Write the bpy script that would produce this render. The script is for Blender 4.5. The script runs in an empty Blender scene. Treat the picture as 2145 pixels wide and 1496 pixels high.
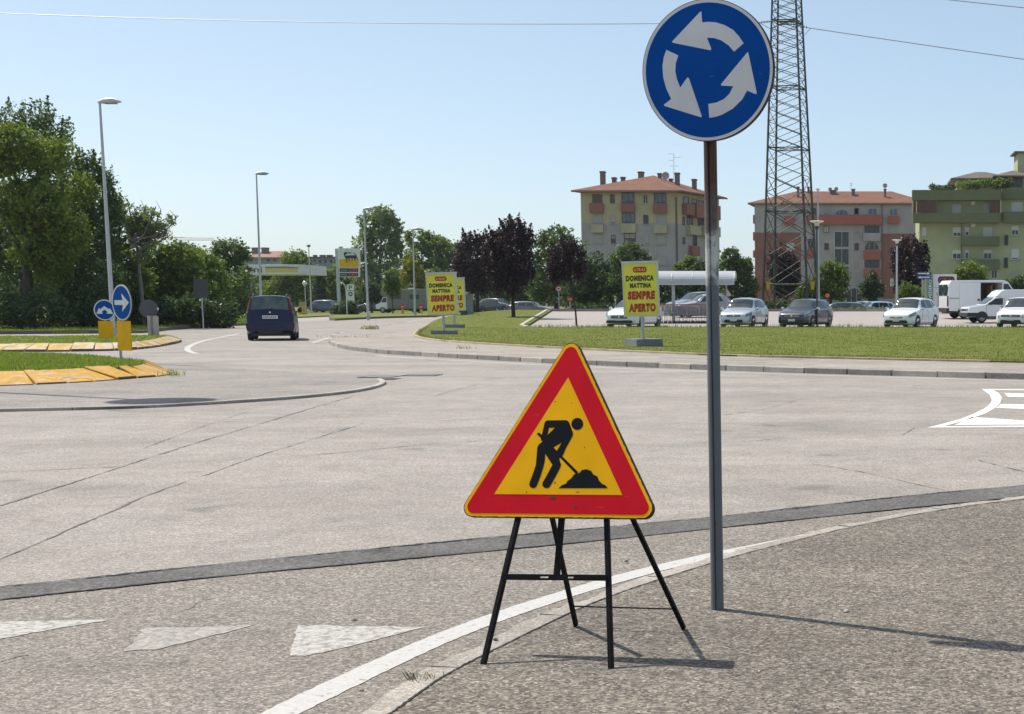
import bpy, bmesh, math, random
import numpy as np
from mathutils import Vector, Matrix
from mathutils.geometry import tessellate_polygon

# ------------------------------------------------------------------ camera, light, exposure
SC = bpy.context.scene
COL = SC.collection
R_ = math.radians
H, FPX, XP, YP, HZ = 1.43, 3136.0, 1800.0, 1011.0, 631.0     # eye height, focal length and principal point (in photo pixels), horizon row
PITCH = math.atan((YP - HZ) / FPX)
cam = bpy.data.cameras.new('camera')
cam.sensor_width = 36.0
cam.lens = FPX / 2145 * 36
cam.shift_x = (1072.5 - XP) / 2145
cam.shift_y = (YP - 748.0) / 2145
cam.clip_start, cam.clip_end = 0.1, 6000
camo = bpy.data.objects.new('camera', cam)
COL.objects.link(camo)
camo.location = (0, 0, H)
camo.rotation_euler = (math.pi / 2 - PITCH, 0, 0)
SC.camera = camo

SUN_EL, SUN_DX, SUN_DY = R_(58.5), -0.868, 0.496                # direction towards the sun, horizontally
SUN_AZ = math.atan2(SUN_DX, SUN_DY)
world = bpy.data.worlds.new('World')
SC.world = world
world.use_nodes = True
wn = world.node_tree
wn.nodes.clear()
sky = wn.nodes.new('ShaderNodeTexSky')
sky.sky_type = 'NISHITA'
sky.sun_disc = False
sky.sun_elevation = SUN_EL
sky.sun_rotation = SUN_AZ
sky.air_density, sky.dust_density, sky.ozone_density = 0.6, 1.2, 3.0
bg = wn.nodes.new('ShaderNodeBackground')
bg.inputs['Strength'].default_value = 0.118
wb = wn.nodes.new('ShaderNodeMix')                          # the photograph's warm white balance, the same everywhere
wb.data_type, wb.blend_type = 'RGBA', 'MULTIPLY'
wb.inputs[0].default_value = 1.0
wb.inputs[7].default_value = (1.27, 1.195, 1.0, 1)
wo = wn.nodes.new('ShaderNodeOutputWorld')
wn.links.new(sky.outputs[0], wb.inputs[6])
hz_ = wn.nodes.new('ShaderNodeMix')                         # the even veil of a hazy summer sky
hz_.data_type = 'RGBA'
hz_.inputs[0].default_value = 0.30
hz_.inputs[7].default_value = (3.7, 4.7, 5.7, 1)
wn.links.new(wb.outputs[2], hz_.inputs[6])
wn.links.new(hz_.outputs[2], bg.inputs[0])
wn.links.new(bg.outputs[0], wo.inputs[0])
sl = bpy.data.lights.new('sun', 'SUN')
sl.energy, sl.angle, sl.color = 3.9, R_(0.53), (1.0, 0.95, 0.87)
sun = bpy.data.objects.new('sun', sl)
COL.objects.link(sun)
ce = math.cos(SUN_EL)
sun.rotation_euler = Vector((SUN_DX * ce, SUN_DY * ce, math.sin(SUN_EL))).to_track_quat('Z', 'Y').to_euler()
sun.location = (-30, 20, 60)
SC.view_settings.view_transform = 'Standard'
SC.view_settings.look = 'None'
SC.view_settings.exposure = 0.48
SC.view_settings.gamma = 1
SC.view_settings.use_curve_mapping = False
SC.render.engine = 'CYCLES'
SC.cycles.max_bounces = 6
SC.cycles.transparent_max_bounces = 6
SC.cycles.caustics_reflective = False
SC.cycles.caustics_refractive = False

# ------------------------------------------------------------------ survey: photo pixel -> place in the world
CF = np.array([0, math.cos(PITCH), -math.sin(PITCH)])
CU = np.array([0, math.sin(PITCH), math.cos(PITCH)])
CR = np.array([1.0, 0, 0])
EYE = np.array([0, 0, H])

def ray(u, v):
    return CF + (u - XP) / FPX * CR - (v - YP) / FPX * CU

def G(u, v, z=0.0):                                   # the point of the level z seen at (u, v)
    d = ray(u, v)
    return EYE + (z - H) / d[2] * d

def V(u, v, Y):                                       # the point of the upright plane at distance Y seen at (u, v)
    d = ray(u, v)
    return EYE + Y / d[1] * d

def xy(u, v, z=0.0):
    p = G(u, v, z)
    return (p[0], p[1])

def sstep(a, b, x):
    t = np.clip((np.asarray(x, float) - a) / (b - a), 0, 1)
    return t * t * (3 - 2 * t)

def zg(x, y):                                         # the car park climbs gently away from the lawn
    return 0.023 * np.clip(np.asarray(y, float) - 75, 0, 30) * sstep(-26, -19, np.asarray(x, float) + 0.18 * np.maximum(np.asarray(y, float) - 75, 0)) * (1 - sstep(106.5, 114, y))

def PPM(Y):
    return FPX / Y

# ------------------------------------------------------------------ objects
def tag(o, label=None, cat=None, group=None, kind=None):
    if label: o['label'] = label
    if cat: o['category'] = cat
    if group: o['group'] = group
    if kind: o['kind'] = kind
    return o

def thing(name, label, cat, loc=(0, 0, 0), rz=0.0, group=None):
    o = bpy.data.objects.new(name, None)
    COL.objects.link(o)
    o.location = loc
    o.rotation_euler = (0, 0, rz)
    o.empty_display_size = 0.2
    return tag(o, label, cat, group)

def link_mesh(name, me, parent=None):
    o = bpy.data.objects.new(name, me)
    COL.objects.link(o)
    if parent is not None: o.parent = parent
    return o

def copy_tree(o, parent=None):
    kids = list(o.children)
    c = o.copy()
    COL.objects.link(c)
    if parent is not None: c.parent = parent
    for k in kids: copy_tree(k, c)
    return c

class MB:
    """collects vertices and faces (with a material slot each) for ONE mesh object"""
    def __init__(s): s.v, s.f, s.m, s.sm = [], [], [], []
    def add(s, vs, fs, m=0, smooth=False):
        b = len(s.v)
        s.v += [tuple(map(float, p)) for p in vs]
        for f in fs:
            s.f.append(tuple(b + i for i in f)); s.m.append(m); s.sm.append(smooth)
        return s
    def box(s, x0, x1, y0, y1, z0, z1, m=0):
        vs = [(x, y, z) for z in (z0, z1) for y in (y0, y1) for x in (x0, x1)]
        return s.add(vs, [(0, 2, 3, 1), (4, 5, 7, 6), (0, 1, 5, 4), (2, 6, 7, 3), (0, 4, 6, 2), (1, 3, 7, 5)], m)
    def obox(s, c, ax, ay, az, m=0):                  # oriented box: centre and half-axes
        c, ax, ay, az = map(np.asarray, (c, ax, ay, az))
        vs = [c + i * ax + j * ay + k * az for k in (-1, 1) for j in (-1, 1) for i in (-1, 1)]
        return s.add(vs, [(0, 2, 3, 1), (4, 5, 7, 6), (0, 1, 5, 4), (2, 6, 7, 3), (0, 4, 6, 2), (1, 3, 7, 5)], m)
    def tube(s, pts, r, n=8, m=0, cap=True, smooth=True, tw=0.0):
        pts = [np.asarray(p, float) for p in pts]
        rs = r if isinstance(r, (list, tuple)) else [r] * len(pts)
        rings, prev = [], None
        for i, p in enumerate(pts):
            t = pts[min(i + 1, len(pts) - 1)] - pts[max(i - 1, 0)]
            t = t / (np.linalg.norm(t) + 1e-12)
            if prev is None:
                a = np.array([0, 0, 1.0]) if abs(t[2]) < 0.9 else np.array([1.0, 0, 0])
                prev = np.cross(t, a)
            x = prev - t * (prev @ t); x /= np.linalg.norm(x) + 1e-12
            y = np.cross(t, x); prev = x
            rings.append([p + rs[i] * (math.cos(tw + 2 * math.pi * k / n) * x + math.sin(tw + 2 * math.pi * k / n) * y) for k in range(n)])
        vs = [q for rg in rings for q in rg]
        fs = [(i * n + k, i * n + (k + 1) % n, (i + 1) * n + (k + 1) % n, (i + 1) * n + k) for i in range(len(pts) - 1) for k in range(n)]
        s.add(vs, fs, m, smooth)
        if cap:
            s.add(rings[0], [tuple(reversed(range(n)))], m); s.add(rings[-1], [tuple(range(n))], m)
        return s
    def lathe(s, prof, n=16, m=0, c=(0, 0, 0), axis='z', smooth=True):
        vs = []
        for r, h in prof:
            for k in range(n):
                a = 2 * math.pi * k / n
                q = (r * math.cos(a), r * math.sin(a), h)
                if axis == 'y': q = (q[0], h, q[1])
                if axis == 'x': q = (h, q[0], q[1])
                vs.append((c[0] + q[0], c[1] + q[1], c[2] + q[2]))
        fs = [(i * n + k, i * n + (k + 1) % n, (i + 1) * n + (k + 1) % n, (i + 1) * n + k) for i in range(len(prof) - 1) for k in range(n)]
        return s.add(vs, fs, m, smooth)
    def prism(s, pts, d0, d1, fr=None, m=0, mside=None, holes=()):
        """polygon in a plane frame fr = (origin, ex, ey, normal), extruded from d0 to d1 along the normal"""
        O, ex, ey, nn = [np.asarray(q, float) for q in (fr or ((0, 0, 0), (1, 0, 0), (0, 1, 0), (0, 0, 1)))]
        loops = [list(pts)] + [list(h) for h in holes]
        tri = tessellate_polygon([[Vector((p[0], p[1], 0)) for p in lp] for lp in loops])
        flat = [p for lp in loops for p in lp]
        A = [O + ex * p[0] + ey * p[1] + nn * d1 for p in flat]
        s.add(A, [tuple(t) for t in tri], m)
        if d0 != d1:
            B = [O + ex * p[0] + ey * p[1] + nn * d0 for p in flat]
            s.add(B, [tuple(reversed(t)) for t in tri], m)
            i0 = 0
            for lp in loops:
                n = len(lp)
                s.add(A[i0:i0 + n] + B[i0:i0 + n], [(k, k + n, (k + 1) % n + n, (k + 1) % n) for k in range(n)], m if mside is None else mside)
                i0 += n
        return s
    def mesh(s, name, mats):
        me = bpy.data.meshes.new(name)
        me.from_pydata(s.v, [], s.f)
        for q in (mats if isinstance(mats, (list, tuple)) else [mats]): me.materials.append(q)
        me.polygons.foreach_set('material_index', s.m)
        me.polygons.foreach_set('use_smooth', s.sm)
        return me
    def build(s, name, mats, parent=None, fix=True):
        me = s.mesh(name, mats)
        if fix:
            bm = bmesh.new(); bm.from_mesh(me)
            bmesh.ops.remove_doubles(bm, verts=bm.verts, dist=1e-5)
            bmesh.ops.recalc_face_normals(bm, faces=bm.faces)
            bm.to_mesh(me); bm.free()
        if any(s.sm): me.set_sharp_from_angle(angle=R_(42))
        return link_mesh(name, me, parent)

def part(name, parent, mat, **k):                     # one box part: part('x', p, m, box=(...))
    return MB().box(*k['box']).build(name, mat, parent)

def bevel(o, w=0.01, seg=2):
    md = o.modifiers.new('bevel', 'BEVEL'); md.width = w; md.segments = seg; md.limit_method = 'ANGLE'
    return o

# ------------------------------------------------------------------ materials (all procedural)
def nodes(name):
    m = bpy.data.materials.new(name); m.use_nodes = True
    nt = m.node_tree
    return m, nt, nt.nodes['Principled BSDF']

def N(nt, t, **k):
    n = nt.nodes.new(t)
    for a, b in k.items():
        if a.startswith('i_'): n.inputs[a[2:].replace('_', ' ')].default_value = b
        else: setattr(n, a, b)
    return n

def ramp(nt, src, stops):
    r = nt.nodes.new('ShaderNodeValToRGB')
    e = r.color_ramp.elements
    while len(e) < len(stops): e.new(0.5)
    for i, (p, c) in enumerate(stops):
        e[i].position = p
        e[i].color = (*c, 1) if hasattr(c, '__len__') else (c, c, c, 1)
    nt.links.new(src, r.inputs[0])
    return r.outputs[0]

def mixc(nt, fac, a, b, mode='MIX'):
    n = nt.nodes.new('ShaderNodeMix'); n.data_type = 'RGBA'; n.blend_type = mode
    for key, val in ((0, fac), (6, a), (7, b)):
        if hasattr(val, 'is_linked'): nt.links.new(val, n.inputs[key])
        elif key == 0: n.inputs[0].default_value = val
        else: n.inputs[key].default_value = (*val, 1)
    return n.outputs[2]

def noise(nt, co, scale, detail=3, rough=0.55, off=None):
    n = nt.nodes.new('ShaderNodeTexNoise'); n.inputs['Scale'].default_value = scale
    n.inputs['Detail'].default_value = detail; n.inputs['Roughness'].default_value = rough
    nt.links.new(co, n.inputs['Vector'])
    return n.outputs[0]

def wpos(nt):
    return nt.nodes.new('ShaderNodeNewGeometry').outputs['Position']

def opos(nt):
    return nt.nodes.new('ShaderNodeTexCoord').outputs['Object']

def bump(nt, bs, h, strength=0.4, dist=0.01):
    b = nt.nodes.new('ShaderNodeBump'); b.inputs['Strength'].default_value = strength; b.inputs['Distance'].default_value = dist
    nt.links.new(h, b.inputs['Height']); nt.links.new(b.outputs[0], bs.inputs['Normal'])

_cache = {}
def mat(name, c, rough=0.6, metal=0.0, var=0.12, sc=2.5, coat=0.0, fine=0.0, spec=0.5, bmp=0.0):
    """plain painted / cast surface: colour with slow and fine variation"""
    if name in _cache: return _cache[name]
    m, nt, bs = nodes(name)
    p = wpos(nt)
    a = noise(nt, p, sc, 5, 0.6)
    col = mixc(nt, 1.0, c, ramp(nt, a, [(0.3, 1 - var), (0.72, 1 + var * 0.6)]), 'MULTIPLY')
    if fine:
        b = noise(nt, p, sc * 14, 2, 0.6)
        col = mixc(nt, 1.0, col, ramp(nt, b, [(0.3, 1 - fine), (0.7, 1 + fine)]), 'MULTIPLY')
        if bmp: bump(nt, bs, b, bmp, 0.01)
    nt.links.new(col, bs.inputs['Base Color'])
    bs.inputs['Roughness'].default_value = rough
    bs.inputs['Metallic'].default_value = metal
    bs.inputs['Specular IOR Level'].default_value = spec
    bs.inputs['Coat Weight'].default_value = coat
    bs.inputs['Coat Roughness'].default_value = 0.06
    _cache[name] = m
    return m

def asphalt(name, c, contrast=0.35, scale=95, stain=0.14, paint=None, wear=(0.35, 0.6), wscale=14):
    """worn asphalt: aggregate grain, slow stains; with paint=colour a worn road marking over it"""
    m, nt, bs = nodes(name)
    p = wpos(nt)
    v = N(nt, 'ShaderNodeTexVoronoi', feature='F1'); v.inputs['Scale'].default_value = scale
    nt.links.new(p, v.inputs['Vector'])
    sp = nt.nodes.new('ShaderNodeSeparateColor'); nt.links.new(v.outputs['Color'], sp.inputs[0])
    grain = ramp(nt, sp.outputs[0], [(0.0, 1 - contrast), (0.6, 1.0), (0.88, 1 + contrast * 0.6), (1.0, 1 + contrast * 1.5)])
    g2 = ramp(nt, noise(nt, p, 30, 3, 0.7), [(0.3, 1 - contrast * 0.55), (0.72, 1 + contrast * 0.45)])
    slow = ramp(nt, noise(nt, p, 0.5, 6, 0.62), [(0.28, 1 - stain), (0.5, 1.0), (0.75, 1 + stain * 0.7)])
    mid = ramp(nt, noise(nt, p, 3.2, 4, 0.6), [(0.3, 1 - stain * 0.5), (0.7, 1 + stain * 0.4)])
    mp = N(nt, 'ShaderNodeMapping'); mp.inputs['Scale'].default_value = (0.10, 0.75, 1.0); mp.inputs['Rotation'].default_value = (0, 0, 0.22); nt.links.new(p, mp.inputs[0])
    lanes = ramp(nt, noise(nt, mp.outputs[0], 1.0, 5, 0.6), [(0.3, 1 - stain * 0.55), (0.5, 1.0), (0.72, 1 + stain * 0.35)])
    spots = ramp(nt, noise(nt, p, 1.7, 2, 0.4), [(0.24, 1 - stain * 1.3), (0.33, 1.0)])
    warm = mixc(nt, noise(nt, p, 0.9, 3, 0.5), (1.03, 0.985, 0.95), (0.985, 1.0, 1.02))
    col = mixc(nt, 1.0, c, grain, 'MULTIPLY')
    for q in (g2, slow, mid, lanes, spots, warm): col = mixc(nt, 1.0, col, q, 'MULTIPLY')
    if paint:
        w = ramp(nt, noise(nt, p, wscale, 6, 0.72), [(wear[0], 0.0), (wear[1], 1.0)])
        pc = mixc(nt, 1.0, paint, ramp(nt, noise(nt, p, 40, 3, 0.6), [(0.3, 0.86), (0.7, 1.04)]), 'MULTIPLY')
        col = mixc(nt, w, col, pc)
    nt.links.new(col, bs.inputs['Base Color'])
    bs.inputs['Roughness'].default_value = 0.85
    bs.inputs['Specular IOR Level'].default_value = 0.3
    h = mixc(nt, 0.4, v.outputs['Distance'], noise(nt, p, 30, 3, 0.7))
    bump(nt, bs, h, 0.35 if not paint else 0.2, 0.006)
    return m

def leafmat(name, c1, c2, trans=0.3, rough=0.5):
    m, nt, bs = nodes(name)
    a = nt.nodes.new('ShaderNodeAttribute'); a.attribute_name = 'tint'
    col = mixc(nt, a.outputs['Fac'], c1, c2)
    nt.links.new(col, bs.inputs['Base Color'])
    bs.inputs['Roughness'].default_value = rough
    bs.inputs['Specular IOR Level'].default_value = 0.35
    tr = nt.nodes.new('ShaderNodeBsdfTranslucent')
    nt.links.new(mixc(nt, 1.0, col, (1.25, 1.3, 0.7), 'MULTIPLY'), tr.inputs[0])
    mx = nt.nodes.new('ShaderNodeMixShader'); mx.inputs[0].default_value = trans
    nt.links.new(bs.outputs[0], mx.inputs[1]); nt.links.new(tr.outputs[0], mx.inputs[2])
    nt.links.new(mx.outputs[0], nt.nodes['Material Output'].inputs[0])
    return m

def grassmat(name, c1, c2, dry):
    m, nt, bs = nodes(name)
    p = wpos(nt)
    col = mixc(nt, ramp(nt, noise(nt, p, 0.7, 5, 0.65), [(0.35, 0.0), (0.65, 1.0)]), c1, c2)
    col = mixc(nt, ramp(nt, noise(nt, p, 1.9, 5, 0.7), [(0.48, 0.0), (0.66, 0.85)]), col, dry)
    col = mixc(nt, 1.0, col, ramp(nt, noise(nt, p, 22, 3, 0.7), [(0.3, 0.6), (0.7, 1.3)]), 'MULTIPLY')
    nt.links.new(col, bs.inputs['Base Color'])
    bs.inputs['Roughness'].default_value = 0.9
    bs.inputs['Specular IOR Level'].default_value = 0.2
    bump(nt, bs, noise(nt, p, 18, 3, 0.7), 0.8, 0.06)
    return m

def glassmat(name, c, rough=0.05):
    m, nt, bs = nodes(name)
    p = wpos(nt)
    nt.links.new(mixc(nt, 1.0, c, ramp(nt, noise(nt, p, 1.6, 3), [(0.35, 0.6), (0.65, 1.3)]), 'MULTIPLY'), bs.inputs['Base Color'])
    bs.inputs['Roughness'].default_value = rough
    bs.inputs['Specular IOR Level'].default_value = 0.5
    return m

def wornsign(name, c, dark=0.35, amount=0.62, rough=0.35):
    """sign sheeting with small scratches and chips"""
    m, nt, bs = nodes(name)
    p = opos(nt)
    n1 = noise(nt, p, 55, 4, 0.75)
    chip = ramp(nt, n1, [(amount + 0.06, 0.0), (amount + 0.09, 1.0)])
    col = mixc(nt, chip, c, tuple(x * dark for x in c))
    w = N(nt, 'ShaderNodeTexNoise'); w.inputs['Scale'].default_value = 6; w.inputs['Detail'].default_value = 5
    nt.links.new(p, w.inputs['Vector'])
    col = mixc(nt, 1.0, col, ramp(nt, w.outputs[0], [(0.3, 0.9), (0.7, 1.05)]), 'MULTIPLY')
    st = N(nt, 'ShaderNodeMapping'); st.inputs['Scale'].default_value = (14, 14, 160); st.inputs['Rotation'].default_value = (0.2, 0.9, 0.1)
    nt.links.new(p, st.inputs[0])
    scr = ramp(nt, noise(nt, st.outputs[0], 1.0, 2, 0.5), [(0.71, 0.0), (0.78, 0.35)])
    col = mixc(nt, scr, col, tuple(min(1, x * 0.6 + 0.22) for x in c))
    nt.links.new(col, bs.inputs['Base Color'])
    bs.inputs['Roughness'].default_value = max(rough, 0.6)
    bs.inputs['Specular IOR Level'].default_value = 0.06
    return m

ROADC = (0.298, 0.271, 0.243)
M_ROAD = asphalt('road_asphalt', ROADC, 0.36, 105, 0.22)
M_PAVE = asphalt('pavement_asphalt', (0.178, 0.157, 0.130), 0.66, 90, 0.26)
M_SIDE = asphalt('sidewalk_asphalt', (0.31, 0.275, 0.24), 0.25, 50, 0.24)
M_LOT = asphalt('car_park_asphalt', (0.34, 0.305, 0.28), 0.2, 60, 0.1)
M_APRON = asphalt('apron_asphalt', (0.255, 0.232, 0.212), 0.3, 62, 0.22)
M_TAR = asphalt('tar_seam_mix', (0.12, 0.114, 0.108), 0.45, 90, 0.32)
M_TARDK = asphalt('tar_edge', (0.03, 0.029, 0.028), 0.4, 140, 0.3)
LANEC = (0.226, 0.203, 0.176)
M_LANE = asphalt('entry_lane_asphalt', LANEC, 0.52, 98, 0.2)
M_CRACK = asphalt('crack_dirt', (0.185, 0.168, 0.15), 0.5, 90, 0.5)
M_STAIN = asphalt('patch_asphalt', (0.285, 0.263, 0.245), 0.3, 95, 0.2)
WHITE = (0.49, 0.475, 0.455)
M_LINE = asphalt('white_road_paint', ROADC, 0.42, 62, 0.15, WHITE, (0.33, 0.43), 30)
M_WORN = asphalt('worn_white_paint', LANEC, 0.42, 62, 0.15, (0.47, 0.45, 0.42), (0.36, 0.56), 24)
M_FADED = asphalt('faded_white_paint', LANEC, 0.42, 62, 0.15, (0.42, 0.395, 0.365), (0.34, 0.66), 26)
M_KERB = mat('kerb_concrete', (0.27, 0.245, 0.22), 0.85, var=0.25, sc=1.8, fine=0.2, bmp=0.4)
M_NKERB = asphalt('worn_flush_kerb', (0.35, 0.32, 0.28), 0.3, 110, 0.30)
M_KERBL = mat('pale_kerb_concrete', (0.40, 0.365, 0.315), 0.85, var=0.22, sc=2.5, fine=0.14, bmp=0.3)
M_CONC = mat('concrete_block', (0.22, 0.235, 0.24), 0.85, var=0.2, sc=3, fine=0.15, bmp=0.3)
M_GRASS = grassmat('lawn_ground', (0.10, 0.128, 0.014), (0.148, 0.165, 0.024), (0.21, 0.195, 0.06))
M_GRASSI = grassmat('island_ground', (0.115, 0.155, 0.03), (0.165, 0.20, 0.04), (0.25, 0.22, 0.08))
M_EARTH = grassmat('ground_earth', (0.11, 0.13, 0.04), (0.15, 0.15, 0.06), (0.22, 0.19, 0.11))
M_BLADE = leafmat('grass_blades', (0.092, 0.142, 0.018), (0.22, 0.255, 0.05), 0.42)
M_BLADEI = leafmat('island_blades', (0.125, 0.19, 0.03), (0.29, 0.33, 0.075), 0.42)
M_DRY = leafmat('dry_weeds', (0.20, 0.17, 0.08), (0.30, 0.26, 0.13), 0.3)
M_GALV = mat('galvanised_steel', (0.42, 0.44, 0.45), 0.42, 0.7, var=0.18, sc=8)
M_LAMP = mat('lamp_post_steel', (0.50, 0.52, 0.53), 0.5, 0.4, var=0.12, sc=3)
M_DKGREY = mat('dark_grey_metal', (0.07, 0.075, 0.08), 0.5, 0.3)
M_BLACK = mat('black_paint', (0.012, 0.012, 0.014), 0.45)
M_BLKLEG = mat('black_leg_paint', (0.010, 0.009, 0.010), 0.6, var=0.4, sc=20, spec=0.12)
M_WHITEP = mat('white_panel', (0.74, 0.74, 0.73), 0.45, var=0.05)
M_GREYBACK = mat('grey_sign_back', (0.085, 0.09, 0.095), 0.7, 0.1)
M_RUBBER = mat('tyre_rubber', (0.018, 0.018, 0.019), 0.75, var=0.2)
M_RIM = mat('alloy_rim', (0.45, 0.46, 0.47), 0.3, 0.8, var=0.05)
M_CHROME = mat('chrome', (0.75, 0.75, 0.76), 0.12, 1.0, var=0.02)
M_GLASS = glassmat('car_glass', (0.035, 0.05, 0.06))
M_PLASTIC = mat('black_plastic', (0.02, 0.02, 0.022), 0.55)
M_PLATE = mat('number_plate', (0.7, 0.7, 0.7), 0.4)
M_LENS = mat('headlight_lens', (0.30, 0.33, 0.36), 0.06, 0.2, var=0.5, sc=9)
M_TAIL = mat('tail_lens', (0.11, 0.006, 0.008), 0.15, var=0.2, sc=6)
M_BARK = mat('bark', (0.09, 0.07, 0.055), 0.9, var=0.4, sc=5, fine=0.3, bmp=0.6)
M_BARKD = mat('dark_bark', (0.035, 0.028, 0.026), 0.9, var=0.4, sc=5, fine=0.3)

# ------------------------------------------------------------------ sheets and strips on the ground
def sheet(name, pts, mat_, dz=0.0, parent=None, thick=0.0, conform=False, kind=None, skirt=None):
    """flat or ground-following polygon given in world x, y; thick > 0 gives it a real edge"""
    tri = tessellate_polygon([[Vector((p[0], p[1], 0)) for p in pts]])
    bm = bmesh.new()
    vs = [bm.verts.new((p[0], p[1], 0)) for p in pts]
    for t in tri:
        try: bm.faces.new([vs[i] for i in t])
        except ValueError: pass
    if conform:
        for y in np.arange(75, 116, 3.0):
            g = bm.verts[:] + bm.edges[:] + bm.faces[:]
            bmesh.ops.bisect_plane(bm, geom=g, plane_co=(0, float(y), 0), plane_no=(0, 1, 0))
        for x in range(-50, -14, 2):
            g = bm.verts[:] + bm.edges[:] + bm.faces[:]
            bmesh.ops.bisect_plane(bm, geom=g, plane_co=(float(x), 0, 0), plane_no=(1, 0, 0))
    bmesh.ops.recalc_face_normals(bm, faces=bm.faces)
    for f in bm.faces:
        if f.normal.z < 0: f.normal_flip()
    for v in bm.verts:
        v.co.z = dz + (float(zg(v.co.x, v.co.y)) if conform else 0.0)
    if thick:
        be = [e for e in bm.edges if e.is_boundary]
        r = bmesh.ops.extrude_edge_only(bm, edges=be)
        for g in r['geom']:
            if isinstance(g, bmesh.types.BMVert): g.co.z -= thick
    me = bpy.data.meshes.new(name)
    bm.to_mesh(me); bm.free()
    me.materials.append(mat_)
    o = link_mesh(name, me, parent)
    if kind: o['kind'] = kind
    return o

def dense(pts, step):
    out = [np.asarray(pts[0], float)]
    for a, b in zip(pts[:-1], pts[1:]):
        a, b = np.asarray(a, float), np.asarray(b, float)
        n = max(1, int(np.linalg.norm(b - a) / step))
        out += [a + (b - a) * (i + 1) / n for i in range(n)]
    return out

def smooth_line(pts, step=0.25, it=2):
    p = [np.asarray(q, float)[:2] for q in pts]
    for _ in range(it):                                # corner cutting
        q = [p[0]]
        for a, b in zip(p[:-1], p[1:]): q += [a * 0.75 + b * 0.25, a * 0.25 + b * 0.75]
        p = q + [p[-1]]
    return dense(p, step)

def arclen(p):
    d = [0.0]
    for a, b in zip(p[:-1], p[1:]): d.append(d[-1] + float(np.linalg.norm(b - a)))
    return np.array(d)

def at_len(p, d, s):
    return np.array([np.interp(s, d, [q[0] for q in p]), np.interp(s, d, [q[1] for q in p])])

def ribbon(name, pts, w, mat_, z, parent=None, jitter=0.0, step=0.25, rnd=None, off=0.0, kind=None):
    p = smooth_line(pts, step)
    rnd = rnd or random.Random(5)
    vs, fs = [], []
    for i, q in enumerate(p):
        t = p[min(i + 1, len(p) - 1)] - p[max(i - 1, 0)]; t = t / (np.linalg.norm(t) + 1e-9)
        n = np.array([-t[1], t[0]])
        ww = w(i / (len(p) - 1)) if callable(w) else w
        a = ww / 2 * (1 + jitter * rnd.uniform(-1, 1)); b = ww / 2 * (1 + jitter * rnd.uniform(-1, 1))
        c = q + n * off + n * ww * jitter * 0.4 * rnd.uniform(-1, 1)
        vs += [(*(c + n * a), z), (*(c - n * b), z)]
    for i in range(len(p) - 1): fs.append((2 * i, 2 * i + 1, 2 * i + 3, 2 * i + 2))
    o = MB().add(vs, fs).build(name, mat_, parent, fix=False)
    for f in o.data.polygons[:1]:
        if f.normal.z < 0: o.data.flip_normals()
    if kind: o['kind'] = kind
    return o

def in_poly(pts, q):
    x, y = q[:, 0], q[:, 1]
    inside = np.zeros(len(q), bool)
    n = len(pts)
    for i in range(n):
        x0, y0 = pts[i][:2]; x1, y1 = pts[(i + 1) % n][:2]
        c = ((y0 > y) != (y1 > y)) & (x < (x1 - x0) * (y - y0) / ((y1 - y0) if y1 != y0 else 1e-9) + x0)
        inside ^= c
    return inside

def fast_mesh(name, verts, nper, mat_, tint=None, parent=None):
    """many separate little faces of nper corners each"""
    me = bpy.data.meshes.new(name)
    nv = len(verts); nf = nv // nper
    me.vertices.add(nv); me.vertices.foreach_set('co', np.asarray(verts, np.float32).ravel())
    me.loops.add(nv); me.loops.foreach_set('vertex_index', np.arange(nv, dtype=np.int32))
    me.polygons.add(nf)
    me.polygons.foreach_set('loop_start', np.arange(0, nv, nper, dtype=np.int32))
    me.polygons.foreach_set('loop_total', np.full(nf, nper, np.int32))
    me.update(calc_edges=True)
    if tint is not None:
        at = me.attributes.new('tint', 'FLOAT', 'FACE'); at.data.foreach_set('value', np.asarray(tint, np.float32))
    me.materials.append(mat_)
    return link_mesh(name, me, parent)

def blades(name, poly, count, h, w, mat_, z, seed, label=None, parent=None, conform=False, band=None):
    rg = np.random.default_rng(seed)
    P = np.asarray([p[:2] for p in poly])
    lo, hi = P.min(0), P.max(0)
    q = np.zeros((0, 2))
    while len(q) < count:
        c = rg.uniform(lo, hi, (count * 2, 2))
        if band is not None: c = c[band(c, rg)]
        q = np.vstack([q, c[in_poly(P, c)]])
    q = q[:count]
    patch = 0.5 + 0.5 * np.sin(q[:, 0] * 1.7 + np.sin(q[:, 1] * 1.3) * 2) * np.sin(q[:, 1] * 0.9 + q[:, 0] * 0.4)
    hh = h * rg.uniform(0.4, 1.1, count) * (0.7 + 0.6 * patch)
    a = rg.uniform(0, 2 * np.pi, count); ww = w * rg.uniform(0.6, 1.3, count)
    dx, dy = np.cos(a) * ww, np.sin(a) * ww
    la = rg.uniform(0, 2 * np.pi, count); lean = hh * rg.uniform(0.05, 0.7, count)
    z0 = (zg(q[:, 0], q[:, 1]) if conform else 0) + z - 0.01
    v = np.zeros((count, 3, 3))
    v[:, 0] = np.stack([q[:, 0] - dx, q[:, 1] - dy, z0 + 0 * dx], 1)
    v[:, 1] = np.stack([q[:, 0] + dx, q[:, 1] + dy, z0 + 0 * dx], 1)
    v[:, 2] = np.stack([q[:, 0] + np.cos(la) * lean, q[:, 1] + np.sin(la) * lean, z0 + hh], 1)
    o = fast_mesh(name, v.reshape(-1, 3), 3, mat_, np.clip(rg.normal(0.45, 0.25, count) + (patch - 0.5) * 0.3, 0, 1), parent)
    o['kind'] = 'stuff'
    if label: o['label'] = label
    return o

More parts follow.
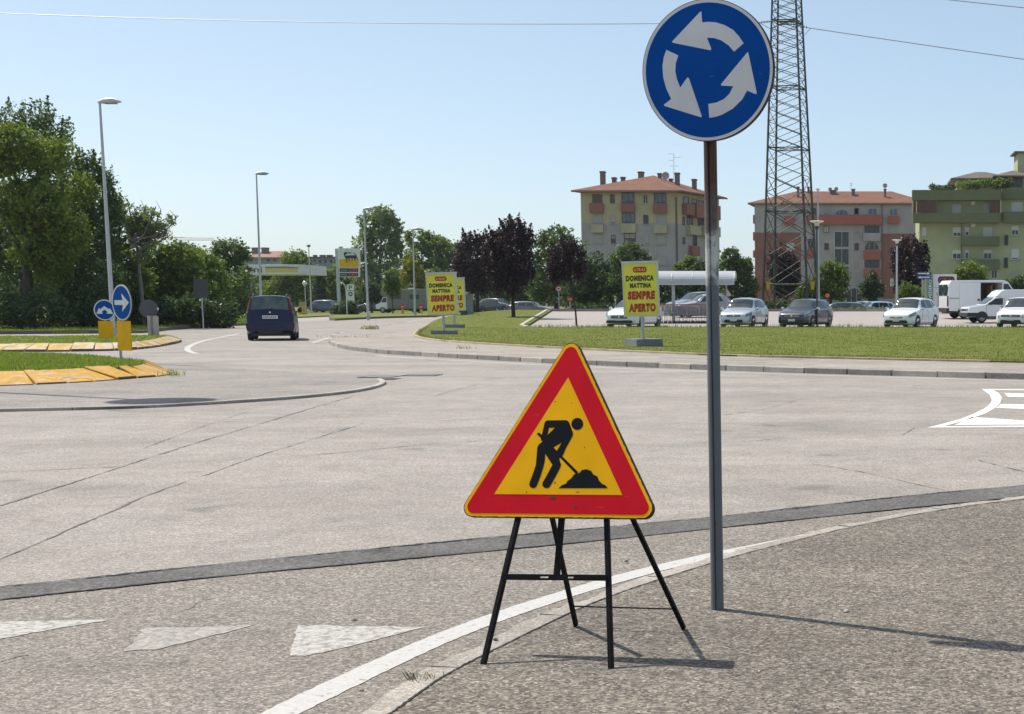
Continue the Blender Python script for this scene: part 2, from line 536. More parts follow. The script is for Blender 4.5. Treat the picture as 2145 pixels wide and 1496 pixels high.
# ------------------------------------------------------------------ lettering
def text_mesh(txt, w, h, depth=0.004, fat=0.0, shear=0.0):
    """lettering in the local x-z plane, facing -y, lower-left corner at the origin, scaled to w x h"""
    cu = bpy.data.curves.new('lettering', 'FONT')
    cu.body = txt; cu.size = 1.0; cu.offset = fat; cu.shear = shear; cu.space_character = 1.0 + fat * 2.2; cu.resolution_u = 3
    o = bpy.data.objects.new('lettering', cu); COL.objects.link(o)
    dg = bpy.context.evaluated_depsgraph_get()
    me = bpy.data.meshes.new_from_object(o.evaluated_get(dg))
    bpy.data.objects.remove(o); bpy.data.curves.remove(cu)
    n = len(me.vertices); co = np.zeros(n * 3); me.vertices.foreach_get('co', co); co = co.reshape(-1, 3)
    lo, hi = co.min(0), co.max(0)
    x = (co[:, 0] - lo[0]) / (hi[0] - lo[0]) * w
    z = (co[:, 1] - lo[1]) / (hi[1] - lo[1]) * h
    co = np.stack([x, np.full(n, -depth), z], 1)
    me.vertices.foreach_set('co', co.ravel()); me.update()
    return me

def lettering(name, txt, x, z, w, h, y, mat_, parent, fat=0.0, shear=0.0):
    me = text_mesh(txt, w, h, 0.0, fat, shear)
    me.materials.clear(); me.materials.append(mat_)
    o = link_mesh(name, me, parent)
    o.location = (x, y, z)
    return o

# ================================================================== THE SETTING
# ground sheet to the horizon, following the rise of the car park
xs = np.unique(np.concatenate([np.linspace(-3000, -150, 8), np.linspace(-150, -62, 5), np.arange(-60, -14, 2.0), np.linspace(-14, 150, 8), np.linspace(150, 3000, 8)]))
ys = np.unique(np.concatenate([np.linspace(-300, 70, 6), np.arange(75, 240, 3.0), np.linspace(245, 400, 4), np.linspace(400, 4000, 8)]))
gx, gy = np.meshgrid(xs, ys)
gz = zg(gx, gy) - 0.05
gv = np.stack([gx.ravel(), gy.ravel(), gz.ravel()], 1)
nx = len(xs)
gf = [(j * nx + i, j * nx + i + 1, (j + 1) * nx + i + 1, (j + 1) * nx + i) for j in range(len(ys) - 1) for i in range(nx - 1)]
tag(MB().add(gv, gf, 0, True).build('ground', M_EARTH, fix=False), kind='structure')

def W(*pp, z=0.0): return [xy(u, v, z) for u, v in pp]

road_pts = ([(-60, -8), (40, -8), (40, 33)] + W((1700, 776), (1100, 752), (800, 734), (735, 722), (725, 705), (800, 690), (884, 676), (930, 666), (985, 660))
            + [(-34, 170), (-34, 190)] + W((1000, 656.5), (923, 662), (860, 664), (787, 665), (702, 668), (620, 674), (514, 680), (441, 682.5), (350, 688), (300, 694), (0, 697)) + [(-62, 66)])
road = sheet('road', road_pts, M_ROAD, 0.0, kind='structure')

# --- near pavement on which the signs stand, with its flush kerb
kerb_px = [(700, 1600), (790, 1520), (850, 1478), (905, 1438), (950, 1410), (1010, 1379), (1192, 1289), (1277, 1254), (1374, 1220), (1517, 1176), (1600, 1153), (1803, 1102), (2017, 1064), (2145, 1049), (2400, 1017), (2700, 990)]
ke = smooth_line([xy(*q) for q in kerb_px], 0.3)
near = [tuple(p) for p in ke]
pav = sheet('pavement', near + [(12, near[-1][1]), (12, -6), (near[0][0] - 3, -6)], M_PAVE, 0.012, kind='structure', thick=0.05)
dl = arclen(ke)
rk = random.Random(3)
s = 0.2; k = 0
while s < dl[-1] - 1.2 and k < 26:                         # flush kerb stones, a metre long
    a, b = at_len(ke, dl, s), at_len(ke, dl, s + 0.992)
    t = (b - a) / np.linalg.norm(b - a); n = np.array([-t[1], t[0]])
    w = 0.125
    tl = np.linalg.norm(b - a)
    xs_k = np.linspace(0, tl, 14)
    jag = [rk.uniform(-0.004, 0.003) for _ in xs_k]
    out = [w + rk.uniform(-0.014, 0.008) - (rk.uniform(0.01, 0.05) if rk.random() < 0.16 else 0) for _ in xs_k]
    z1 = 0.010 + rk.uniform(-0.003, 0.004)
    fr_k = ((a[0], a[1], 0), (t[0], t[1], 0), (n[0], n[1], 0), (0, 0, 1))
    MB().prism([(x, 0.006 + q) for x, q in zip(xs_k, jag)] + [(x, q) for x, q in reversed(list(zip(xs_k, out)))], -0.05, z1, fr_k).build('kerb_stone', M_NKERB, pav)
    s += 1.0; k += 1
ribbon('kerb_joint', ke, 0.009, M_TARDK, 0.0155, pav, jitter=0.55, step=0.05, off=-0.004)
tar_bot = [(-200, 1280), (0, 1259), (400, 1215), (900, 1168), (1200, 1140), (1500, 1108), (1900, 1066), (2145, 1042), (2500, 1012)]
lane = sheet('entry_lane', [xy(-500, 1500), xy(-200, 1275)] + [xy(u, v - 8) for u, v in tar_bot[1:]] + [(ke[-1][0], ke[-1][1])] + [tuple(q - np.array([0, 0.05])) for q in reversed(ke)] + [(-3.2, 2.0), (-7, 2.0)], M_LANE, 0.002, kind='structure')
# white edge line beside it
wl_top = [(470, 1540), (545, 1496), (713, 1416), (900, 1334), (1059, 1276), (1192, 1235), (1277, 1210), (1374, 1185), (1486, 1160), (1600, 1138), (1700, 1117)]
wl_bot = [(575, 1528), (629, 1496), (900, 1363), (1026, 1311), (1192, 1253), (1277, 1228), (1374, 1200), (1486, 1173), (1600, 1147), (1700, 1121)]
A_, B_ = smooth_line([xy(*q) for q in wl_top], 0.1), smooth_line([xy(*q) for q in wl_bot], 0.1)
da, db = arclen(A_), arclen(B_)
vs, fs = [], []
for i in range(121):
    vs += [(*(at_len(A_, da, da[-1] * i / 120) + rk.uniform(-0.005, 0.005)), 0.0045), (*(at_len(B_, db, db[-1] * i / 120) + rk.uniform(-0.005, 0.005)), 0.0045)]
fs = [(2 * i, 2 * i + 1, 2 * i + 3, 2 * i + 2) for i in range(120)]
MB().add(vs, fs).build('edge_line', M_LINE, lane)
# dark tar seam
tar_top = [(-200, 1252), (0, 1233), (400, 1190), (900, 1140), (1200, 1112), (1500, 1085), (1900, 1040), (2145, 1018), (2500, 990)]
tt, tb = smooth_line([xy(*q) for q in tar_top], 0.1), smooth_line([xy(*q) for q in tar_bot], 0.1)
dt_, db_ = arclen(tt), arclen(tb)
vs = []
n_ = 160
for i in range(n_ + 1):
    vs += [(*(at_len(tt, dt_, dt_[-1] * i / n_) + rk.uniform(-0.008, 0.008)), 0.005), (*(at_len(tb, db_, db_[-1] * i / n_) + rk.uniform(-0.008, 0.008)), 0.005)]
MB().add(vs, [(2 * i, 2 * i + 1, 2 * i + 3, 2 * i + 2) for i in range(n_)]).build('tar_seam', M_TAR, road)
wv = lambda t: 0.012 + 0.03 * abs(math.sin(t * 37) * math.sin(t * 11 + 1))
ribbon('tar_edge', tt, wv, M_TARDK, 0.008, road, jitter=0.5, step=0.05)
ribbon('tar_edge', tb, lambda t: 0.008 + 0.022 * abs(math.sin(t * 23 + 2) * math.sin(t * 7)), M_TARDK, 0.008, road, jitter=0.5, step=0.05)
# cracks
cracks = [
    ([(0, 1060), (130, 1019), (245, 982), (380, 937), (540, 890), (650, 856), (745, 829)], 0.026),
    ([(0, 990), (120, 984), (250, 978)], 0.022),
    ([(0, 1172), (90, 1135), (175, 1096), (250, 1066), (300, 1040), (420, 1000), (520, 962), (640, 925), (760, 888)], 0.02),
    ([(560, 961), (700, 950), (860, 934), (980, 925), (1085, 921)], 0.02),
    ([(700, 900), (830, 888), (960, 880), (1080, 874)], 0.016),
    ([(1700, 972), (1780, 984), (1880, 1006), (1960, 1024), (2005, 1032)], 0.016),
    ([(1516, 870), (1600, 859), (1680, 836)], 0.014),
    ([(1512, 928), (1570, 925), (1630, 919)], 0.016),
    ([(365, 1286), (405, 1275), (412, 1263), (450, 1254), (484, 1250)], 0.008),
    ([(0, 1388), (40, 1376), (60, 1374)], 0.012),
    ([(2062, 1453), (2100, 1455), (2145, 1457)], 0.007),
    ([(1855, 1254), (1905, 1250)], 0.007), ([(2060, 1137), (2110, 1130), (2140, 1126)], 0.01), ([(1160, 1024), (1300, 1006)], 0.01),
    ([(1890, 912), (1915, 897)], 0.018), ([(300, 940), (420, 895), (520, 862)], 0.012), ([(2050, 965), (2100, 978), (2145, 988)], 0.016),
    ([(910, 830), (960, 815), (1000, 806)], 0.02)]
for q, w in cracks:
    z = 0.0165 if q[0][1] > 1100 and q[0][0] > 1800 else 0.0045 if q[0][1] > 1250 else 0.004
    ribbon('crack', [xy(*p) for p in q], lambda t, w=w: max(0.002, w * 0.8 * (0.12 + 0.9 * abs(math.sin(t * 9 + w * 300) * math.sin(t * 31 + 1)) + 0.35 * abs(math.sin(t * 57)))), M_CRACK, z, road, jitter=0.9, step=0.07, rnd=random.Random(int(q[0][0])))
# worn give-way triangles
def tri_mark(name, px, m, seed, wear=0.012):
    r = random.Random(seed)
    p = dense([xy(*q) for q in px + [px[0]]], 0.04)[:-1]
    p = [(q[0] + r.uniform(-wear, wear) * 0.5, q[1] + r.uniform(-wear, wear)) for q in p]
    MB().prism(p, 0, 0, ((0, 0, 0.0045), (1, 0, 0), (0, 1, 0), (0, 0, 1))).build(name, m, lane)
tri_mark('give_way_triangle', [(-60, 1352), (-70, 1305), (235, 1300), (110, 1320)], M_WORN, 1)
tri_mark('give_way_triangle', [(300, 1318), (262, 1366), (330, 1362), (532, 1312)], M_FADED, 2)
tri_mark('give_way_triangle', [(625, 1312), (604, 1377), (640, 1377), (790, 1342), (885, 1316), (740, 1313)], M_WORN, 3)
# white hatching at the right
M_NEWLINE = asphalt('fresh_white_paint', ROADC, 0.4, 62, 0.1, (0.70, 0.69, 0.67), (0.2, 0.26), 22)
Z6 = lambda *p: [xy(1500 + x / 3.325, 680 + y / 3.325) for x, y in p]
def mark(name, pts, z=0.004): MB().prism([tuple(q) for q in pts], 0, 0, ((0, 0, z), (1, 0, 0), (0, 1, 0), (0, 0, 1))).build(name, M_NEWLINE, road)
mark('hatch_outline', Z6((1850, 450), (1905, 490), (1922, 530), (1895, 568), (1860, 590), (1790, 625), (1700, 660), (1580, 693), (1470, 720), (2600, 714), (2600, 702), (1590, 710), (1750, 665), (1880, 620), (1940, 585), (1978, 550), (1990, 510), (1970, 480), (1930, 458), (2600, 462), (2600, 454)))
mark('hatch_bar', Z6((2008, 481), (2600, 486), (2600, 512), (2034, 505)))
mark('hatch_bar', Z6((1985, 556), (2600, 564), (2600, 606), (1946, 583)))
mark('hatch_bar', Z6((1785, 646), (2145, 670), (2500, 698), (1660, 701)))

# --- far pavement with kerb stones, and the lawn
nose = [(985, 656), (930, 662.5), (884, 673), (825, 683), (778, 689), (737, 696), (700, 706), (689, 713), (690, 721), (701, 726.5), (730, 733.5), (783, 739.5), (822, 743), (903, 747.7), (969, 751.5), (1090, 758), (1135, 761), (1300, 768), (1510, 776.6), (1707, 782.9), (1873, 787.6), (2053, 792.8), (2145, 795), (2400, 801), (2700, 806)]
ko = smooth_line([xy(*q) for q in nose], 0.25)
kd = arclen(ko)
inner = W((962, 660), (930, 671.2), (907, 678), (880, 690), (868, 701), (884.5, 708.2), (930, 714), (1130, 726.5), (1510, 744), (1707, 748.3), (1873, 752.3), (2145, 758), (2700, 770), z=0.13)
# top surface inside the kerb stones
top = []
for i, q in enumerate(ko):
    t = ko[min(i + 1, len(ko) - 1)] - ko[max(i - 1, 0)]; t /= np.linalg.norm(t)
    top.append(tuple(q + np.array([-t[1], t[0]]) * 0.15))
side = sheet('sidewalk', top + list(reversed(W((962, 656), (960, 668), (950, 680), (960, 695), (1130, 705), (1510, 730), (2145, 745), (2700, 750), z=0.11))), M_SIDE, 0.104, kind='structure', thick=0.1)
rk = random.Random(11)
s, k = max(0.0, float(kd[int(np.argmin([np.linalg.norm(q - np.array(xy(850, 679))) for q in ko]))])), 0
while s < kd[-1] - 1.1 and k < 130:
    L = 1.0 if s > 1 else 1.0
    near_nose = np.linalg.norm(at_len(ko, kd, s) - np.array(xy(695, 716))) < 3
    L = 0.5 if near_nose else 1.0
    a, b = at_len(ko, kd, s), at_len(ko, kd, s + L - 0.03)
    t = (b - a) / np.linalg.norm(b - a); n = np.array([-t[1], t[0]])
    j = rk.uniform(-0.006, 0.006); z1 = 0.112 + rk.uniform(-0.004, 0.006)
    a0, b0, a1, b1 = a + n * j, b + n * j, a + n * 0.15, b + n * 0.15
    m = MB().add([(*(a0 - n * 0.012), -0.03), (*(b0 - n * 0.012), -0.03), (*b1, -0.03), (*a1, -0.03), (*a0, z1), (*b0, z1), (*b1, z1), (*a1, z1)],
                 [(4, 5, 6, 7), (0, 1, 5, 4), (2, 3, 7, 6), (1, 2, 6, 5), (3, 0, 4, 7)])
    bevel(m.build('kerb_stone', [M_KERB, M_KERBL][rk.random() < 0.3], side), 0.012, 2)
    s += L; k += 1
ribbon('edge_line', W((654, 718.5), (700, 704), (757, 691.5), (830, 679), (884, 669.5), (930, 660)), 0.13, M_LINE, 0.004, road, step=0.4)
ribbon('edge_line', W((790, 745), (830, 749), (903, 752.5), (1090, 763), (1300, 772.5), (1510, 780.5), (1873, 791), (2145, 798.8), (2600, 810)), 0.13, M_LINE, 0.004, road, step=0.4)
for q in ([(1380, 748), (1460, 744), (1560, 752), (1690, 752.5), (1560, 756)], [(700, 692), (860, 690), (800, 700), (760, 702)]):
    sheet('sidewalk_patch', W(*q, z=0.11), M_STAIN, 0.108, side)

lawn_pts = inner + [(22, 75.4), (-16.3, 75.4), (-17.2, 78), (-21.6, 106)] + [xy(1030, 656), xy(985, 655)]
lawn = sheet('lawn', lawn_pts, M_GRASS, 0.135, kind='structure', thick=0.12, conform=True)
lk = smooth_line(inner, 0.5)
ld = arclen(lk)
M_DRYK = mat('sandy_lawn_edging', (0.42, 0.36, 0.22), 0.9, var=0.3, sc=2, fine=0.2)
s = 0.0; k = 0
while s < ld[-1] - 1 and k < 120:
    a, b = at_len(lk, ld, s), at_len(lk, ld, s + 0.99)
    t = (b - a) / np.linalg.norm(b - a); n = np.array([-t[1], t[0]])
    m = MB().add([(*(a - n * 0.1), 0.09), (*(b - n * 0.1), 0.09), (*(b + n * 0.06), 0.09), (*(a + n * 0.06), 0.09), (*(a - n * 0.1), 0.15), (*(b - n * 0.1), 0.15), (*(b + n * 0.06), 0.152), (*(a + n * 0.06), 0.152)],
                 [(4, 5, 6, 7), (0, 1, 5, 4), (2, 3, 7, 6), (1, 2, 6, 5), (3, 0, 4, 7)])
    m.build('edging_stone', M_DRYK, lawn)
    s += 1.0; k += 1
front = lambda c, rg: rg.random(len(c)) < np.clip(1.15 - (c[:, 1] - 36) / 55, 0.3, 1)
lawn_in = [(x + (0.15 if i < 7 else 0), y + 0.12) for i, (x, y) in enumerate(inner)] + [(22, 75.4), (-16.3, 75.4), (-17.2, 78), (-21.6, 106), xy(1030, 656), xy(985, 655)]
tag(blades('lawn_grass', lawn_in, 120000, 0.042, 0.014, M_BLADE, 0.135, 1, 'short summer grass on the lawn by the car park', conform=True, band=front))
# taller fringe where the lawn meets the car park and along the edging
fr = [(-16.3, 74.6), (22, 74.6), (22, 75.7), (-16.5, 75.7)]
tag(blades('lawn_fringe_grass', fr, 3500, 0.22, 0.012, M_BLADE, 0.13, 2, 'longer grass fringe where lawn meets car park'))
edge_poly = [(p[0], p[1]) for p in inner] + [(p[0], p[1] + 0.8) for p in reversed(inner)]
tag(blades('lawn_edge_grass', edge_poly, 9000, 0.075, 0.012, M_DRY, 0.135, 4, 'dry grass along the lawn edging'))

# --- car park
lot = [(-16.6, 75.5), (-17.4, 78), (-21.7, 105), (70, 105), (70, 75.5)]
car_park = sheet('car_park', lot, M_LOT, 0.03, kind='structure', conform=True)
lotk = [(-16.6, 75.5), (-17.4, 78), (-21.7, 105.2)]
p = dense(lotk, 1.0)
for a, b in zip(p[:-1], p[1:]):
    t = (b - a) / np.linalg.norm(b - a); n = np.array([t[1], -t[0]])
    za, zb = float(zg(*a)), float(zg(*b))
    q = [(*a, za), (*b, zb), (*(b - n * 0.2), zb), (*(a - n * 0.2), za)]
    m = MB().add([(x, y, z - 0.02) for x, y, z in q] + [(x, y, z + 0.17) for x, y, z in q], [(4, 5, 6, 7), (0, 1, 5, 4), (2, 3, 7, 6), (1, 2, 6, 5), (3, 0, 4, 7)])
    m.build('edging_stone', M_KERBL, car_park)
for a in np.arange(-21.5, 60, 2.0):                       # kerb along the back of the car park
    m = MB().box(a, a + 1.98, 105.0, 105.25, 0.5, 0.9).build('edging_stone', [M_KERBL, M_KERB][int(a) % 2], car_park)
for i in range(12):                                        # bay lines
    x0 = -9.6 + i * 2.5
    sx = 0.55 + i * 0.02
    MB().add([(x0, 80.6, 0.163), (x0 + 0.11, 80.6, 0.163), (x0 + 0.11 - 4.7 * -0.22, 75.9, 0.056), (x0 + 4.7 * 0.22, 75.9, 0.056)], [(0, 1, 2, 3)]).build('bay_line', M_LINE, car_park)

# --- traffic islands with sloped yellow kerb blocks
def islandmat(name, c, peel):
    m, nt, bs = nodes(name)
    p = wpos(nt)
    con = mixc(nt, noise(nt, p, 2.0, 4), (0.42, 0.34, 0.24), (0.52, 0.46, 0.38))
    w = ramp(nt, noise(nt, p, 2.6, 7, 0.78), [(peel, 0.0), (peel + 0.12, 1.0)])
    yc = mixc(nt, 1.0, c, ramp(nt, noise(nt, p, 9, 4, 0.7), [(0.3, 0.72), (0.7, 1.08)]), 'MULTIPLY')
    col = mixc(nt, w, con, yc)
    mp = N(nt, 'ShaderNodeMapping'); mp.inputs['Scale'].default_value = (5.5, 0.8, 0.8); nt.links.new(p, mp.inputs[0])
    col = mixc(nt, ramp(nt, noise(nt, mp.outputs[0], 1.0, 6, 0.75), [(0.55, 0.0), (0.68, 0.75)]), col, (0.10, 0.075, 0.05))
    nt.links.new(col, bs.inputs['Base Color']); bs.inputs['Roughness'].default_value = 0.8
    return m
M_YK = islandmat('yellow_kerb_paint', (0.52, 0.275, 0.022), 0.37)
M_YK2 = islandmat('peeling_yellow_kerb_paint', (0.52, 0.29, 0.035), 0.40)
M_YK3 = islandmat('peeled_kerb_paint', (0.50, 0.31, 0.06), 0.45)

M_FOOT = mat('shaded_kerb_foot', (0.11, 0.085, 0.06), 0.9, var=0.35, sc=3, fine=0.25)  # upright kerb face: its shade is put into this darker colour
def island(name, low, high, mats, step, z1, grass_back, n_blades, seed, bl):
    lo, hi = smooth_line([xy(*q, 0.02) for q in low], 0.2), smooth_line([xy(*q, z1) for q in high], 0.2)
    d0, d1 = arclen(lo), arclen(hi)
    gp = [tuple(q) for q in hi] + grass_back
    isl = sheet(name, gp, M_GRASSI, z1 + 0.0, kind='structure', thick=z1)
    n = max(3, int(d0[-1] / step)); r = random.Random(seed)
    H_ = np.array(hi); mono_s = [0.0]
    def hi_at(f):                                       # the kerb top straight behind a point of its foot
        q = at_len(lo, d0, f * d0[-1])
        if f > 0.999: return H_[-1]
        k = int(np.argmin(np.linalg.norm(H_ - q, axis=1))); mono_s[0] = max(mono_s[0], d1[k])
        return at_len(hi, d1, d1[k])
    for i in range(n):
        f0, f1 = i / n, (i + 1) / n - 0.045 / (d0[-1] / n) / n
        a, b = at_len(lo, d0, f0 * d0[-1]), at_len(lo, d0, f1 * d0[-1])
        c, d = hi_at(f1), hi_at(f0)
        j = r.uniform(-0.02, 0.015)
        m = MB().add([(*a, 0.07 + j), (*b, 0.07 + j), (*c, z1 + 0.03 + j), (*d, z1 + 0.03 + j), (*a, -0.04), (*b, -0.04), (*c, -0.04), (*d, -0.04)],
                     [(0, 1, 2, 3), (5, 6, 2, 1), (6, 7, 3, 2), (7, 4, 0, 3)])
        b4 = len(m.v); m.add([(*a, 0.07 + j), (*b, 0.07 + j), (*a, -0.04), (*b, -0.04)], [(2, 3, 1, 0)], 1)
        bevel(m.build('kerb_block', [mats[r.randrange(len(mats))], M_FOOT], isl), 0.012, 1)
    tag(blades(bl[0], gp, n_blades, bl[2], 0.014, M_BLADEI, z1, seed, bl[1]))
    return isl, gp

isl1, gp1 = island('traffic_island', [(-420, 818), (-150, 815), (0, 811), (120, 806.5), (214, 800.5), (294, 794), (340, 790.5), (368, 785), (330, 769), (306, 759)],
       [(-420, 784), (-150, 782), (0, 779), (80, 777), (160, 773), (267, 769), (292, 766), (308, 762.5), (304, 760), (296, 757)], [M_YK], 0.55, 0.22,
       W((296, 757), (254, 754), (187, 744), (107, 741), (0, 740), (-420, 738), z=0.22), 30000, 7, ('island_grass', 'lush green grass on the near traffic island', 0.085))
isl2, gp2 = island('traffic_island', [(-300, 738), (0, 736), (120, 735.7), (227, 734.5), (300, 730.5), (350, 723), (388, 714.5), (362, 706), (352, 703.5)],
       [(-300, 722), (0, 721), (120, 720.3), (214, 719.5), (268, 718.5), (320, 712.5), (350, 706), (352, 704.5), (346, 703)], [M_YK2, M_YK3, M_YK3], 0.6, 0.2,
       W((346, 702.5), (230, 703), (0, 704.5), (-300, 706), z=0.2), 16000, 8, ('island_grass', 'grass strip on the far traffic island', 0.06))
# raised apron round the near island, with its low kerb
ap = [(-420, 876), (-200, 869), (0, 862.5), (150, 860), (280, 856.5), (400, 850.5), (600, 838), (698, 828.5), (763, 820), (800, 810.5), (811, 802.5), (798, 796.5), (786, 794.5)]
apl = smooth_line([xy(*q, 0.0) for q in ap], 0.25)
apron_back = W((760, 790), (600, 783), (480, 774), (330, 764), (300, 757), (0, 742), (-420, 740))
apron = sheet('apron', [tuple(q) for q in apl] + apron_back, M_APRON, 0.036, kind='structure', thick=0.0)
dA = arclen(apl)
s = 0.0; rk = random.Random(21)
while s < dA[-1] - 0.6:
    L = 1.0 if s < dA[-1] - 4 else 0.5
    a, b = at_len(apl, dA, s), at_len(apl, dA, s + L - 0.01)
    t = (b - a) / np.linalg.norm(b - a); n = np.array([-t[1], t[0]])
    z1 = 0.042 + rk.uniform(-0.003, 0.004)
    m = MB().add([(*a, -0.03), (*b, -0.03), (*(b + n * 0.10), -0.03), (*(a + n * 0.10), -0.03), (*a, z1), (*b, z1), (*(b + n * 0.10), z1), (*(a + n * 0.10), z1)],
                 [(4, 5, 6, 7), (0, 1, 5, 4), (2, 3, 7, 6), (1, 2, 6, 5), (3, 0, 4, 7)])
    bevel(m.build('kerb_stone', M_KERBL, apron), 0.008, 1)
    s += L
# white lines near the islands
ribbon('edge_line', W((500, 699.5), (428, 713), (398, 724), (391, 731), (396, 737), (412, 741)), 0.17, M_LINE, 0.004, road, step=0.2)
ribbon('edge_line', W((-200, 739.5), (0, 739), (214, 737), (386, 738)), 0.2, M_LINE, 0.005, road, step=0.4)
ribbon('centre_line', W((515, 697), (620, 690), (700, 684)), 0.12, M_WORN, 0.004, road, step=0.4)
ribbon('tar_edge', W((325, 767), (400, 770), (470, 772)), 0.08, M_CRACK, 0.05, road, step=0.3)

# --- left verge, station forecourt and greens
verge = sheet('verge', [(-90, 60)] + W((-200, 702), (0, 700.5), (150, 699.5), (300, 698), (350, 692), (441, 685.3), (514, 682), (570, 679), (618, 676.5), (606, 672), (600, 668)) + [(-75, 330), (-160, 330)], M_GRASSI, 0.12, kind='structure', thick=0.12)
vk = smooth_line(W((-200, 702), (0, 700.5), (150, 699.5), (300, 698), (350, 692), (441, 685.3), (514, 682), (570, 679), (618, 676.5), (606, 672)), 0.5)
def kerbrow(line, parent, z1=0.14, w=0.16, step=1.0, m=M_KERB, limit=90, side=1):
    d = arclen(line); s = 0.0; k = 0; r = random.Random(len(line))
    while s < d[-1] - step and k < limit:
        a, b = at_len(line, d, s), at_len(line, d, s + step - 0.012)
        t = (b - a) / np.linalg.norm(b - a); n = np.array([-t[1], t[0]]) * side
        z = z1 + r.uniform(-0.005, 0.005)
        MB().add([(*(a - n * 0.02), -0.03), (*(b - n * 0.02), -0.03), (*(b + n * w), -0.03), (*(a + n * w), -0.03), (*(a - n * 0.02), z), (*(b - n * 0.02), z), (*(b + n * w), z), (*(a + n * w), z)],
                 [(4, 5, 6, 7), (0, 1, 5, 4), (2, 3, 7, 6), (1, 2, 6, 5), (3, 0, 4, 7)]).build('kerb_stone', m, parent)
        s += step; k += 1
M_DIRTYK = mat('dirty_kerb', (0.13, 0.115, 0.10), 0.9, var=0.3, sc=2, fine=0.2)
kerbrow(vk, verge, 0.15, m=M_DIRTYK)
tag(blades('verge_grass', [tuple(q) for q in vk] + W((560, 667), (300, 680), (-200, 688)), 30000, 0.16, 0.02, M_BLADEI, 0.12, 12, 'rough grass on the shaded verge under the trees'))
forecourt = sheet('station_forecourt', W((618, 676.2), (700, 671), (690, 661.5), (640, 656), (540, 656), (560, 668)), M_LOT, 0.01, kind='structure')
green = sheet('station_green', W((690, 671), (702, 672), (787, 667.5), (860, 665.5), (923, 664.5), (985, 660.5), (1000, 646), (640, 646), (622, 651), (640, 658), (692, 661.5)), M_GRASSI, 0.14, kind='structure', thick=0.14)
gk = smooth_line(W((692, 661.5), (688, 669), (702, 672), (787, 667.5), (860, 665.5), (923, 664.5), (985, 660.5)), 0.6)
kerbrow(gk, green, 0.17, step=2.0, m=M_DIRTYK)
cross = sheet('cross_road', [(-34, 165), (-34, 185), (20, 185), (20, 165)], M_LOT, 0.01, kind='structure', thick=0.0)

# ================================================================== NEAR SIGNS
def on_plane(u, v, O, n):
    d = ray(u, v)
    return EYE + d * ((np.dot(n, O - EYE)) / np.dot(n, d))

M_SYEL = wornsign('sign_yellow', (0.95, 0.475, 0.008), 0.15, 0.64)
M_SRED = wornsign('sign_red', (0.66, 0.011, 0.024), 0.2, 0.64)
M_SBLK = wornsign('sign_black', (0.012, 0.014, 0.018), 1.0, 0.9)
M_SBLUE = wornsign('sign_blue', (0.004, 0.075, 0.34), 0.6, 0.9)
M_SWHITE = wornsign('sign_white', (0.72, 0.70, 0.70), 0.7, 0.9)
M_RIMRUST = mat('rusty_sign_rim', (0.045, 0.022, 0.018), 0.75, var=0.4, sc=15)

# --- triangular road works sign on a folding stand
TO = np.array([-1.2153, 5.9858, 0.6554])
TX = np.array([0.9679, -0.2500, 0.0256]); TZ = np.array([0.0522, 0.2996, 0.9526]); TN = np.array([-0.2458, -0.9207, 0.3030])
TA = 0.5626
foot0 = G(1010, 1392, 0.012)
tri = thing('road_works_sign', 'yellow and red triangular road works sign with digging figure on a black folding stand', 'road works sign', (TO[0], TO[1], 0.012))
TL = np.array([TO[0], TO[1], 0.012])
fr_t = (TO - TL + TX * 0, TX, TZ, TN)
def rtri(d, r, n=8, jit=0.0, rnd=None):
    inr = TA / (2 * math.sqrt(3)); cz = inr
    pts = []
    for a in (90, 210, 330):
        R0 = 2 * (inr + d - r)
        cx, cy = R0 * math.cos(R_(a)), R0 * math.sin(R_(a)) + cz
        for k in range(n + 1):
            b = R_(a - 60 + 120 * k / n)
            pts.append((cx + r * math.cos(b), cy + r * math.sin(b)))
    if jit:
        pts = [tuple(q) for q in dense(pts + [pts[0]], 0.012)[:-1]]
        pts = [(x + rnd.uniform(-jit, jit), y + rnd.uniform(-jit, jit)) for x, y in pts]
    return pts
rj = random.Random(4)
MB().prism(rtri(0.094, 0.040), -0.024, 0.0, fr_t).build('back_plate', M_RIMRUST, tri)
MB().prism(rtri(0.0915, 0.039, 8, 0.0012, rj), 0.0, 0.0012, fr_t).build('yellow_border', M_SYEL, tri)
MB().prism(rtri(0.0795, 0.029), 0.0012, 0.0022, fr_t).build('red_border', M_SRED, tri)
MB().prism([(-TA / 2, 0), (TA / 2, 0), (0, TA * 0.866)], 0.0022, 0.0030, fr_t).build('yellow_field', M_SYEL, tri)
def tz(x, y):                                           # figure outline, measured on the sign
    M = np.array([[342, 1230, 1], [1297, 1237, 1], [893, 360, 1]], float)
    T = np.array([[-TA / 2, 0], [TA / 2, 0], [0, TA * 0.866]])
    A = np.linalg.solve(M, T)
    return tuple(np.array([x, y, 1]) @ A)
body = [(735, 682), (880, 682), (896, 690), (906, 706), (932, 778), (931, 796), (916, 825), (880, 890), (862, 935), (845, 962), (830, 966), (838, 996), (845, 1012), (836, 1040), (806, 1098), (770, 1162), (756, 1182), (738, 1187), (718, 1182), (706, 1166), (707, 1146), (735, 1098), (780, 1014), (752, 972), (725, 930), (722, 985), (712, 1030), (690, 1100), (665, 1166), (654, 1182), (636, 1186), (617, 1180), (607, 1163), (609, 1145), (632, 1085), (655, 1015), (660, 950), (665, 882), (676, 862), (705, 838), (692, 832), (691, 812), (705, 760), (717, 704), (724, 690)]
h1 = [(752, 737), (797, 737), (740, 792)]
h2 = [(786, 884), (848, 849), (812, 910)]
fig = MB()
fig.prism([tz(*q) for q in body], 0.0030, 0.0037, fr_t, holes=[[tz(*q) for q in h1], [tz(*q) for q in h2]])
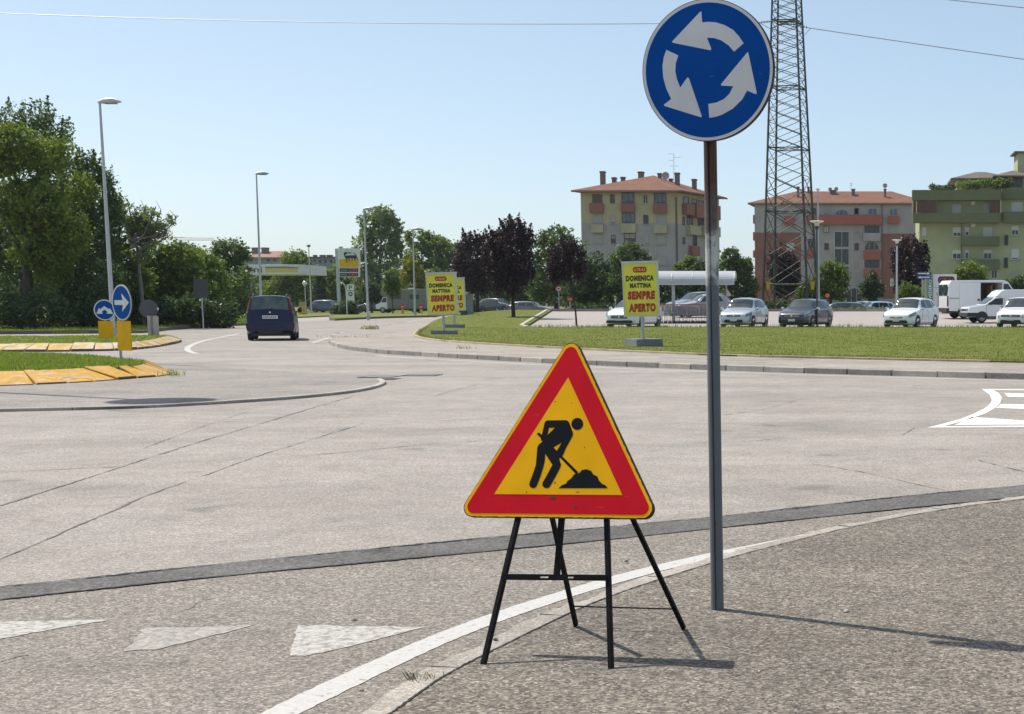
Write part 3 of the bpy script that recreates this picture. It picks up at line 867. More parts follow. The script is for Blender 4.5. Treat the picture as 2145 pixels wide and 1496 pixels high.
fig.prism([tz(964 + 44 * math.cos(t), 711 + 45 * math.sin(t)) for t in np.linspace(0, 2 * math.pi, 28, endpoint=False)], 0.0030, 0.0037, fr_t)
fig.prism([tz(*q) for q in [(660, 782), (668, 774), (680, 774), (712, 804), (698, 822)]], 0.0030, 0.0035, fr_t)
fig.prism([tz(*q) for q in [(838, 962), (852, 950), (974, 1070), (958, 1086)]], 0.0030, 0.0035, fr_t)
fig.build('digging_figure', M_SBLK, tri)
MB().prism([tz(*q) for q in [(828, 1187), (850, 1166), (886, 1151), (890, 1136), (920, 1116), (943, 1084), (980, 1076), (1001, 1053), (1035, 1047), (1068, 1060), (1086, 1088), (1114, 1100), (1127, 1131), (1150, 1156), (1175, 1166), (1190, 1187)]], 0.0030, 0.0037, fr_t).build('earth_heap', M_SBLK, tri)
scuff = MB()
for x, y, w, h in [(785, 1255, 26, 9), (950, 1318, 14, 12), (800, 1148, 5, 12), (587, 1216, 6, 6), (795, 541, 15, 2), (921, 555, 4, 4), (1018, 886, 4, 8), (968, 1216, 16, 4)]:
    scuff.prism([tz(x + w * math.cos(t) * rj.uniform(0.6, 1.2), y + h * math.sin(t) * rj.uniform(0.6, 1.2)) for t in np.linspace(0, 2 * math.pi, 10, endpoint=False)], 0.0031, 0.0031, fr_t)
tag(scuff.build('paint_chips', mat('chipped_paint', (0.05, 0.03, 0.03), 0.7), tri), kind='stuff')
# stand
f0, f1 = G(1010, 1392, 0.012), G(1278, 1401, 0.012)
b0, b1 = G(1205, 1313, 0.012), G(1432, 1319, 0.012)
bk = lambda u, v, d: on_plane(u, v, TO, TN) - TN * d - TL
def bar(name, p, q, w=0.009, d=0.009):
    p, q = np.asarray(p), np.asarray(q); t = q - p; L = np.linalg.norm(t); t /= L
    x = np.cross(t, TN); x /= np.linalg.norm(x); y = np.cross(t, x)
    m = MB()
    m.obox((p + q) / 2, x * w, y * 0.0025, t * L / 2)            # angle iron: two thin flanges
    m.obox((p + q) / 2 + x * (w - 0.0022) + y * (d + 0.0027), x * 0.0022, y * d, t * L / 2)
    return bevel(m.build(name, M_BLKLEG, tri), 0.001, 1)
lt, rt_ = bk(1095, 1000, 0.032), bk(1260, 1000, 0.032)
bar('front_leg', f0 - TL, lt); bar('front_leg', f1 - TL, rt_)
bar('rear_leg', b0 - TL, bk(1103, 900, 0.05), 0.0075); bar('rear_leg', b1 - TL, bk(1228, 900, 0.05), 0.0085)
bar('centre_strut', bk(1157, 1206, 0.03), bk(1176, 990, 0.03), 0.010)
def lerp_at(p, q, v):                                    # the point of a leg at a photo row
    lo, hi = 0.0, 1.0
    for _ in range(40):
        m = (lo + hi) / 2; P = p + (q - p) * m + TL; r = P - EYE
        row = YP - FPX * (r @ CU) / (r @ CF)
        if row > v: lo = m
        else: hi = m
    return p + (q - p) * lo
c0, c1 = lerp_at(f0 - TL, lt, 1209), lerp_at(f1 - TL, rt_, 1211)
ct = (c1 - c0); CLn = np.linalg.norm(ct); ct /= CLn; cu_ = np.cross(ct, TN); cu_ /= np.linalg.norm(cu_); cn = np.cross(ct, cu_)
xs_ = [0, 0.36, 0.44, 0.615, 0.685, 1]
m = MB()
fr_c = (c0, ct, -cu_ if cu_[2] < 0 else cu_, TN)
hole = lambda a, b: [(a * CLn + 0.006, -0.003), (b * CLn - 0.006, -0.003), (b * CLn, 0), (b * CLn - 0.006, 0.003), (a * CLn + 0.006, 0.003), (a * CLn, 0)]
m.prism([(0, -0.012), (CLn, -0.012), (CLn, 0.012), (0, 0.012)], 0.004, 0.008, fr_c, holes=[hole(0.36, 0.45), hole(0.61, 0.69)])
m.build('cross_bar', M_BLKLEG, tri)
r0, r1 = lerp_at(b0 - TL, bk(1103, 900, 0.05), 1270), lerp_at(b1 - TL, bk(1228, 900, 0.05), 1276)
MB().tube([r0, r1], 0.0035, 6).build('tie_rod', M_BLKLEG, tri)
for sx in (-0.1, 0.16):                                 # back rails that carry the plate
    a, b = TO - TL + TX * sx - TN * 0.030 - TZ * 0.06, TO - TL + TX * sx * 0.5 - TN * 0.030 + TZ * 0.4
    MB().tube([a, b], 0.008, 6).build('back_rail', M_BLKLEG, tri)

# --- round roundabout sign on its pole
def polemat():
    m, nt, bs = nodes('weathered_pole')
    co = opos(nt)
    sx = nt.nodes.new('ShaderNodeSeparateXYZ'); nt.links.new(co, sx.inputs[0])
    n1 = noise(nt, co, 9, 5, 0.65)
    md = nt.nodes.new('ShaderNodeMath'); md.operation = 'MULTIPLY_ADD'; nt.links.new(n1, md.inputs[0]); md.inputs[1].default_value = 0.5
    nt.links.new(sx.outputs[2], md.inputs[2])
    grey = mixc(nt, noise(nt, co, 5, 4), (0.10, 0.115, 0.125), (0.17, 0.185, 0.195))
    st = N(nt, 'ShaderNodeMapping'); st.inputs['Scale'].default_value = (40, 40, 2.2); nt.links.new(co, st.inputs[0])
    streak = noise(nt, st.outputs[0], 1.0, 4, 0.6)
    rust = mixc(nt, streak, (0.042, 0.018, 0.013), (0.115, 0.048, 0.032))
    # bare galvanised patch about 1.6 to 1.9 m up, streaked at its lower end
    lowp = ramp(nt, md.outputs[0], [(0.0, 0.0), (1.0, 1.0)])
    f = nt.nodes.new('ShaderNodeMapRange'); f.inputs['From Min'].default_value = 2.02; f.inputs['From Max'].default_value = 2.14; nt.links.new(md.outputs[0], f.inputs[0])
    g0 = nt.nodes.new('ShaderNodeMapRange'); g0.inputs['From Min'].default_value = 1.74; g0.inputs['From Max'].default_value = 1.80; nt.links.new(md.outputs[0], g0.inputs[0])
    pale = mixc(nt, streak, (0.22, 0.22, 0.20), (0.85, 0.83, 0.76))
    col = mixc(nt, g0.outputs[0], grey, pale)
    sm = nt.nodes.new('ShaderNodeMapRange'); sm.inputs['From Min'].default_value = 1.92; sm.inputs['From Max'].default_value = 1.99; nt.links.new(md.outputs[0], sm.inputs[0])
    col = mixc(nt, sm.outputs[0], col, mixc(nt, streak, (0.085, 0.06, 0.05), (0.2, 0.19, 0.185)))
    col = mixc(nt, f.outputs[0], col, rust)
    nt.links.new(col, bs.inputs['Base Color'])
    bs.inputs['Roughness'].default_value = 0.55
    bs.inputs['Metallic'].default_value = 0.15
    return m
PB = G(1503, 1276, 0.012)
YAW = R_(14.5)
rs = thing('roundabout_sign', 'large round blue sign with three white circling arrows on a tall rusty pole', 'traffic sign', tuple(PB))
prof = []
for k in range(64):                                     # round pole with a keyed groove facing the camera
    a = 2 * math.pi * k / 64
    r = 0.0295
    da = abs((a - R_(262) + math.pi) % (2 * math.pi) - math.pi)
    if da < 0.13: r = 0.0215
    prof.append((r * math.cos(a), r * math.sin(a)))
lx = -0.012
n_p = len(prof)
vs = [(x + lx * t, y, z) for z, t in ((-0.05, 0), (0.8, 0.27), (1.6, 0.55), (2.3, 0.8), (2.92, 1.0)) for x, y in prof]
fs = [(i * n_p + k, i * n_p + (k + 1) % n_p, (i + 1) * n_p + (k + 1) % n_p, (i + 1) * n_p + k) for i in range(4) for k in range(n_p)]
m = MB().add(vs, fs, 0, True); m.add(vs[-n_p:], [tuple(range(n_p))])
m.build('pole', polemat(), rs)
MB().tube([(-0.004, -0.0295, 0.405), (-0.004, -0.034, 0.405)], 0.006, 8).build('bolt', M_DKGREY, rs)
DCW = V(1481.5, 147.5, PB[1] - 0.062)
DC = DCW - PB
DX = np.array([math.cos(YAW), -math.sin(YAW), 0]); DN = np.array([-math.sin(YAW), -math.cos(YAW), 0]); DZ = np.array([0, 0, 1.0])
fr_d = (DC, DX, DZ, DN)
RD = 0.306
circ = lambda r, n=72: [(r * math.cos(2 * math.pi * k / n), r * math.sin(2 * math.pi * k / n)) for k in range(n)]
MB().prism(circ(RD), -0.024, 0.0, fr_d).build('back_plate', M_RIMRUST, rs)
MB().prism(circ(RD - 0.003), 0.0, 0.001, fr_d, holes=[]).build('white_border', M_SWHITE, rs)
MB().prism(circ(RD - 0.0165), 0.001, 0.002, fr_d).build('blue_disc', M_SBLUE, rs)
dz = lambda x, y: ((x - 461) / 357 * RD, -(y - 373) / 369 * RD)
ar = [[(430, 68), (434, 72), (437, 125), (470, 124), (510, 128), (560, 145), (605, 172), (634, 204), (660, 242), (608, 283), (580, 250), (540, 222), (500, 208), (462, 205), (485, 262), (484, 269), (478, 270), (276, 223), (271, 217)],
      [(240, 258), (305, 290), (290, 330), (287, 372), (295, 412), (313, 458), (351, 408), (358, 407), (362, 413), (429, 610), (425, 616), (226, 551), (221, 544), (262, 515), (236, 460), (220, 400), (217, 340), (225, 295)],
      [(680, 289), (684, 290), (728, 498), (727, 505), (720, 505), (676, 486), (650, 530), (598, 577), (540, 606), (505, 616), (470, 620), (466, 548), (510, 542), (552, 525), (582, 498), (602, 461), (538, 455), (535, 449)]]
for a in ar:
    MB().prism([dz(*q) for q in a], 0.002, 0.0028, fr_d).build('arrow', M_SWHITE, rs)
for dzz in (-0.14, 0.14):                              # clamps behind the plate
    MB().box(DC[0] - 0.06, DC[0] + 0.06, -0.036, 0.036, DC[2] + dzz - 0.02, DC[2] + dzz + 0.02).build('clamp', M_GALV, rs)

# ================================================================== ISLAND SIGNS
def disc_sign(name, label, cat, base, cpx, r, yaw, arrows, panel, post_top, group=None, pw=0.055, face=True):
    """cpx: photo pixel of the disc centre; panel: (z0, z1, width) of the yellow plate below"""
    t = thing(name, label, cat, tuple(base), 0, group)
    Y = base[1]
    X = np.array([math.cos(yaw), math.sin(yaw), 0]); Nn = np.array([math.sin(yaw), -math.cos(yaw), 0]); Z = np.array([0, 0, 1.0])
    c = on_plane(*cpx, base + Nn * 0.062, Nn) - base
    f = (c, X, Z, Nn)
    MB().tube([(0, 0, -0.1), (0, 0, post_top if post_top else c[2] + r * 0.8)], pw / 2, 10).build('post', M_GALV, t)
    MB().prism(circ(r, 48), -0.02, 0.0, f).build('back_plate', M_GREYBACK, t)
    if face:
        MB().prism(circ(r - 0.004, 48), 0.0, 0.002, f).build('white_border', M_SWHITE, t)
        MB().prism(circ(r - 0.035, 48), 0.002, 0.004, f).build('blue_disc', M_SBLUE, t)
        for a in arrows: MB().prism([(x * r, y * r) for x, y in a], 0.004, 0.006, f).build('arrow', M_SWHITE, t)
    if panel:
        z0, z1, w = panel
        fp = (np.array([c[0], c[1], 0]), X, Z, Nn)
        MB().prism([(-w / 2, z0), (w / 2, z0), (w / 2, z1), (-w / 2, z1)], -0.03, 0.0, fp).build('yellow_panel', M_YPANEL, t)
        for zz in (z0 + 0.08, z1 - 0.08): MB().box(-0.045, 0.045, -0.03, 0.04, zz - 0.02, zz + 0.02).build('clamp', M_GALV, t)
    return t
M_YPANEL = mat('yellow_plate', (0.80, 0.42, 0.012), 0.6, var=0.12, sc=4, spec=0.1)
ba = G(254, 757, 0.22)
sA = PPM(ba[1])
disc_sign('keep_right_sign', 'blue disc with white arrow pointing right above a tall yellow plate on the near island', 'traffic sign', ba, (255, 634), 37.5 / sA, R_(-35),
          [[(-0.72, 0.13), (0.12, 0.13), (0.02, 0.5), (0.74, 0.0), (0.02, -0.5), (0.12, -0.13), (-0.72, -0.13)]], ((757 - 734) / sA, (757 - 673) / sA, 0.48), None)
bb = G(223, 717, 0.2)
sB = PPM(bb[1])
disc_sign('divided_way_sign', 'blue disc with two splitting white arrows above a short yellow plate on the far island', 'traffic sign', bb, (219, 649.5), 21.7 / sB, R_(6),
          [[(0, 0.38), (0.42, 0.06), (0.5, 0.2), (0.78, -0.38), (0.16, -0.34), (0.27, -0.18), (0, 0.05), (-0.27, -0.18), (-0.16, -0.34), (-0.78, -0.38), (-0.5, 0.2), (-0.42, 0.06)]],
          ((717 - 709) / sB, (717 - 673) / sB, 0.42), None)
bc = G(314, 697.5, 0.1)
sC = PPM(bc[1])
t = disc_sign('back_of_round_sign', 'round sign seen from behind, grey, in front of dark trees beside a concrete stub', 'traffic sign', bc, (311, 647), 19 / sC, R_(5), [], None, 48 / sC + 0.0, face=False)
MB().prism([(-0.02, -0.05), (0.30, -0.05), (0.30, 0.05), (-0.02, 0.05)], -0.024, -0.021, (V(318, 647, bc[1]) - bc - np.array([0, 0.05, 0]), (1, 0, 0), (0, 0, 1), (0, -1, 0))).build('sticker', M_WHITEP, t)
bs_ = G(316, 698, 0.1)
st = thing('concrete_stub', 'pale weathered concrete stub post behind the round grey sign', 'post', (bs_[0], bs_[1] + 0.25, 0.1))
MB().box(-0.2, -0.06, -0.08, 0.08, -0.1, 0.72).build('slab', M_KERBL, st); MB().box(0.04, 0.2, -0.08, 0.08, -0.1, 0.72).build('slab', M_KERBL, st); MB().box(-0.06, 0.04, -0.06, 0.06, -0.1, 0.66).build('core', M_CONC, st)
bd = G(426, 686, 0.12)
sD = PPM(bd[1])
t = thing('square_board_sign', 'dark square board seen from behind on a thin post before leafy trees', 'traffic sign', tuple(bd))
MB().tube([(0, 0, -0.1), (0, 0, (686 - 584) / sD)], 0.035, 8).build('post', M_GALV, t)
MB().box(-15 / sD, 14 / sD, -0.05, -0.02, (686 - 625) / sD, (686 - 586) / sD).build('board', M_DKGREY, t)
for z in (64, 95): MB().box(-15 / sD, 14 / sD, -0.02, 0.0, z / sD - 0.03, z / sD + 0.03).build('rail', M_DKGREY, t)

# ================================================================== STREET LAMPS
def street_lamp(base, h, label, lean=0.0, dirx=1.0, s=1.0):
    t = thing('street_lamp', label, 'street lamp', tuple(base), 0, 'tall street lamps along the road')
    MB().tube([(0, 0, -0.1), (lean * 0.3, 0, h * 0.3), (lean, 0, h)], [0.095 * s, 0.08 * s, 0.045 * s], 10).build('pole', M_LAMP, t)
    L = 0.85 * dirx
    hd = MB().tube([(lean - 0.06 * dirx, 0, h + 0.01), (lean + L * 0.2, 0, h + 0.06), (lean + L * 0.6, 0, h + 0.075), (lean + L, 0, h + 0.03)], [0.05, 0.11, 0.13, 0.03], 10)
    hd.build('lamp_head', M_LAMP, t)
    MB().box(lean + L * 0.25 if dirx > 0 else lean + L * 0.8, lean + L * 0.8 if dirx > 0 else lean + L * 0.25, -0.09, 0.09, h - 0.055, h - 0.03).build('lens', M_LENS, t)
    MB().tube([(0, 0, -0.02), (0, 0, 0.25)], 0.13 * s, 10).build('base_collar', M_GALV, t)
    return t
def lamp_at(u, v, top_u, top_v, label, z=0.0, s=1.0):
    b = G(u, v, z)
    tp = V(top_u, top_v, b[1])
    return street_lamp(b, tp[2] - b[2], label, tp[0] - b[0], 1.0, s)
lamp_at(238, 699.5, 209, 215, 'tallest street lamp at the left, standing before the big green trees', 0.12)
lamp_at(548.5, 675, 537, 365, 'street lamp rising behind the dark blue car', 0.0)
lamp_at(771.5, 668, 762, 439, 'street lamp before the tall poplar, right of the petrol price sign', 0.12)
lamp_at(869.5, 661, 865, 481, 'furthest street lamp, just left of the yellow poster panels', 0.12)
# mast lamp on the island just outside the picture: its round head throws the oval shadow on the apron
d_s = np.array([-SUN_DX, -SUN_DY]) / math.tan(SUN_EL)
hm = 10.0
end = G(340, 838, 0.05)
mb_ = np.array([end[0] - d_s[0] * hm, end[1] - d_s[1] * hm, 0.22])
t = thing('mast_lamp', 'tall mast lamp with a round disc head at the left on the near island', 'street lamp', tuple(mb_))
MB().tube([(0, 0, -0.1), (0, 0, hm - 0.3)], [0.08, 0.055], 12).build('pole', M_LAMP, t)
MB().lathe([(0.03, hm - 0.5), (0.1, hm - 0.35), (0.66, hm - 0.26), (0.72, hm - 0.2), (0.66, hm - 0.14), (0.02, hm - 0.06)], 32).build('disc_head', M_LAMP, t)

# ================================================================== POSTER PANELS ON THE LAWN
def vinyl(name, c):
    m, nt, bs = nodes(name)
    p = opos(nt)
    col = mixc(nt, 1.0, c, ramp(nt, noise(nt, p, 3, 4), [(0.3, 0.88), (0.7, 1.06)]), 'MULTIPLY')
    nt.links.new(col, bs.inputs['Base Color']); bs.inputs['Roughness'].default_value = 0.5
    tr = nt.nodes.new('ShaderNodeBsdfTranslucent'); nt.links.new(col, tr.inputs[0])
    mx = nt.nodes.new('ShaderNodeMixShader'); mx.inputs[0].default_value = 0.3
    nt.links.new(bs.outputs[0], mx.inputs[1]); nt.links.new(tr.outputs[0], mx.inputs[2])
    nt.links.new(mx.outputs[0], nt.nodes['Material Output'].inputs[0])
    return m
M_VYEL = vinyl('yellow_vinyl', (0.86, 0.83, 0.10))
M_VRED = mat('red_print', (0.42, 0.02, 0.015), 0.5, var=0.1)
M_VBLK = mat('black_print', (0.02, 0.02, 0.018), 0.5)
M_ALU = mat('aluminium_frame', (0.55, 0.56, 0.56), 0.4, 0.6)
def lens_outline(w, h, n=10):
    """slanted rounded badge outline"""
    pts = []
    for cx, a0 in ((w / 2 - h / 2, -90), (-w / 2 + h / 2, 90)):
        for k in range(n + 1):
            a = R_(a0 + 180 * k / n); pts.append((cx + h / 2 * math.cos(a) * 0.8, h / 2 * math.sin(a)))
    return pts
def poster(label, base, w, z0, z1, bw, bh, yaw, roll, block=None):
    t = thing('poster_panel', label, 'advertising panel', tuple(base), yaw, 'yellow poster panels on the lawn')
    t.rotation_euler = (0, 0, yaw)
    bb = MB().box(-bw / 2, bw / 2, -0.3, 0.3, -0.05, bh) if not block else MB().box(-block[0] / 2, block[0] / 2, -block[0] / 2, block[0] / 2, -0.05, bh)
    bo = bb.build('base_block', M_CONC, t)
    if block: bo.rotation_euler = (0, 0, R_(block[1]))
    h = z1 - z0
    fx = bpy.data.objects.new('panel_frame', None)
    m = MB(); b = 0.035
    for q in ((-w / 2, w / 2, -0.06, 0.06, z1 - b, z1), (-w / 2, w / 2, -0.06, 0.06, z0, z0 + b), (-w / 2, -w / 2 + b, -0.06, 0.06, z0 + b, z1 - b), (w / 2 - b, w / 2, -0.06, 0.06, z0 + b, z1 - b)): m.box(*q)
    o = [m.build('frame', M_ALU, t)]
    o.append(MB().tube([(0, 0, bh), (0, 0, z0)], 0.05, 10).build('post', M_GALV, t))
    o.append(MB().box(-w / 2 - 0.02, w / 2 + 0.02, -0.075, 0.075, z1, z1 + 0.035).build('top_cap', M_ALU, t))
    pn = MB().box(-w / 2 + b, w / 2 - b, -0.05, 0.05, z0 + b, z1 - b).build('yellow_sheet', M_VYEL, t); o.append(pn)
    y = -0.054
    def L(txt, fx0, fx1, fz0, fz1, mt, fat, sh=0.1):
        l = lettering('lettering', txt, -w / 2 + fx0 * w, z0 + fz0 * h, (fx1 - fx0) * w, (fz1 - fz0) * h, y, mt, pn, fat, sh)
    L('DOMENICA', 0.10, 0.88, 0.655, 0.76, M_VBLK, 0.07, 0.05)
    L('MATTINA', 0.20, 0.80, 0.53, 0.62, M_VBLK, 0.07, 0.05)
    L('SEMPRE', 0.13, 0.90, 0.315, 0.475, M_VRED, 0.08)
    L('APERTO', 0.14, 0.90, 0.085, 0.245, M_VRED, 0.08)
    MB().prism([(x, z) for x, z in lens_outline(0.42 * w, 0.105 * h)], 0.0, 0.004, ((0.0, -0.05, z0 + 0.865 * h), (1, 0, 0), (0, 0, 1), (0, -1, 0))).build('logo_badge', M_VRED, pn)
    lettering('logo_lettering', 'CRAI', -0.16 * w, z0 + 0.838 * h, 0.32 * w, 0.052 * h, -0.0565, M_VYEL, pn, 0.02, 0.3)
    for q in o:                                          # the panel leans a little with its post
        q.matrix_parent_inverse = Matrix.Identity(4)
        q.rotation_euler = (0, roll, 0)
    return t
p3 = G(1348, 725, 0.135); s3 = PPM(p3[1])
poster('yellow shop poster panel nearest the tall sign pole, on a split concrete base', p3, 75 / s3, (725 - 664) / s3, (725 - 552) / s3, 77 / s3, 15 / s3, R_(-3), R_(-1.6), (0.83, 37))
p1 = G(931, 700, 0.135); s1 = PPM(p1[1])
poster('yellow shop poster panel in front of its twin at the lawn left end', p1, 65 / s1, (700 - 660) / s1, (700 - 574) / s1, 46 / s1, 8 / s1, R_(-6), R_(-1.5))
p2 = G(953, 686.5, 0.135); s2 = PPM(p2[1])
poster('yellow shop poster panel half hidden behind the left one', p2, 52 / s2, (686 - 651) / s2, (686 - 584) / s2, 34 / s2, 7 / s2, R_(-6), R_(-1.5))

# ================================================================== VEHICLES
def mono(xs, ys, x):
    """smooth monotone interpolation"""
    xs, ys, x = np.asarray(xs, float), np.asarray(ys, float), np.asarray(x, float)
    d = np.diff(ys) / np.diff(xs); m = np.zeros_like(ys)
    m[0], m[-1] = d[0], d[-1]
    for i in range(1, len(ys) - 1): m[i] = 0 if d[i - 1] * d[i] <= 0 else 2 * d[i - 1] * d[i] / (d[i - 1] + d[i])
    i = np.clip(np.searchsorted(xs, x) - 1, 0, len(xs) - 2); h = xs[i + 1] - xs[i]; t = np.clip((x - xs[i]) / h, 0, 1)
    return (2 * t**3 - 3 * t**2 + 1) * ys[i] + (t**3 - 2 * t**2 + t) * h * m[i] + (-2 * t**3 + 3 * t**2) * ys[i + 1] + (t**3 - t**2) * h * m[i + 1]

class Shell:
    """car shell: stations (s = share of length from the nose; bottom, belt, top heights; half widths at bottom, belt, top as shares of W/2)"""
    def __init__(c, L, Wd, st):
        c.L, c.W, c.st = L, Wd, np.array(st, float)
    def par(c, s):
        return [float(mono(c.st[:, 0], c.st[:, k], s)) for k in range(1, 7)]
    def pt(c, s, t, side=1):
        zb, zl, zt, wb, wl, wt = c.par(s); hw = c.W / 2
        te = zt - min(0.06, 0.3 * max(zt - zl, 0.0)) - 0.004
        if t <= 1:
            y = np.interp(t, [0, 0.12, 0.35, 0.7, 0.92, 1], [0.92 * wb, 0.985 * wb, wb, 0.6 * wb + 0.4 * wl, wl * 1.003, wl * 0.985]); z = zb + (zl - zb) * t
        elif t <= 2:
            q = t - 1; y = wl * 0.985 + (wt - wl * 0.985) * (0.82 * q + 0.18 * q * q); z = zl + (te - zl) * q
        else:
            q = min(t - 2, 1); y = wt * (1 - q ** 1.25); z = te + (zt - te) * (1 - (1 - q) ** 2.4)
        return np.array([c.L / 2 - s * c.L, side * y * hw, z])
    def norm(c, s, t, side):
        e = 0.004
        a = c.pt(min(s + e, 1), t, side) - c.pt(max(s - e, 0), t, side)
        b = c.pt(s, min(t + e, 2.99), side) - c.pt(s, max(t - e, 0), side)
        n = np.cross(a, b); n = n / (np.linalg.norm(n) + 1e-9)
        return n if n[1] * side + n[2] * 0.5 + (0.0) > -0.2 and (n @ np.array([0, side, 0.6])) > 0 else -n
    def body(c, name, mats, parent, ns=56):
        S = sorted(set(list(np.linspace(0, 1, ns)) + list(c.st[:, 0])))
        T = [0, .06, .12, .22, .35, .5, .7, .85, .92, 1, 1.15, 1.4, 1.7, 1.9, 2.0, 2.08, 2.2, 2.4, 2.7, 3.0]
        full = [(t, 1) for t in T] + [(t, -1) for t in reversed(T[:-1])]
        vs = [c.pt(s, t, sd) for s in S for t, sd in full]
        n = len(full)
        fs = [(i * n + k, i * n + k + 1, (i + 1) * n + k + 1, (i + 1) * n + k) for i in range(len(S) - 1) for k in range(n - 1)]
        fs += [tuple(range(n)), tuple(reversed(range((len(S) - 1) * n, len(S) * n)))]
        fs += [(i * n, (i + 1) * n, (i + 1) * n + n - 1, i * n + n - 1) for i in range(len(S) - 1)]
        return MB().add(vs, fs, 0, True).build(name, mats, parent)
    def patch(c, name, m, parent, s0, s1, t0, t1, side=1, off=0.006, ns=10, nt_=6, both=False, sk0=0.0, sk1=0.0, build=True):
        """a pane or lens lying on the shell; sk0, sk1 slant its front and rear edges; both: spans across the roof line"""
        mb = MB()
        sides = (1, -1) if both else (side,)
        for sd in sides:
            vs = []
            for j in range(nt_ + 1):
                t = t0 + (t1 - t0) * j / nt_; q = j / nt_
                for i in range(ns + 1):
                    a, b = s0 + sk0 * q, s1 + sk1 * q
                    s = a + (b - a) * i / ns
                    vs.append(c.pt(s, t, sd) + c.norm(s, t, sd) * off)
            w = ns + 1
            mb.add(vs, [(j * w + i, j * w + i + 1, (j + 1) * w + i + 1, (j + 1) * w + i) for j in range(nt_) for i in range(ns)], 0, True)
        return mb.build(name, m, parent) if build else mb
    def side_y(c, s, z):
        zb, zl, zt, wb, wl, wt = c.par(s)
        return c.pt(s, np.clip((z - zb) / (zl - zb), 0, 1))[1]

def wheel(parent, x, y, r, side, w=0.2, rim=None):
    tw = MB().lathe([(r * 0.62, -w / 2), (r * 0.9, -w / 2), (r * 0.98, -w * 0.38), (r, -w * 0.2), (r, w * 0.2), (r * 0.98, w * 0.38), (r * 0.9, w / 2), (r * 0.62, w / 2)], 28, 0, (x, y, r), 'y')
    g = bpy.data.objects.new('wheel', None)
    tyre = tw.build('wheel', M_RUBBER, parent)
    yo = y + side * (w / 2 - 0.03)
    rm = MB()
    rm.lathe([(r * 0.64, yo + side * 0.028), (r * 0.58, yo + side * 0.02), (r * 0.56, yo - side * 0.03)], 28, 0, (x, 0, r), 'y')
    rm.lathe([(0.01, yo + side * 0.018), (r * 0.14, yo + side * 0.016), (r * 0.16, yo - side * 0.03)], 16, 0, (x, 0, r), 'y')
    for k in range(7):
        a = 2 * math.pi * k / 7 + 0.3
        d = np.array([math.cos(a), 0, math.sin(a)]); n = np.array([-math.sin(a), 0, math.cos(a)])
        rm.obox(np.array([x, yo + side * 0.004, r]) + d * r * 0.36, d * r * 0.24, n * r * 0.07, np.array([0, 0.012, 0]))
    rm.lathe([(0.0, yo - side * 0.035), (r * 0.6, yo - side * 0.035)], 20, 1, (x, 0, r), 'y')
    rm.build('rim', [rim or M_RIM, M_PLASTIC], tyre)
    return tyre

def arch(sh, parent, sx, r, side):
    x = sh.L / 2 - sx * sh.L
    pts_o, pts_i = [], []
    R1 = r + 0.055
    vs = []
    for k in range(25):
        a = math.pi * (-0.04 + 1.08 * k / 24)
        X, Z = x + R1 * math.cos(a), max(r + R1 * math.sin(a), sh.par(sx)[0] - 0.02)
        s = np.clip((sh.L / 2 - X) / sh.L, 0, 1)
        vs.append((X, side * (sh.side_y(s, Z) + 0.005), Z))
    vs.append((x, side * (sh.side_y(sx, r) + 0.006), sh.par(sx)[0] - 0.02))
    n = len(vs)
    return MB().add(vs, [(i, i + 1, n - 1) for i in range(n - 2)]).build('wheel_arch', M_PLASTIC, parent)

def seam(sh, parent, paths, name='door_seam', w=0.0025):
    mb = MB()
    for side in (1, -1):
        for (s0, t0), (s1, t1) in paths:
            P = [sh.pt(s0 + (s1 - s0) * i / 8, t0 + (t1 - t0) * i / 8, side) + np.array([0, side * 0.004, 0]) for i in range(9)]
            mb.tube(P, w, 4, cap=False)
    return mb.build(name, M_PLASTIC, parent)

def car(name, label, cat, pos, heading, L, Wd, st, paint, glass, wheels, r, group=None, detail=None):
    """glass: dict of pane extents; detail(sh, t) adds what is particular to the model; heading: direction the nose points"""
    t = thing(name, label, cat, tuple(pos), math.atan2(heading[1], heading[0]), group)
    sh = Shell(L, Wd, st)
    sh.body('body', [paint], t)
    g = glass
    if 'ws' in g: sh.patch('windscreen', M_GLASS, t, g['ws'][0], g['ws'][1], 2.03, 3.0, both=True, off=0.008, ns=12)
    if 'rw' in g: sh.patch('rear_window', M_REARG if 'rwt' in g else M_GLASS, t, g['rw'][0], g['rw'][1], g.get('rwt', 2.03), 3.0, both=True, off=0.008, ns=10)
    for q in g.get('side', []):
        for sd in (1, -1): sh.patch('side_window', M_GLASS, t, q[0], q[1], q[4] if len(q) > 4 else 1.1, q[5] if len(q) > 5 else 1.88, sd, 0.006, 10, 6, sk0=q[2], sk1=q[3])
    for sx in wheels:
        for sd in (1, -1):
            arch(sh, t, sx, r, sd)
            wheel(t, L / 2 - sx * L, sd * (sh.side_y(sx, r) - 0.092), r, sd)
    MB().box(-L * 0.46, L * 0.46, -Wd * 0.40, Wd * 0.40, st[len(st) // 2][1] - 0.03, st[len(st) // 2][1] + 0.12).build('underbody', M_PLASTIC, t)
    if detail: detail(sh, t)
    return t, sh

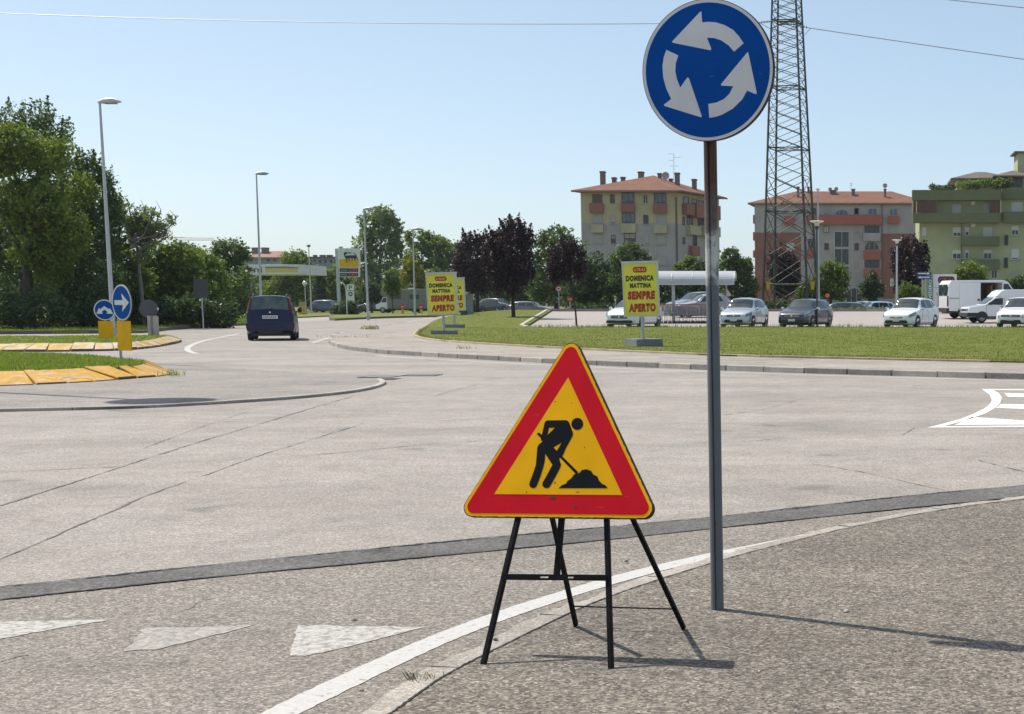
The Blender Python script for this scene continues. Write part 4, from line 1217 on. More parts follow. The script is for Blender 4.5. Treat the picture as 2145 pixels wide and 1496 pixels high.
def nose_parts(sh, t, hl, grille, intake, plate_z, mirror_s, badge=True, fogs=True, handle=((0.55, 0.9),)):
    """hl: headlight patch (s0, s1, t0, t1); grille/intake: (z0, z1, half width)"""
    for sd in (1, -1): sh.patch('headlight', M_LENS, t, hl[0], hl[1], hl[2], hl[3], sd, 0.009, 8, 5, sk0=hl[4] if len(hl) > 4 else 0, sk1=hl[5] if len(hl) > 5 else 0)
    x0 = sh.L / 2
    if grille:
        z0, z1, w = grille
        g = MB().prism([(-w, z0 + 0.02), (-w * 0.8, z0), (w * 0.8, z0), (w, z0 + 0.02), (w * 0.94, z1), (-w * 0.94, z1)], -0.04, 0.012, ((x0, 0, 0), (0, 1, 0), (0, 0, 1), (1, 0, 0))).build('grille', M_PLASTIC, t)
        for k in range(2): MB().box(x0 + 0.012, x0 + 0.018, -w * 0.86, w * 0.86, z0 + (z1 - z0) * (0.3 + 0.4 * k) - 0.006, z0 + (z1 - z0) * (0.3 + 0.4 * k) + 0.006).build('slat', M_CHROME, g)
        if badge: MB().lathe([(0.0, x0 + 0.026), (0.05, x0 + 0.022), (0.055, x0 + 0.012)], 16, 0, (0, 0, (z0 + z1) / 2), 'x').build('badge', M_CHROME, t)
    if intake:
        z0, z1, w = intake
        MB().prism([(-w, z0 + 0.03), (-w * 0.85, z0), (w * 0.85, z0), (w, z0 + 0.03), (w * 0.9, z1), (-w * 0.9, z1)], -0.05, 0.010, ((x0, 0, 0), (0, 1, 0), (0, 0, 1), (1, 0, 0))).build('bumper_intake', M_PLASTIC, t)
    MB().box(x0 + 0.004, x0 + 0.024, -0.18, 0.18, plate_z - 0.055, plate_z + 0.055).build('number_plate', M_PLATE, t)
    common_parts(sh, t, mirror_s, handle)

def common_parts(sh, t, mirror_s, handle=(), paint=None):
    for sd in (1, -1):
        p = sh.pt(mirror_s, 1.12, sd)
        m = MB(); m.tube([p + np.array([0.07, sd * 0.0, 0]), p + np.array([0.05, sd * 0.1, 0.02])], 0.02, 6)
        m.tube([p + np.array([0.10, sd * 0.14, 0.05]), p + np.array([0.075, sd * 0.14, 0.05]), p + np.array([-0.02, sd * 0.14, 0.05]), p + np.array([-0.03, sd * 0.14, 0.05])], [0.03, 0.075, 0.085, 0.07], 10)
        m.build('wing_mirror', paint or t.children[0].data.materials[0], t)
        for s, tt in handle:
            q = sh.pt(s, tt, sd)
            MB().box(q[0] - 0.1, q[0] + 0.1, q[1] - 0.005 if sd > 0 else q[1] - 0.03, q[1] + 0.03 if sd > 0 else q[1] + 0.005, q[2] - 0.014, q[2] + 0.014).build('door_handle', paint or t.children[0].data.materials[0], t)

def carpaint(name, c, metal=0.0, rough=0.28):
    return mat(name, c, rough, metal, var=0.04, sc=1.2, coat=1.0)
M_REARG = glassmat('tinted_rear_glass', (0.075, 0.10, 0.095), 0.15)
P_WHITE = carpaint('white_car_paint', (0.80, 0.81, 0.82))
P_SILVER = carpaint('silver_car_paint', (0.52, 0.54, 0.58), 0.45)
P_PLUM = carpaint('dark_plum_car_paint', (0.009, 0.009, 0.021), 0.0)
P_NAVY = mat('navy_car_paint', (0.005, 0.011, 0.050), 0.32, 0.0, var=0.04, sc=1.2, coat=0.35, spec=0.3)
P_BLUE = carpaint('far_blue_car_paint', (0.03, 0.05, 0.11), 0.2)
P_GREEN = carpaint('dark_green_car_paint', (0.03, 0.05, 0.045), 0.2)
P_SKY = carpaint('light_blue_car_paint', (0.30, 0.48, 0.62))
P_GREY = carpaint('grey_car_paint', (0.14, 0.15, 0.16), 0.3)

#            s     zb    zbelt ztop  wb    wbelt wtop
HATCH = lambda h: [
    (0.000, .30, .60, .64, .62, .60, .46), (0.012, .22, .65, .70, .76, .73, .60), (0.045, .19, .72, .78, .90, .86, .74), (0.10, .18, .78, .85, .98, .94, .80),
    (0.185, .18, .84, .93, 1., .97, .82), (0.275, .18, .90, 1.00, 1., .98, .80), (0.33, .18, .915, 1.16, 1., .98, .755), (0.405, .18, .93, h * .945, 1., .98, .70), (0.47, .18, .94, h * .985, 1., .98, .69), (0.58, .18, .95, h, 1., .97, .69),
    (0.74, .19, .97, h * .985, 1., .96, .68), (0.88, .21, .985, h * .945, .99, .94, .66), (0.93, .24, .99, h * .84, .97, .92, .67), (0.972, .28, .98, 1.06, .93, .90, .72), (0.99, .32, .92, .96, .88, .86, .70), (1.0, .38, .80, .84, .80, .78, .62)]
HG = dict(ws=(0.285, 0.415), rw=(0.895, 0.965), side=[(0.345, 0.545, 0.085, 0.0), (0.565, 0.76, 0.0, -0.015), (0.78, 0.86, 0.0, -0.025, 1.25, 1.85)])
def tails(sh, t, s0=0.945, s1=0.985, t0=0.72, t1=1.35):
    for sd in (1, -1): sh.patch('tail_light', M_TAIL, t, s0, s1, t0, t1, sd, 0.009, 5, 6)

lotz = lambda x, y: float(zg(x, y)) + 0.035
def park(umid, Y):
    p = V(umid, 631, Y); return np.array([p[0], Y, lotz(p[0], Y)])
hd = lambda deg: (-math.sin(R_(deg)), -math.cos(R_(deg)))
DOORS = [((0.335, 0.25), (0.345, 1.0)), ((0.555, 0.08), (0.555, 1.0)), ((0.775, 0.5), (0.765, 1.0)), ((0.335, 0.1), (0.72, 0.1))]
PK = 'cars parked along the lawn'
def d_a(sh, t):
    nose_parts(sh, t, (0.012, 0.13, 0.80, 1.9, 0.01, -0.01), (.47, .62, .44), (.24, .38, .72), .42, 0.325, handle=((0.51, .93), (0.72, .93)))
    tails(sh, t); seam(sh, t, DOORS)
    seam(sh, t, [((0.15, 0.84), (0.9, 0.86))], 'side_crease', 0.003)
car('parked_car', 'white hatchback with star grille partly hidden behind the yellow poster panel', 'car', park(1328, 77.6), hd(12), 4.29, 1.78, HATCH(1.43), P_WHITE, HG, (0.2, 0.80), 0.315, PK, d_a)
def d_y(sh, t):
    nose_parts(sh, t, (0.01, 0.13, 0.76, 1.3, 0.01, 0.02), (.56, .66, .36), (.26, .42, .5), .40, 0.30, handle=((0.51, .93), (0.72, .93)))
    tails(sh, t, t0=0.9, t1=1.8); seam(sh, t, DOORS)
car('parked_car', 'silver small hatchback parked just right of the tall sign pole', 'car', park(1559, 77.4), hd(12.6), 3.78, 1.70, HATCH(1.52), P_SILVER, HG, (0.19, 0.815), 0.30, PK, d_y)
def d_c(sh, t):
    nose_parts(sh, t, (0.012, 0.14, 0.74, 1.6, 0.01, 0.0), (.55, .64, .46), (.24, .42, .6), .40, 0.31, handle=((0.51, .93), (0.72, .93)))
    tails(sh, t, t0=0.95, t1=1.7); seam(sh, t, DOORS)
    MB().box(sh.L / 2 + 0.012, sh.L / 2 + 0.022, -0.42, 0.42, .585, .612).build('chrome_bar', M_CHROME, t)
car('parked_car', 'dark plum hatchback parked behind the funnel lamp post', 'car', park(1688, 77.2), hd(19), 4.0, 1.735, HATCH(1.47), P_PLUM, HG, (0.19, 0.81), 0.31, PK, d_c)
def d_i(sh, t):
    nose_parts(sh, t, (0.012, 0.135, 0.74, 1.15, 0.01, 0.02), (.50, .57, .34), (.24, .40, .62), .39, 0.30, handle=((0.51, .93), (0.72, .93)))
    tails(sh, t, t0=0.95, t1=1.8); seam(sh, t, DOORS)
car('parked_car', 'white small hatchback parked alone right of the dark plum car', 'car', park(1908, 77.0), hd(23), 4.1, 1.765, HATCH(1.54), P_WHITE, HG, (0.19, 0.81), 0.31, PK, d_i)
def d_j(sh, t):
    nose_parts(sh, t, (0.05, 0.18, 1.1, 1.9, 0.0, 0.0), (.56, .68, .50), (.26, .42, .55), .45, 0.31, handle=((0.51, .93),))
    for sd in (1, -1):
        q = sh.pt(0.012, 0.72, sd)
        MB().lathe([(0.0, 0.03), (0.10, 0.025), (0.125, 0.0), (0.12, -0.12)], 20, 0, (q[0], q[1] * 0.82, q[2]), 'x').build('round_headlight', M_LENS, t)
        MB().lathe([(0.105, 0.028), (0.135, 0.012), (0.13, -0.1)], 20, 0, (q[0], q[1] * 0.82, q[2]), 'x').build('headlight_bezel', P_WHITE, t)
    tails(sh, t, t0=0.95, t1=1.7); seam(sh, t, DOORS)
JK = [(a, b + 0.06, c + .04, d + .03, e, f, g) for a, b, c, d, e, f, g in HATCH(1.54)]
car('parked_car', 'white crossover with round headlights and chrome nose at the picture edge', 'car', park(2141, 76.9), hd(22), 4.13, 1.765, JK, P_WHITE, HG, (0.2, 0.81), 0.345, PK, d_j)

# --- dark blue people carrier driving away on the road
MPV = [(0.000, .32, .62, .66, .64, .62, .5), (0.015, .24, .68, .74, .78, .75, .6), (0.06, .20, .78, .86, .93, .89, .76), (0.15, .19, .88, .98, 1., .97, .82), (0.24, .19, .97, 1.10, 1., .98, .80), (0.31, .19, 1.0, 1.32, 1., .98, .76), (0.38, .19, 1.02, 1.54, 1., .98, .73), (0.48, .19, 1.03, 1.61, 1., .98, .74),
       (0.65, .20, 1.04, 1.64, 1., .98, .76), (0.85, .22, 1.04, 1.64, 1., .975, .77), (0.935, .25, 1.03, 1.62, .995, .97, .765), (0.952, .27, 1.02, 1.46, .99, .965, .79), (0.968, .30, 1.00, 1.16, .985, .96, .83), (0.978, .32, .94, 1.00, .975, .95, .85), (0.992, .36, .70, .76, .96, .93, .86), (1.0, .40, .58, .62, .92, .89, .82)]
mp = G(568, 714, 0.0)
sM = PPM(mp[1])
vd = np.array([mp[0], mp[1]]) / np.linalg.norm(mp[:2])
hm_ = math.atan2(vd[1], vd[0]) - R_(3.0)
hv = np.array([math.cos(hm_), math.sin(hm_)])
def d_m(sh, t):
    L2 = sh.L / 2
    for sd in (1, -1):
        sh.patch('tail_light', M_TAIL, t, 0.934, 0.976, 1.25, 2.07, sd, 0.014, 6, 10)
        sh.patch('reversing_lens', M_LENS, t, 0.958, 0.972, 1.05, 1.28, sd, 0.016, 4, 4)
        MB().tube([(L2 - 0.36 * sh.L, sd * 0.545, 1.60), (L2 - 0.42 * sh.L, sd * 0.555, 1.665), (L2 - 0.82 * sh.L, sd * 0.565, 1.69), (L2 - 0.90 * sh.L, sd * 0.56, 1.61)], 0.02, 8).build('roof_rail', M_PLASTIC, t)
        MB().box(-L2 - 0.005, -L2 + 0.2, sd * 0.5 - 0.13, sd * 0.5 + 0.13, .40, .46).build('bumper_strip', M_PLASTIC, t)
        MB().box(-L2 - 0.016, -L2 + 0.06, sd * 0.69 - 0.05, sd * 0.69 + 0.05, .50, .56).build('reflector', M_TAIL, t)
    bz = MB(); bz.prism([(-0.80, .36), (0.80, .36), (0.84, .58), (0.80, .66), (-0.80, .66), (-0.84, .58)], -0.12, 0.0, ((-L2 - 0.012, 0, 0), (0, 1, 0), (0, 0, 1), (-1, 0, 0)))
    bevel(bz.build('rear_bumper', P_NAVY, t), 0.03, 3)
    MB().box(-L2 + 0.02, -L2 + 0.05, -0.42, 0.42, .28, .38).build('lower_valance', M_PLASTIC, t)
    pl = MB().box(-L2 - 0.022, -L2 + 0.03, -0.26, 0.26, .80, .915).build('number_plate', M_PLATE, t)
    pl.location = (0.035, 0, 0)
    for i in range(7):
        a = -0.21 + i * 0.066
        MB().box(-L2 - 0.025, -L2 - 0.022, a, a + 0.034, .825, .89).build('plate_character', M_PLASTIC, pl)
    MB().box(-L2 + 0.06, -L2 + 0.10, -0.30, 0.30, .93, .97).build('plate_light_bar', P_NAVY, t)
    MB().lathe([(0.0, -L2 + 0.055), (0.03, -L2 + 0.06), (0.033, -L2 + 0.1)], 16, 0, (0, 0, 1.03), 'x').build('badge', M_CHROME, t)
    MB().tube([(-L2 + 0.30, 0, 1.62), (-L2 + 0.12, 0, 1.72)], 0.008, 5).build('aerial', M_PLASTIC, t)
    MB().tube([(-L2 + 0.09, 0.28, 1.12), (-L2 + 0.10, -0.10, 1.15)], 0.012, 5).build('rear_wiper', M_PLASTIC, t)
    seam(sh, t, [((0.37, 0.25), (0.36, 1.0)), ((0.56, 0.08), (0.56, 1.0)), ((0.78, 0.5), (0.77, 1.0))])
    common_parts(sh, t, 0.315, ((0.53, .88), (0.74, .88)))
car('people_carrier', 'dark blue people carrier driving away along the road, seen from behind', 'car', (mp[0] + hv[0] * 2.0, mp[1] + hv[1] * 2.0, 0.0), hv, 4.1, 1.66, MPV, P_NAVY,
    dict(ws=(0.25, 0.375), rwt=2.12, rw=(0.939, 0.969), side=[(0.33, 0.55, 0.06, 0.0), (0.575, 0.77, 0, 0), (0.79, 0.90, 0, -0.01)]), (0.19, 0.80), 0.315, None, d_m)

# --- large white van with its side door open
def white_van(pos, heading):
    t = thing('panel_van', 'large white panel van with its side door open and boards inside', 'van', tuple(pos), math.atan2(heading[1], heading[0]))
    L, Wd = 5.1, 2.02; hw = Wd / 2
    x = lambda s: L / 2 - s * L
    m = MB()
    P = [(x(1.0), .45), (x(1.0), 1.2), (x(.985), 2.05), (x(.955), 2.25), (x(.60), 2.27), (x(.60), .38)]
    m.prism(P, -hw, hw, ((0, 0, 0), (1, 0, 0), (0, 0, 1), (0, -1, 0)))                    # cargo box behind the door
    m.box(x(.60), x(.335), hw - 0.05, hw, .38, 2.27); m.box(x(.60), x(.335), -hw, hw - 0.05, 2.13, 2.268); m.box(x(.60), x(.335), -hw, hw - 0.05, .38, .62)
    C = [(x(.335), .38), (x(.335), 2.27), (x(.30), 2.24), (x(.26), 2.16), (x(.155), 1.42), (x(.14), 1.36), (x(.03), 1.14), (x(.0), .98), (x(.0), .42), (x(.02), .38)]
    m.prism(C, -hw, hw, ((0, 0, 0), (1, 0, 0), (0, 0, 1), (0, -1, 0)))
    bevel(m.build('body', P_WHITE, t), 0.05, 3)
    MB().box(x(.598), x(.337), -hw + 0.10, hw - 0.06, .62, .64).build('load_floor', M_DKGREY, t)
    wd = mat('plywood', (0.30, 0.19, 0.09), 0.7, var=0.2, sc=3)
    MB().box(x(.597), x(.34), hw - 0.12, hw - 0.08, .64, 2.1).build('lining', M_DKGREY, t)
    for a, b, z in ((.36, .37, 1.9), (.385, .40, 1.75), (.41, .425, 2.0), (.43, .437, 1.6)): MB().box(x(b), x(a), -0.3, 0.5, .64, z).build('board', wd, t)
    sd = MB().box(x(.86), x(.605), -hw - 0.045, -hw - 0.012, .50, 2.12); bevel(sd.build('sliding_door', P_WHITE, t), 0.02, 2)
    MB().box(x(.98), x(.35), -hw - 0.02, -hw - 0.002, 1.18, 1.21).build('door_rail', M_DKGREY, t)
    MB().box(x(.64), x(.615), -hw - 0.07, -hw - 0.045, 1.05, 1.16).build('door_handle', M_PLASTIC, t)
    for sdv in (1, -1):
        MB().box(x(1.0) - 0.015, x(.99), sdv * hw - 0.13 * (sdv > 0), sdv * hw + 0.13 * (sdv < 0), .72, 1.32).build('tail_light', M_TAIL, t)
        for sx in (.175, .80):
            w_ = wheel(t, x(sx), sdv * (hw - 0.10), 0.33, sdv, 0.22)
            vs = [(x(sx) + 0.41 * math.cos(math.pi * k / 16), sdv * (hw + 0.003), .33 + 0.41 * math.sin(math.pi * k / 16)) for k in range(17)]
            MB().add(vs, [tuple(range(17))]).build('wheel_arch', M_PLASTIC, t)
        MB().add([(x(.17), sdv * (hw + .004), 1.40), (x(.265), sdv * (hw + .004), 2.06), (x(.32), sdv * (hw + .004), 2.06), (x(.32), sdv * (hw + .004), 1.38)], [(0, 1, 2, 3)]).build('side_window', M_GLASS, t)
        MB().box(x(.15), x(.17), sdv * (hw + .12) - .09, sdv * (hw + .12) + .09, 1.35, 1.72).build('wing_mirror', M_PLASTIC, t)
    MB().add([(x(.158) + .01, -.85, 1.44), (x(.158) + .01, .85, 1.44), (x(.255) + .01, .80, 2.10), (x(.255) + .01, -.80, 2.10)], [(0, 1, 2, 3)]).build('windscreen', M_GLASS, t)
    MB().box(x(1.0) - 0.06, x(.985), -hw, hw, .40, .62).build('rear_bumper', M_PLASTIC, t)
    MB().box(x(.02), x(-.008), -hw + .02, hw - .02, .38, .66).build('front_bumper', M_PLASTIC, t)
    for a in (-0.48, 0.48): MB().box(x(1.0) - 0.012, x(.998), a - 0.40, a + 0.40, 1.36, 2.0).build('rear_window', M_GLASS, t)
    MB().box(x(.96), x(.04), -hw + .1, hw - .1, .30, .40).build('underbody', M_PLASTIC, t)
    return t
vp = park(2060, 91)
white_van(tuple(vp), (0.972, 0.235))

# --- small white box van
def box_van(pos, heading):
    t = thing('small_box_van', 'small old white box van with black bumper beside the large van', 'van', tuple(pos), math.atan2(heading[1], heading[0]))
    L, Wd = 4.1, 1.62; hw = Wd / 2
    x = lambda d: L / 2 - d
    m = MB()
    cabp = [(x(0.02), .42), (x(0.0), .62), (x(0.05), .86), (x(0.95), 1.00), (x(1.5), 1.36), (x(1.62), 1.42), (x(2.25), 1.45), (x(2.25), .35), (x(0.1), .35)]
    m.prism(cabp, -hw, hw, ((0, 0, 0), (1, 0, 0), (0, 0, 1), (0, -1, 0)))
    bevel(m.build('cab', P_WHITE, t), 0.045, 3)
    bx = MB().prism([(x(1.55), 1.43), (x(1.85), 1.72), (x(2.1), 1.82), (x(4.08), 1.84), (x(4.1), 1.80), (x(4.1), .42), (x(2.2), .40), (x(2.2), 1.43)], -hw - 0.03, hw + 0.03, ((0, 0, 0), (1, 0, 0), (0, 0, 1), (0, -1, 0)))
    bevel(bx.build('cargo_box', P_WHITE, t), 0.03, 2)
    for sdv in (1, -1):
        y = sdv * (hw + 0.004)
        MB().add([(x(1.12), y, 1.0), (x(1.52), y, 1.33), (x(1.98), y, 1.36), (x(1.98), y, .98)], [(0, 1, 2, 3)]).build('side_window', M_GLASS, t)
        MB().tube([(x(1.02), y, .38), (x(1.02), y, .96), (x(1.12), y, 1.0)], 0.008, 4).build('door_seam', M_PLASTIC, t)
        MB().tube([(x(2.05), y, .38), (x(2.05), y, 1.36)], 0.008, 4).build('door_seam', M_PLASTIC, t)
        MB().box(x(2.0), x(1.82), y - 0.015, y + 0.015, .86, .90).build('door_handle', M_PLASTIC, t)
        for d in (0.78, 3.3):
            wheel(t, x(d), sdv * (hw - 0.085), 0.285, sdv, 0.17)
            vs = [(x(d) + 0.35 * math.cos(math.pi * k / 16), sdv * (hw + 0.034 if d > 2 else hw + 0.003), .285 + 0.35 * math.sin(math.pi * k / 16)) for k in range(17)]
            MB().add(vs, [tuple(range(17))]).build('wheel_arch', M_PLASTIC, t)
        MB().box(x(1.3), x(1.16), sdv * (hw + .08) - .06, sdv * (hw + .08) + .06, .98, 1.12).build('wing_mirror', M_PLASTIC, t)
        MB().box(x(-0.012), x(0.09), sdv * 0.55 - 0.16, sdv * 0.55 + 0.16, .62, .78).build('headlight', M_LENS, t)
        MB().box(x(4.115), x(4.05), sdv * 0.74 - 0.05, sdv * 0.74 + 0.05, .6, 1.0).build('tail_light', M_TAIL, t)
    MB().add([(x(1.0) + .01, -.68, 1.05), (x(1.0) + .01, .68, 1.05), (x(1.5) + .012, .62, 1.385), (x(1.5) + .012, -.62, 1.385)], [(0, 1, 2, 3)]).build('windscreen', M_GLASS, t)
    bevel(MB().box(x(0.55), x(-0.07), -hw - 0.015, hw + 0.015, .36, .56).build('front_bumper', M_PLASTIC, t), 0.03, 2)
    MB().box(x(0.005), x(-0.01), -0.35, 0.35, .64, .76).build('grille', M_PLASTIC, t)
    MB().box(x(4.0), x(0.2), -hw + .1, hw - .1, .28, .37).build('underbody', M_PLASTIC, t)
    return t
fp = park(2094, 84)
box_van(tuple(fp), (-0.975, -0.22))

# --- cars further back
def far_car(label, pos, heading, paint, h=1.46, L=4.2, group=None, name='parked_car'):
    def dd(sh, t):
        for sd in (1, -1): sh.patch('headlight', M_LENS, t, 0.012, 0.12, 0.75, 1.5, sd, 0.009, 5, 4)
        tails(sh, t); common_parts(sh, t, 0.31)
    return car(name, label, 'car', pos, heading, L, 1.72, HATCH(h), paint, HG, (0.19, 0.81), 0.31, group, dd)
pB = lambda u, Y: (V(u, 631, Y)[0], Y, lotz(V(u, 631, Y)[0], Y))
far_car('dark grey car with pale windscreen behind the row of trolleys', pB(1462, 97), (-0.75, -0.66), P_GREY, 1.5, 4.4)
SEDAN = [(0.000, .30, .60, .64, .80, .78, .66), (0.02, .22, .66, .72, .92, .9, .78), (0.08, .19, .74, .82, .99, .96, .84), (0.24, .18, .86, .94, 1., .98, .84), (0.29, .18, .89, .99, 1., .98, .80), (0.40, .18, .92, 1.36, 1., .98, .70), (0.48, .18, .93, 1.42, 1., .98, .69), (0.64, .18, .94, 1.42, 1., .97, .69), (0.70, .18, .94, 1.37, 1., .97, .69), (0.80, .19, .95, 1.04, 1., .96, .78), (0.84, .2, .93, .99, 1., .96, .82), (0.96, .24, .9, .95, .96, .93, .80), (1.0, .34, .80, .85, .9, .88, .74)]
car('parked_car', 'old silver grey saloon behind the trolleys, in front of the dark grey car', 'car', pB(1482, 93), (-0.93, -0.36), 4.4, 1.7, SEDAN, mat('faded_grey_paint', (0.30, 0.31, 0.32), 0.4, 0.2, coat=0.4), dict(ws=(0.295, 0.40), rw=(0.70, 0.795), side=[(0.345, 0.52, 0.07, 0), (0.535, 0.68, 0, -0.04)]), (0.18, 0.82), 0.3, None, lambda sh, t: (tails(sh, t), common_parts(sh, t, 0.31)))
zf = -0.02
gp_ = lambda u, Y, z: (V(u, 631, Y)[0], Y, z)
far_car('dark green estate car far behind the parked row, left of the light blue car', gp_(1757, 112, zf), (-1, 0.1), P_GREEN, 1.4, 4.3, 'distant cars beyond the car park')
far_car('light blue small car far behind under green foliage', gp_(1828, 113, zf), (-0.9, -0.4), P_SKY, 1.45, 3.7, 'distant cars beyond the car park')
far_car('white small car far behind between hedge and light blue car', gp_(1808, 117, zf), (-0.5, -0.85), P_WHITE, 1.45, 3.7, 'distant cars beyond the car park')
far_car('blue car at the petrol station left of the big dark bush', gp_(690, 172, 0.15), (0.98, -0.2), P_BLUE, 1.45, 4.2, 'distant cars near the petrol station')
far_car('dark car behind the small dark tree by the petrol station', gp_(786, 172, 0.15), (-1, 0.05), P_PLUM, 1.45, 4.4, 'distant cars near the petrol station')
far_car('dark grey car far away on the cross road beside the plum trees', gp_(1112, 150, zf), (0.99, -0.1), P_GREY, 1.46, 4.3, 'distant cars near the petrol station')
far_car('dark car half hidden behind the plum trees on the cross road', gp_(1044, 155, 0.3), (0.9, -0.4), P_GREEN, 1.46, 4.2, 'distant cars near the petrol station')

# --- motor home
def camper():
    t = thing('motor_home', 'pale motor home parked behind the left street lamps, white cab to the left', 'motor home', tuple(gp_(842, 165, 0.15)), math.pi)
    L = 5.2; w = 1.1
    cream = mat('cream_panel', (0.22, 0.205, 0.19), 0.7)
    m = MB().prism([(-2.6, .45), (1.3, .45), (1.3, 1.75), (1.9, 1.85), (2.0, 2.2), (1.7, 2.55), (-2.6, 2.6)], -w, w, ((0, 0, 0), (1, 0, 0), (0, 0, 1), (0, -1, 0)))
    bevel(m.build('body', cream, t), 0.06, 2)
    m = MB().prism([(1.28, .4), (2.6, .42), (2.62, .9), (2.1, 1.1), (1.75, 1.76), (1.28, 1.74)], -0.95, 0.95, ((0, 0, 0), (1, 0, 0), (0, 0, 1), (0, -1, 0)))
    bevel(m.build('cab', P_WHITE, t), 0.05, 2)
    for sd in (1, -1):
        y = sd * (w + 0.006)
        for a, b, c, d in ((-2.2, -1.2, 1.5, 2.0), (-0.2, 0.9, 1.5, 2.0)): MB().box(a, b, y - 0.012, y + 0.012, c, d).build('window', M_GLASS, t)
        MB().box(-1.0, -0.4, y - 0.012, y + 0.012, .55, 2.2).build('door', cream, t)
        MB().add([(1.4, sd * 0.956, 1.15), (2.0, sd * 0.956, 1.15), (1.72, sd * 0.956, 1.65), (1.4, sd * 0.956, 1.65)], [(0, 1, 2, 3)]).build('side_window', M_GLASS, t)
        for x in (-1.6, 1.85): wheel(t, x, sd * 0.88, 0.32, sd)
    MB().add([(2.12, -.8, 1.13), (2.12, .8, 1.13), (1.79, .75, 1.7), (1.79, -.75, 1.7)], [(0, 1, 2, 3)]).build('windscreen', M_GLASS, t)
    MB().box(-2.5, 2.4, -0.9, 0.9, .32, .46).build('underbody', M_PLASTIC, t)
    MB().box(-1.4, -0.8, -0.3, 0.3, 2.6, 2.72).build('roof_hatch', M_WHITEP, t)
camper()

# ================================================================== PETROL STATION
M_ENIGREY = mat('pale_grey_cladding', (0.78, 0.73, 0.74), 0.6, 0.0, spec=0.2)
M_ENIYEL = mat('station_yellow', (0.78, 0.48, 0.02), 0.6, spec=0.1)
M_STRIPY = mat('pale_yellow_strip', (0.70, 0.58, 0.16), 0.6, spec=0.1)
M_DARKPANEL = mat('dark_price_panel', (0.03, 0.03, 0.05), 0.3)
M_DIGIT = mat('orange_digits', (0.75, 0.13, 0.03), 0.5)
Yc = 174.0
def px_box(t, name, m, u0, u1, v0, v1, Y, d0=-0.1, d1=0.1, base=None, z=None):
    """box covering the photo rectangle on the upright plane at distance Y, from depth Y+d0 to Y+d1"""
    a, b = V(u0, v1, Y), V(u1, v0, Y)
    L = base
    return MB().box(a[0] - L[0], b[0] - L[0], Y + d0 - L[1], Y + d1 - L[1], a[2] - L[2], b[2] - L[2]).build(name, m, t)
cb = np.array([*V(565, 631, Yc)[:2], 0.1])
can = thing('petrol_station_canopy', 'grey petrol station canopy with dark lettering and yellow strip behind the dark blue car', 'canopy', tuple(cb))
a, b = V(492, 575, Yc), V(626, 554, Yc)
MB().box(a[0] - cb[0], b[0] - cb[0], 0.0, 9.0, a[2] - cb[2], b[2] - cb[2]).build('roof_slab', M_ENIGREY, can)
px_box(can, 'upper_strip', M_WHITEP, 556, 603, 554.5, 558.2, Yc, -0.10, -0.003, cb)
px_box(can, 'yellow_strip', M_STRIPY, 556, 624, 562.5, 569.5, Yc, -0.08, -0.003, cb)
px_box(can, 'grey_strip', mat('mid_grey_strip', (0.25, 0.26, 0.27), 0.5), 556, 624, 559, 562, Yc, -0.07, -0.003, cb)
le = V(517, 571.5, Yc); l1 = V(549, 559, Yc)
lettering('lettering', 'eni', le[0] - cb[0], le[2] - cb[2], l1[0] - le[0], l1[2] - le[2], -0.02, M_DKGREY, can, 0.01)
px_box(can, 'pillar', mat('grey_pillar', (0.20, 0.20, 0.20), 0.7), 508, 521, 575, 652, Yc, 0.5, 1.1, cb)
px_box(can, 'tall_sign_strip', M_KERBL, 520, 525, 587, 614, Yc, 0.1, 0.3, cb)
for i, (u, w, vt) in enumerate(((497, 7, 632), (505, 6, 624), (513, 8, 630))):
    q = np.array([*V(u, 631, 168)[:2], 0.1])
    t = thing('fuel_pump', ['grey fuel pump at the left under the canopy', 'pale fuel pump in the middle under the canopy', 'grey fuel pump nearest the pillar under the canopy'][i], 'fuel pump', tuple(q))
    px_box(t, 'cabinet', [M_GREYBACK, M_ENIGREY, M_GREYBACK][i], u - w / 2, u + w / 2, vt, 655, 168, 0, 0.6, q)
    px_box(t, 'display', M_WHITEP, u - w / 4, u + w / 3, vt + 4, vt + 9, 168, -0.02, 0.0, q)
    px_box(t, 'top_box', M_DKGREY, u - w / 2 - 0.3, u + w / 2 + 0.3, vt - 2.5, vt, 168, 0.05, 0.55, q)

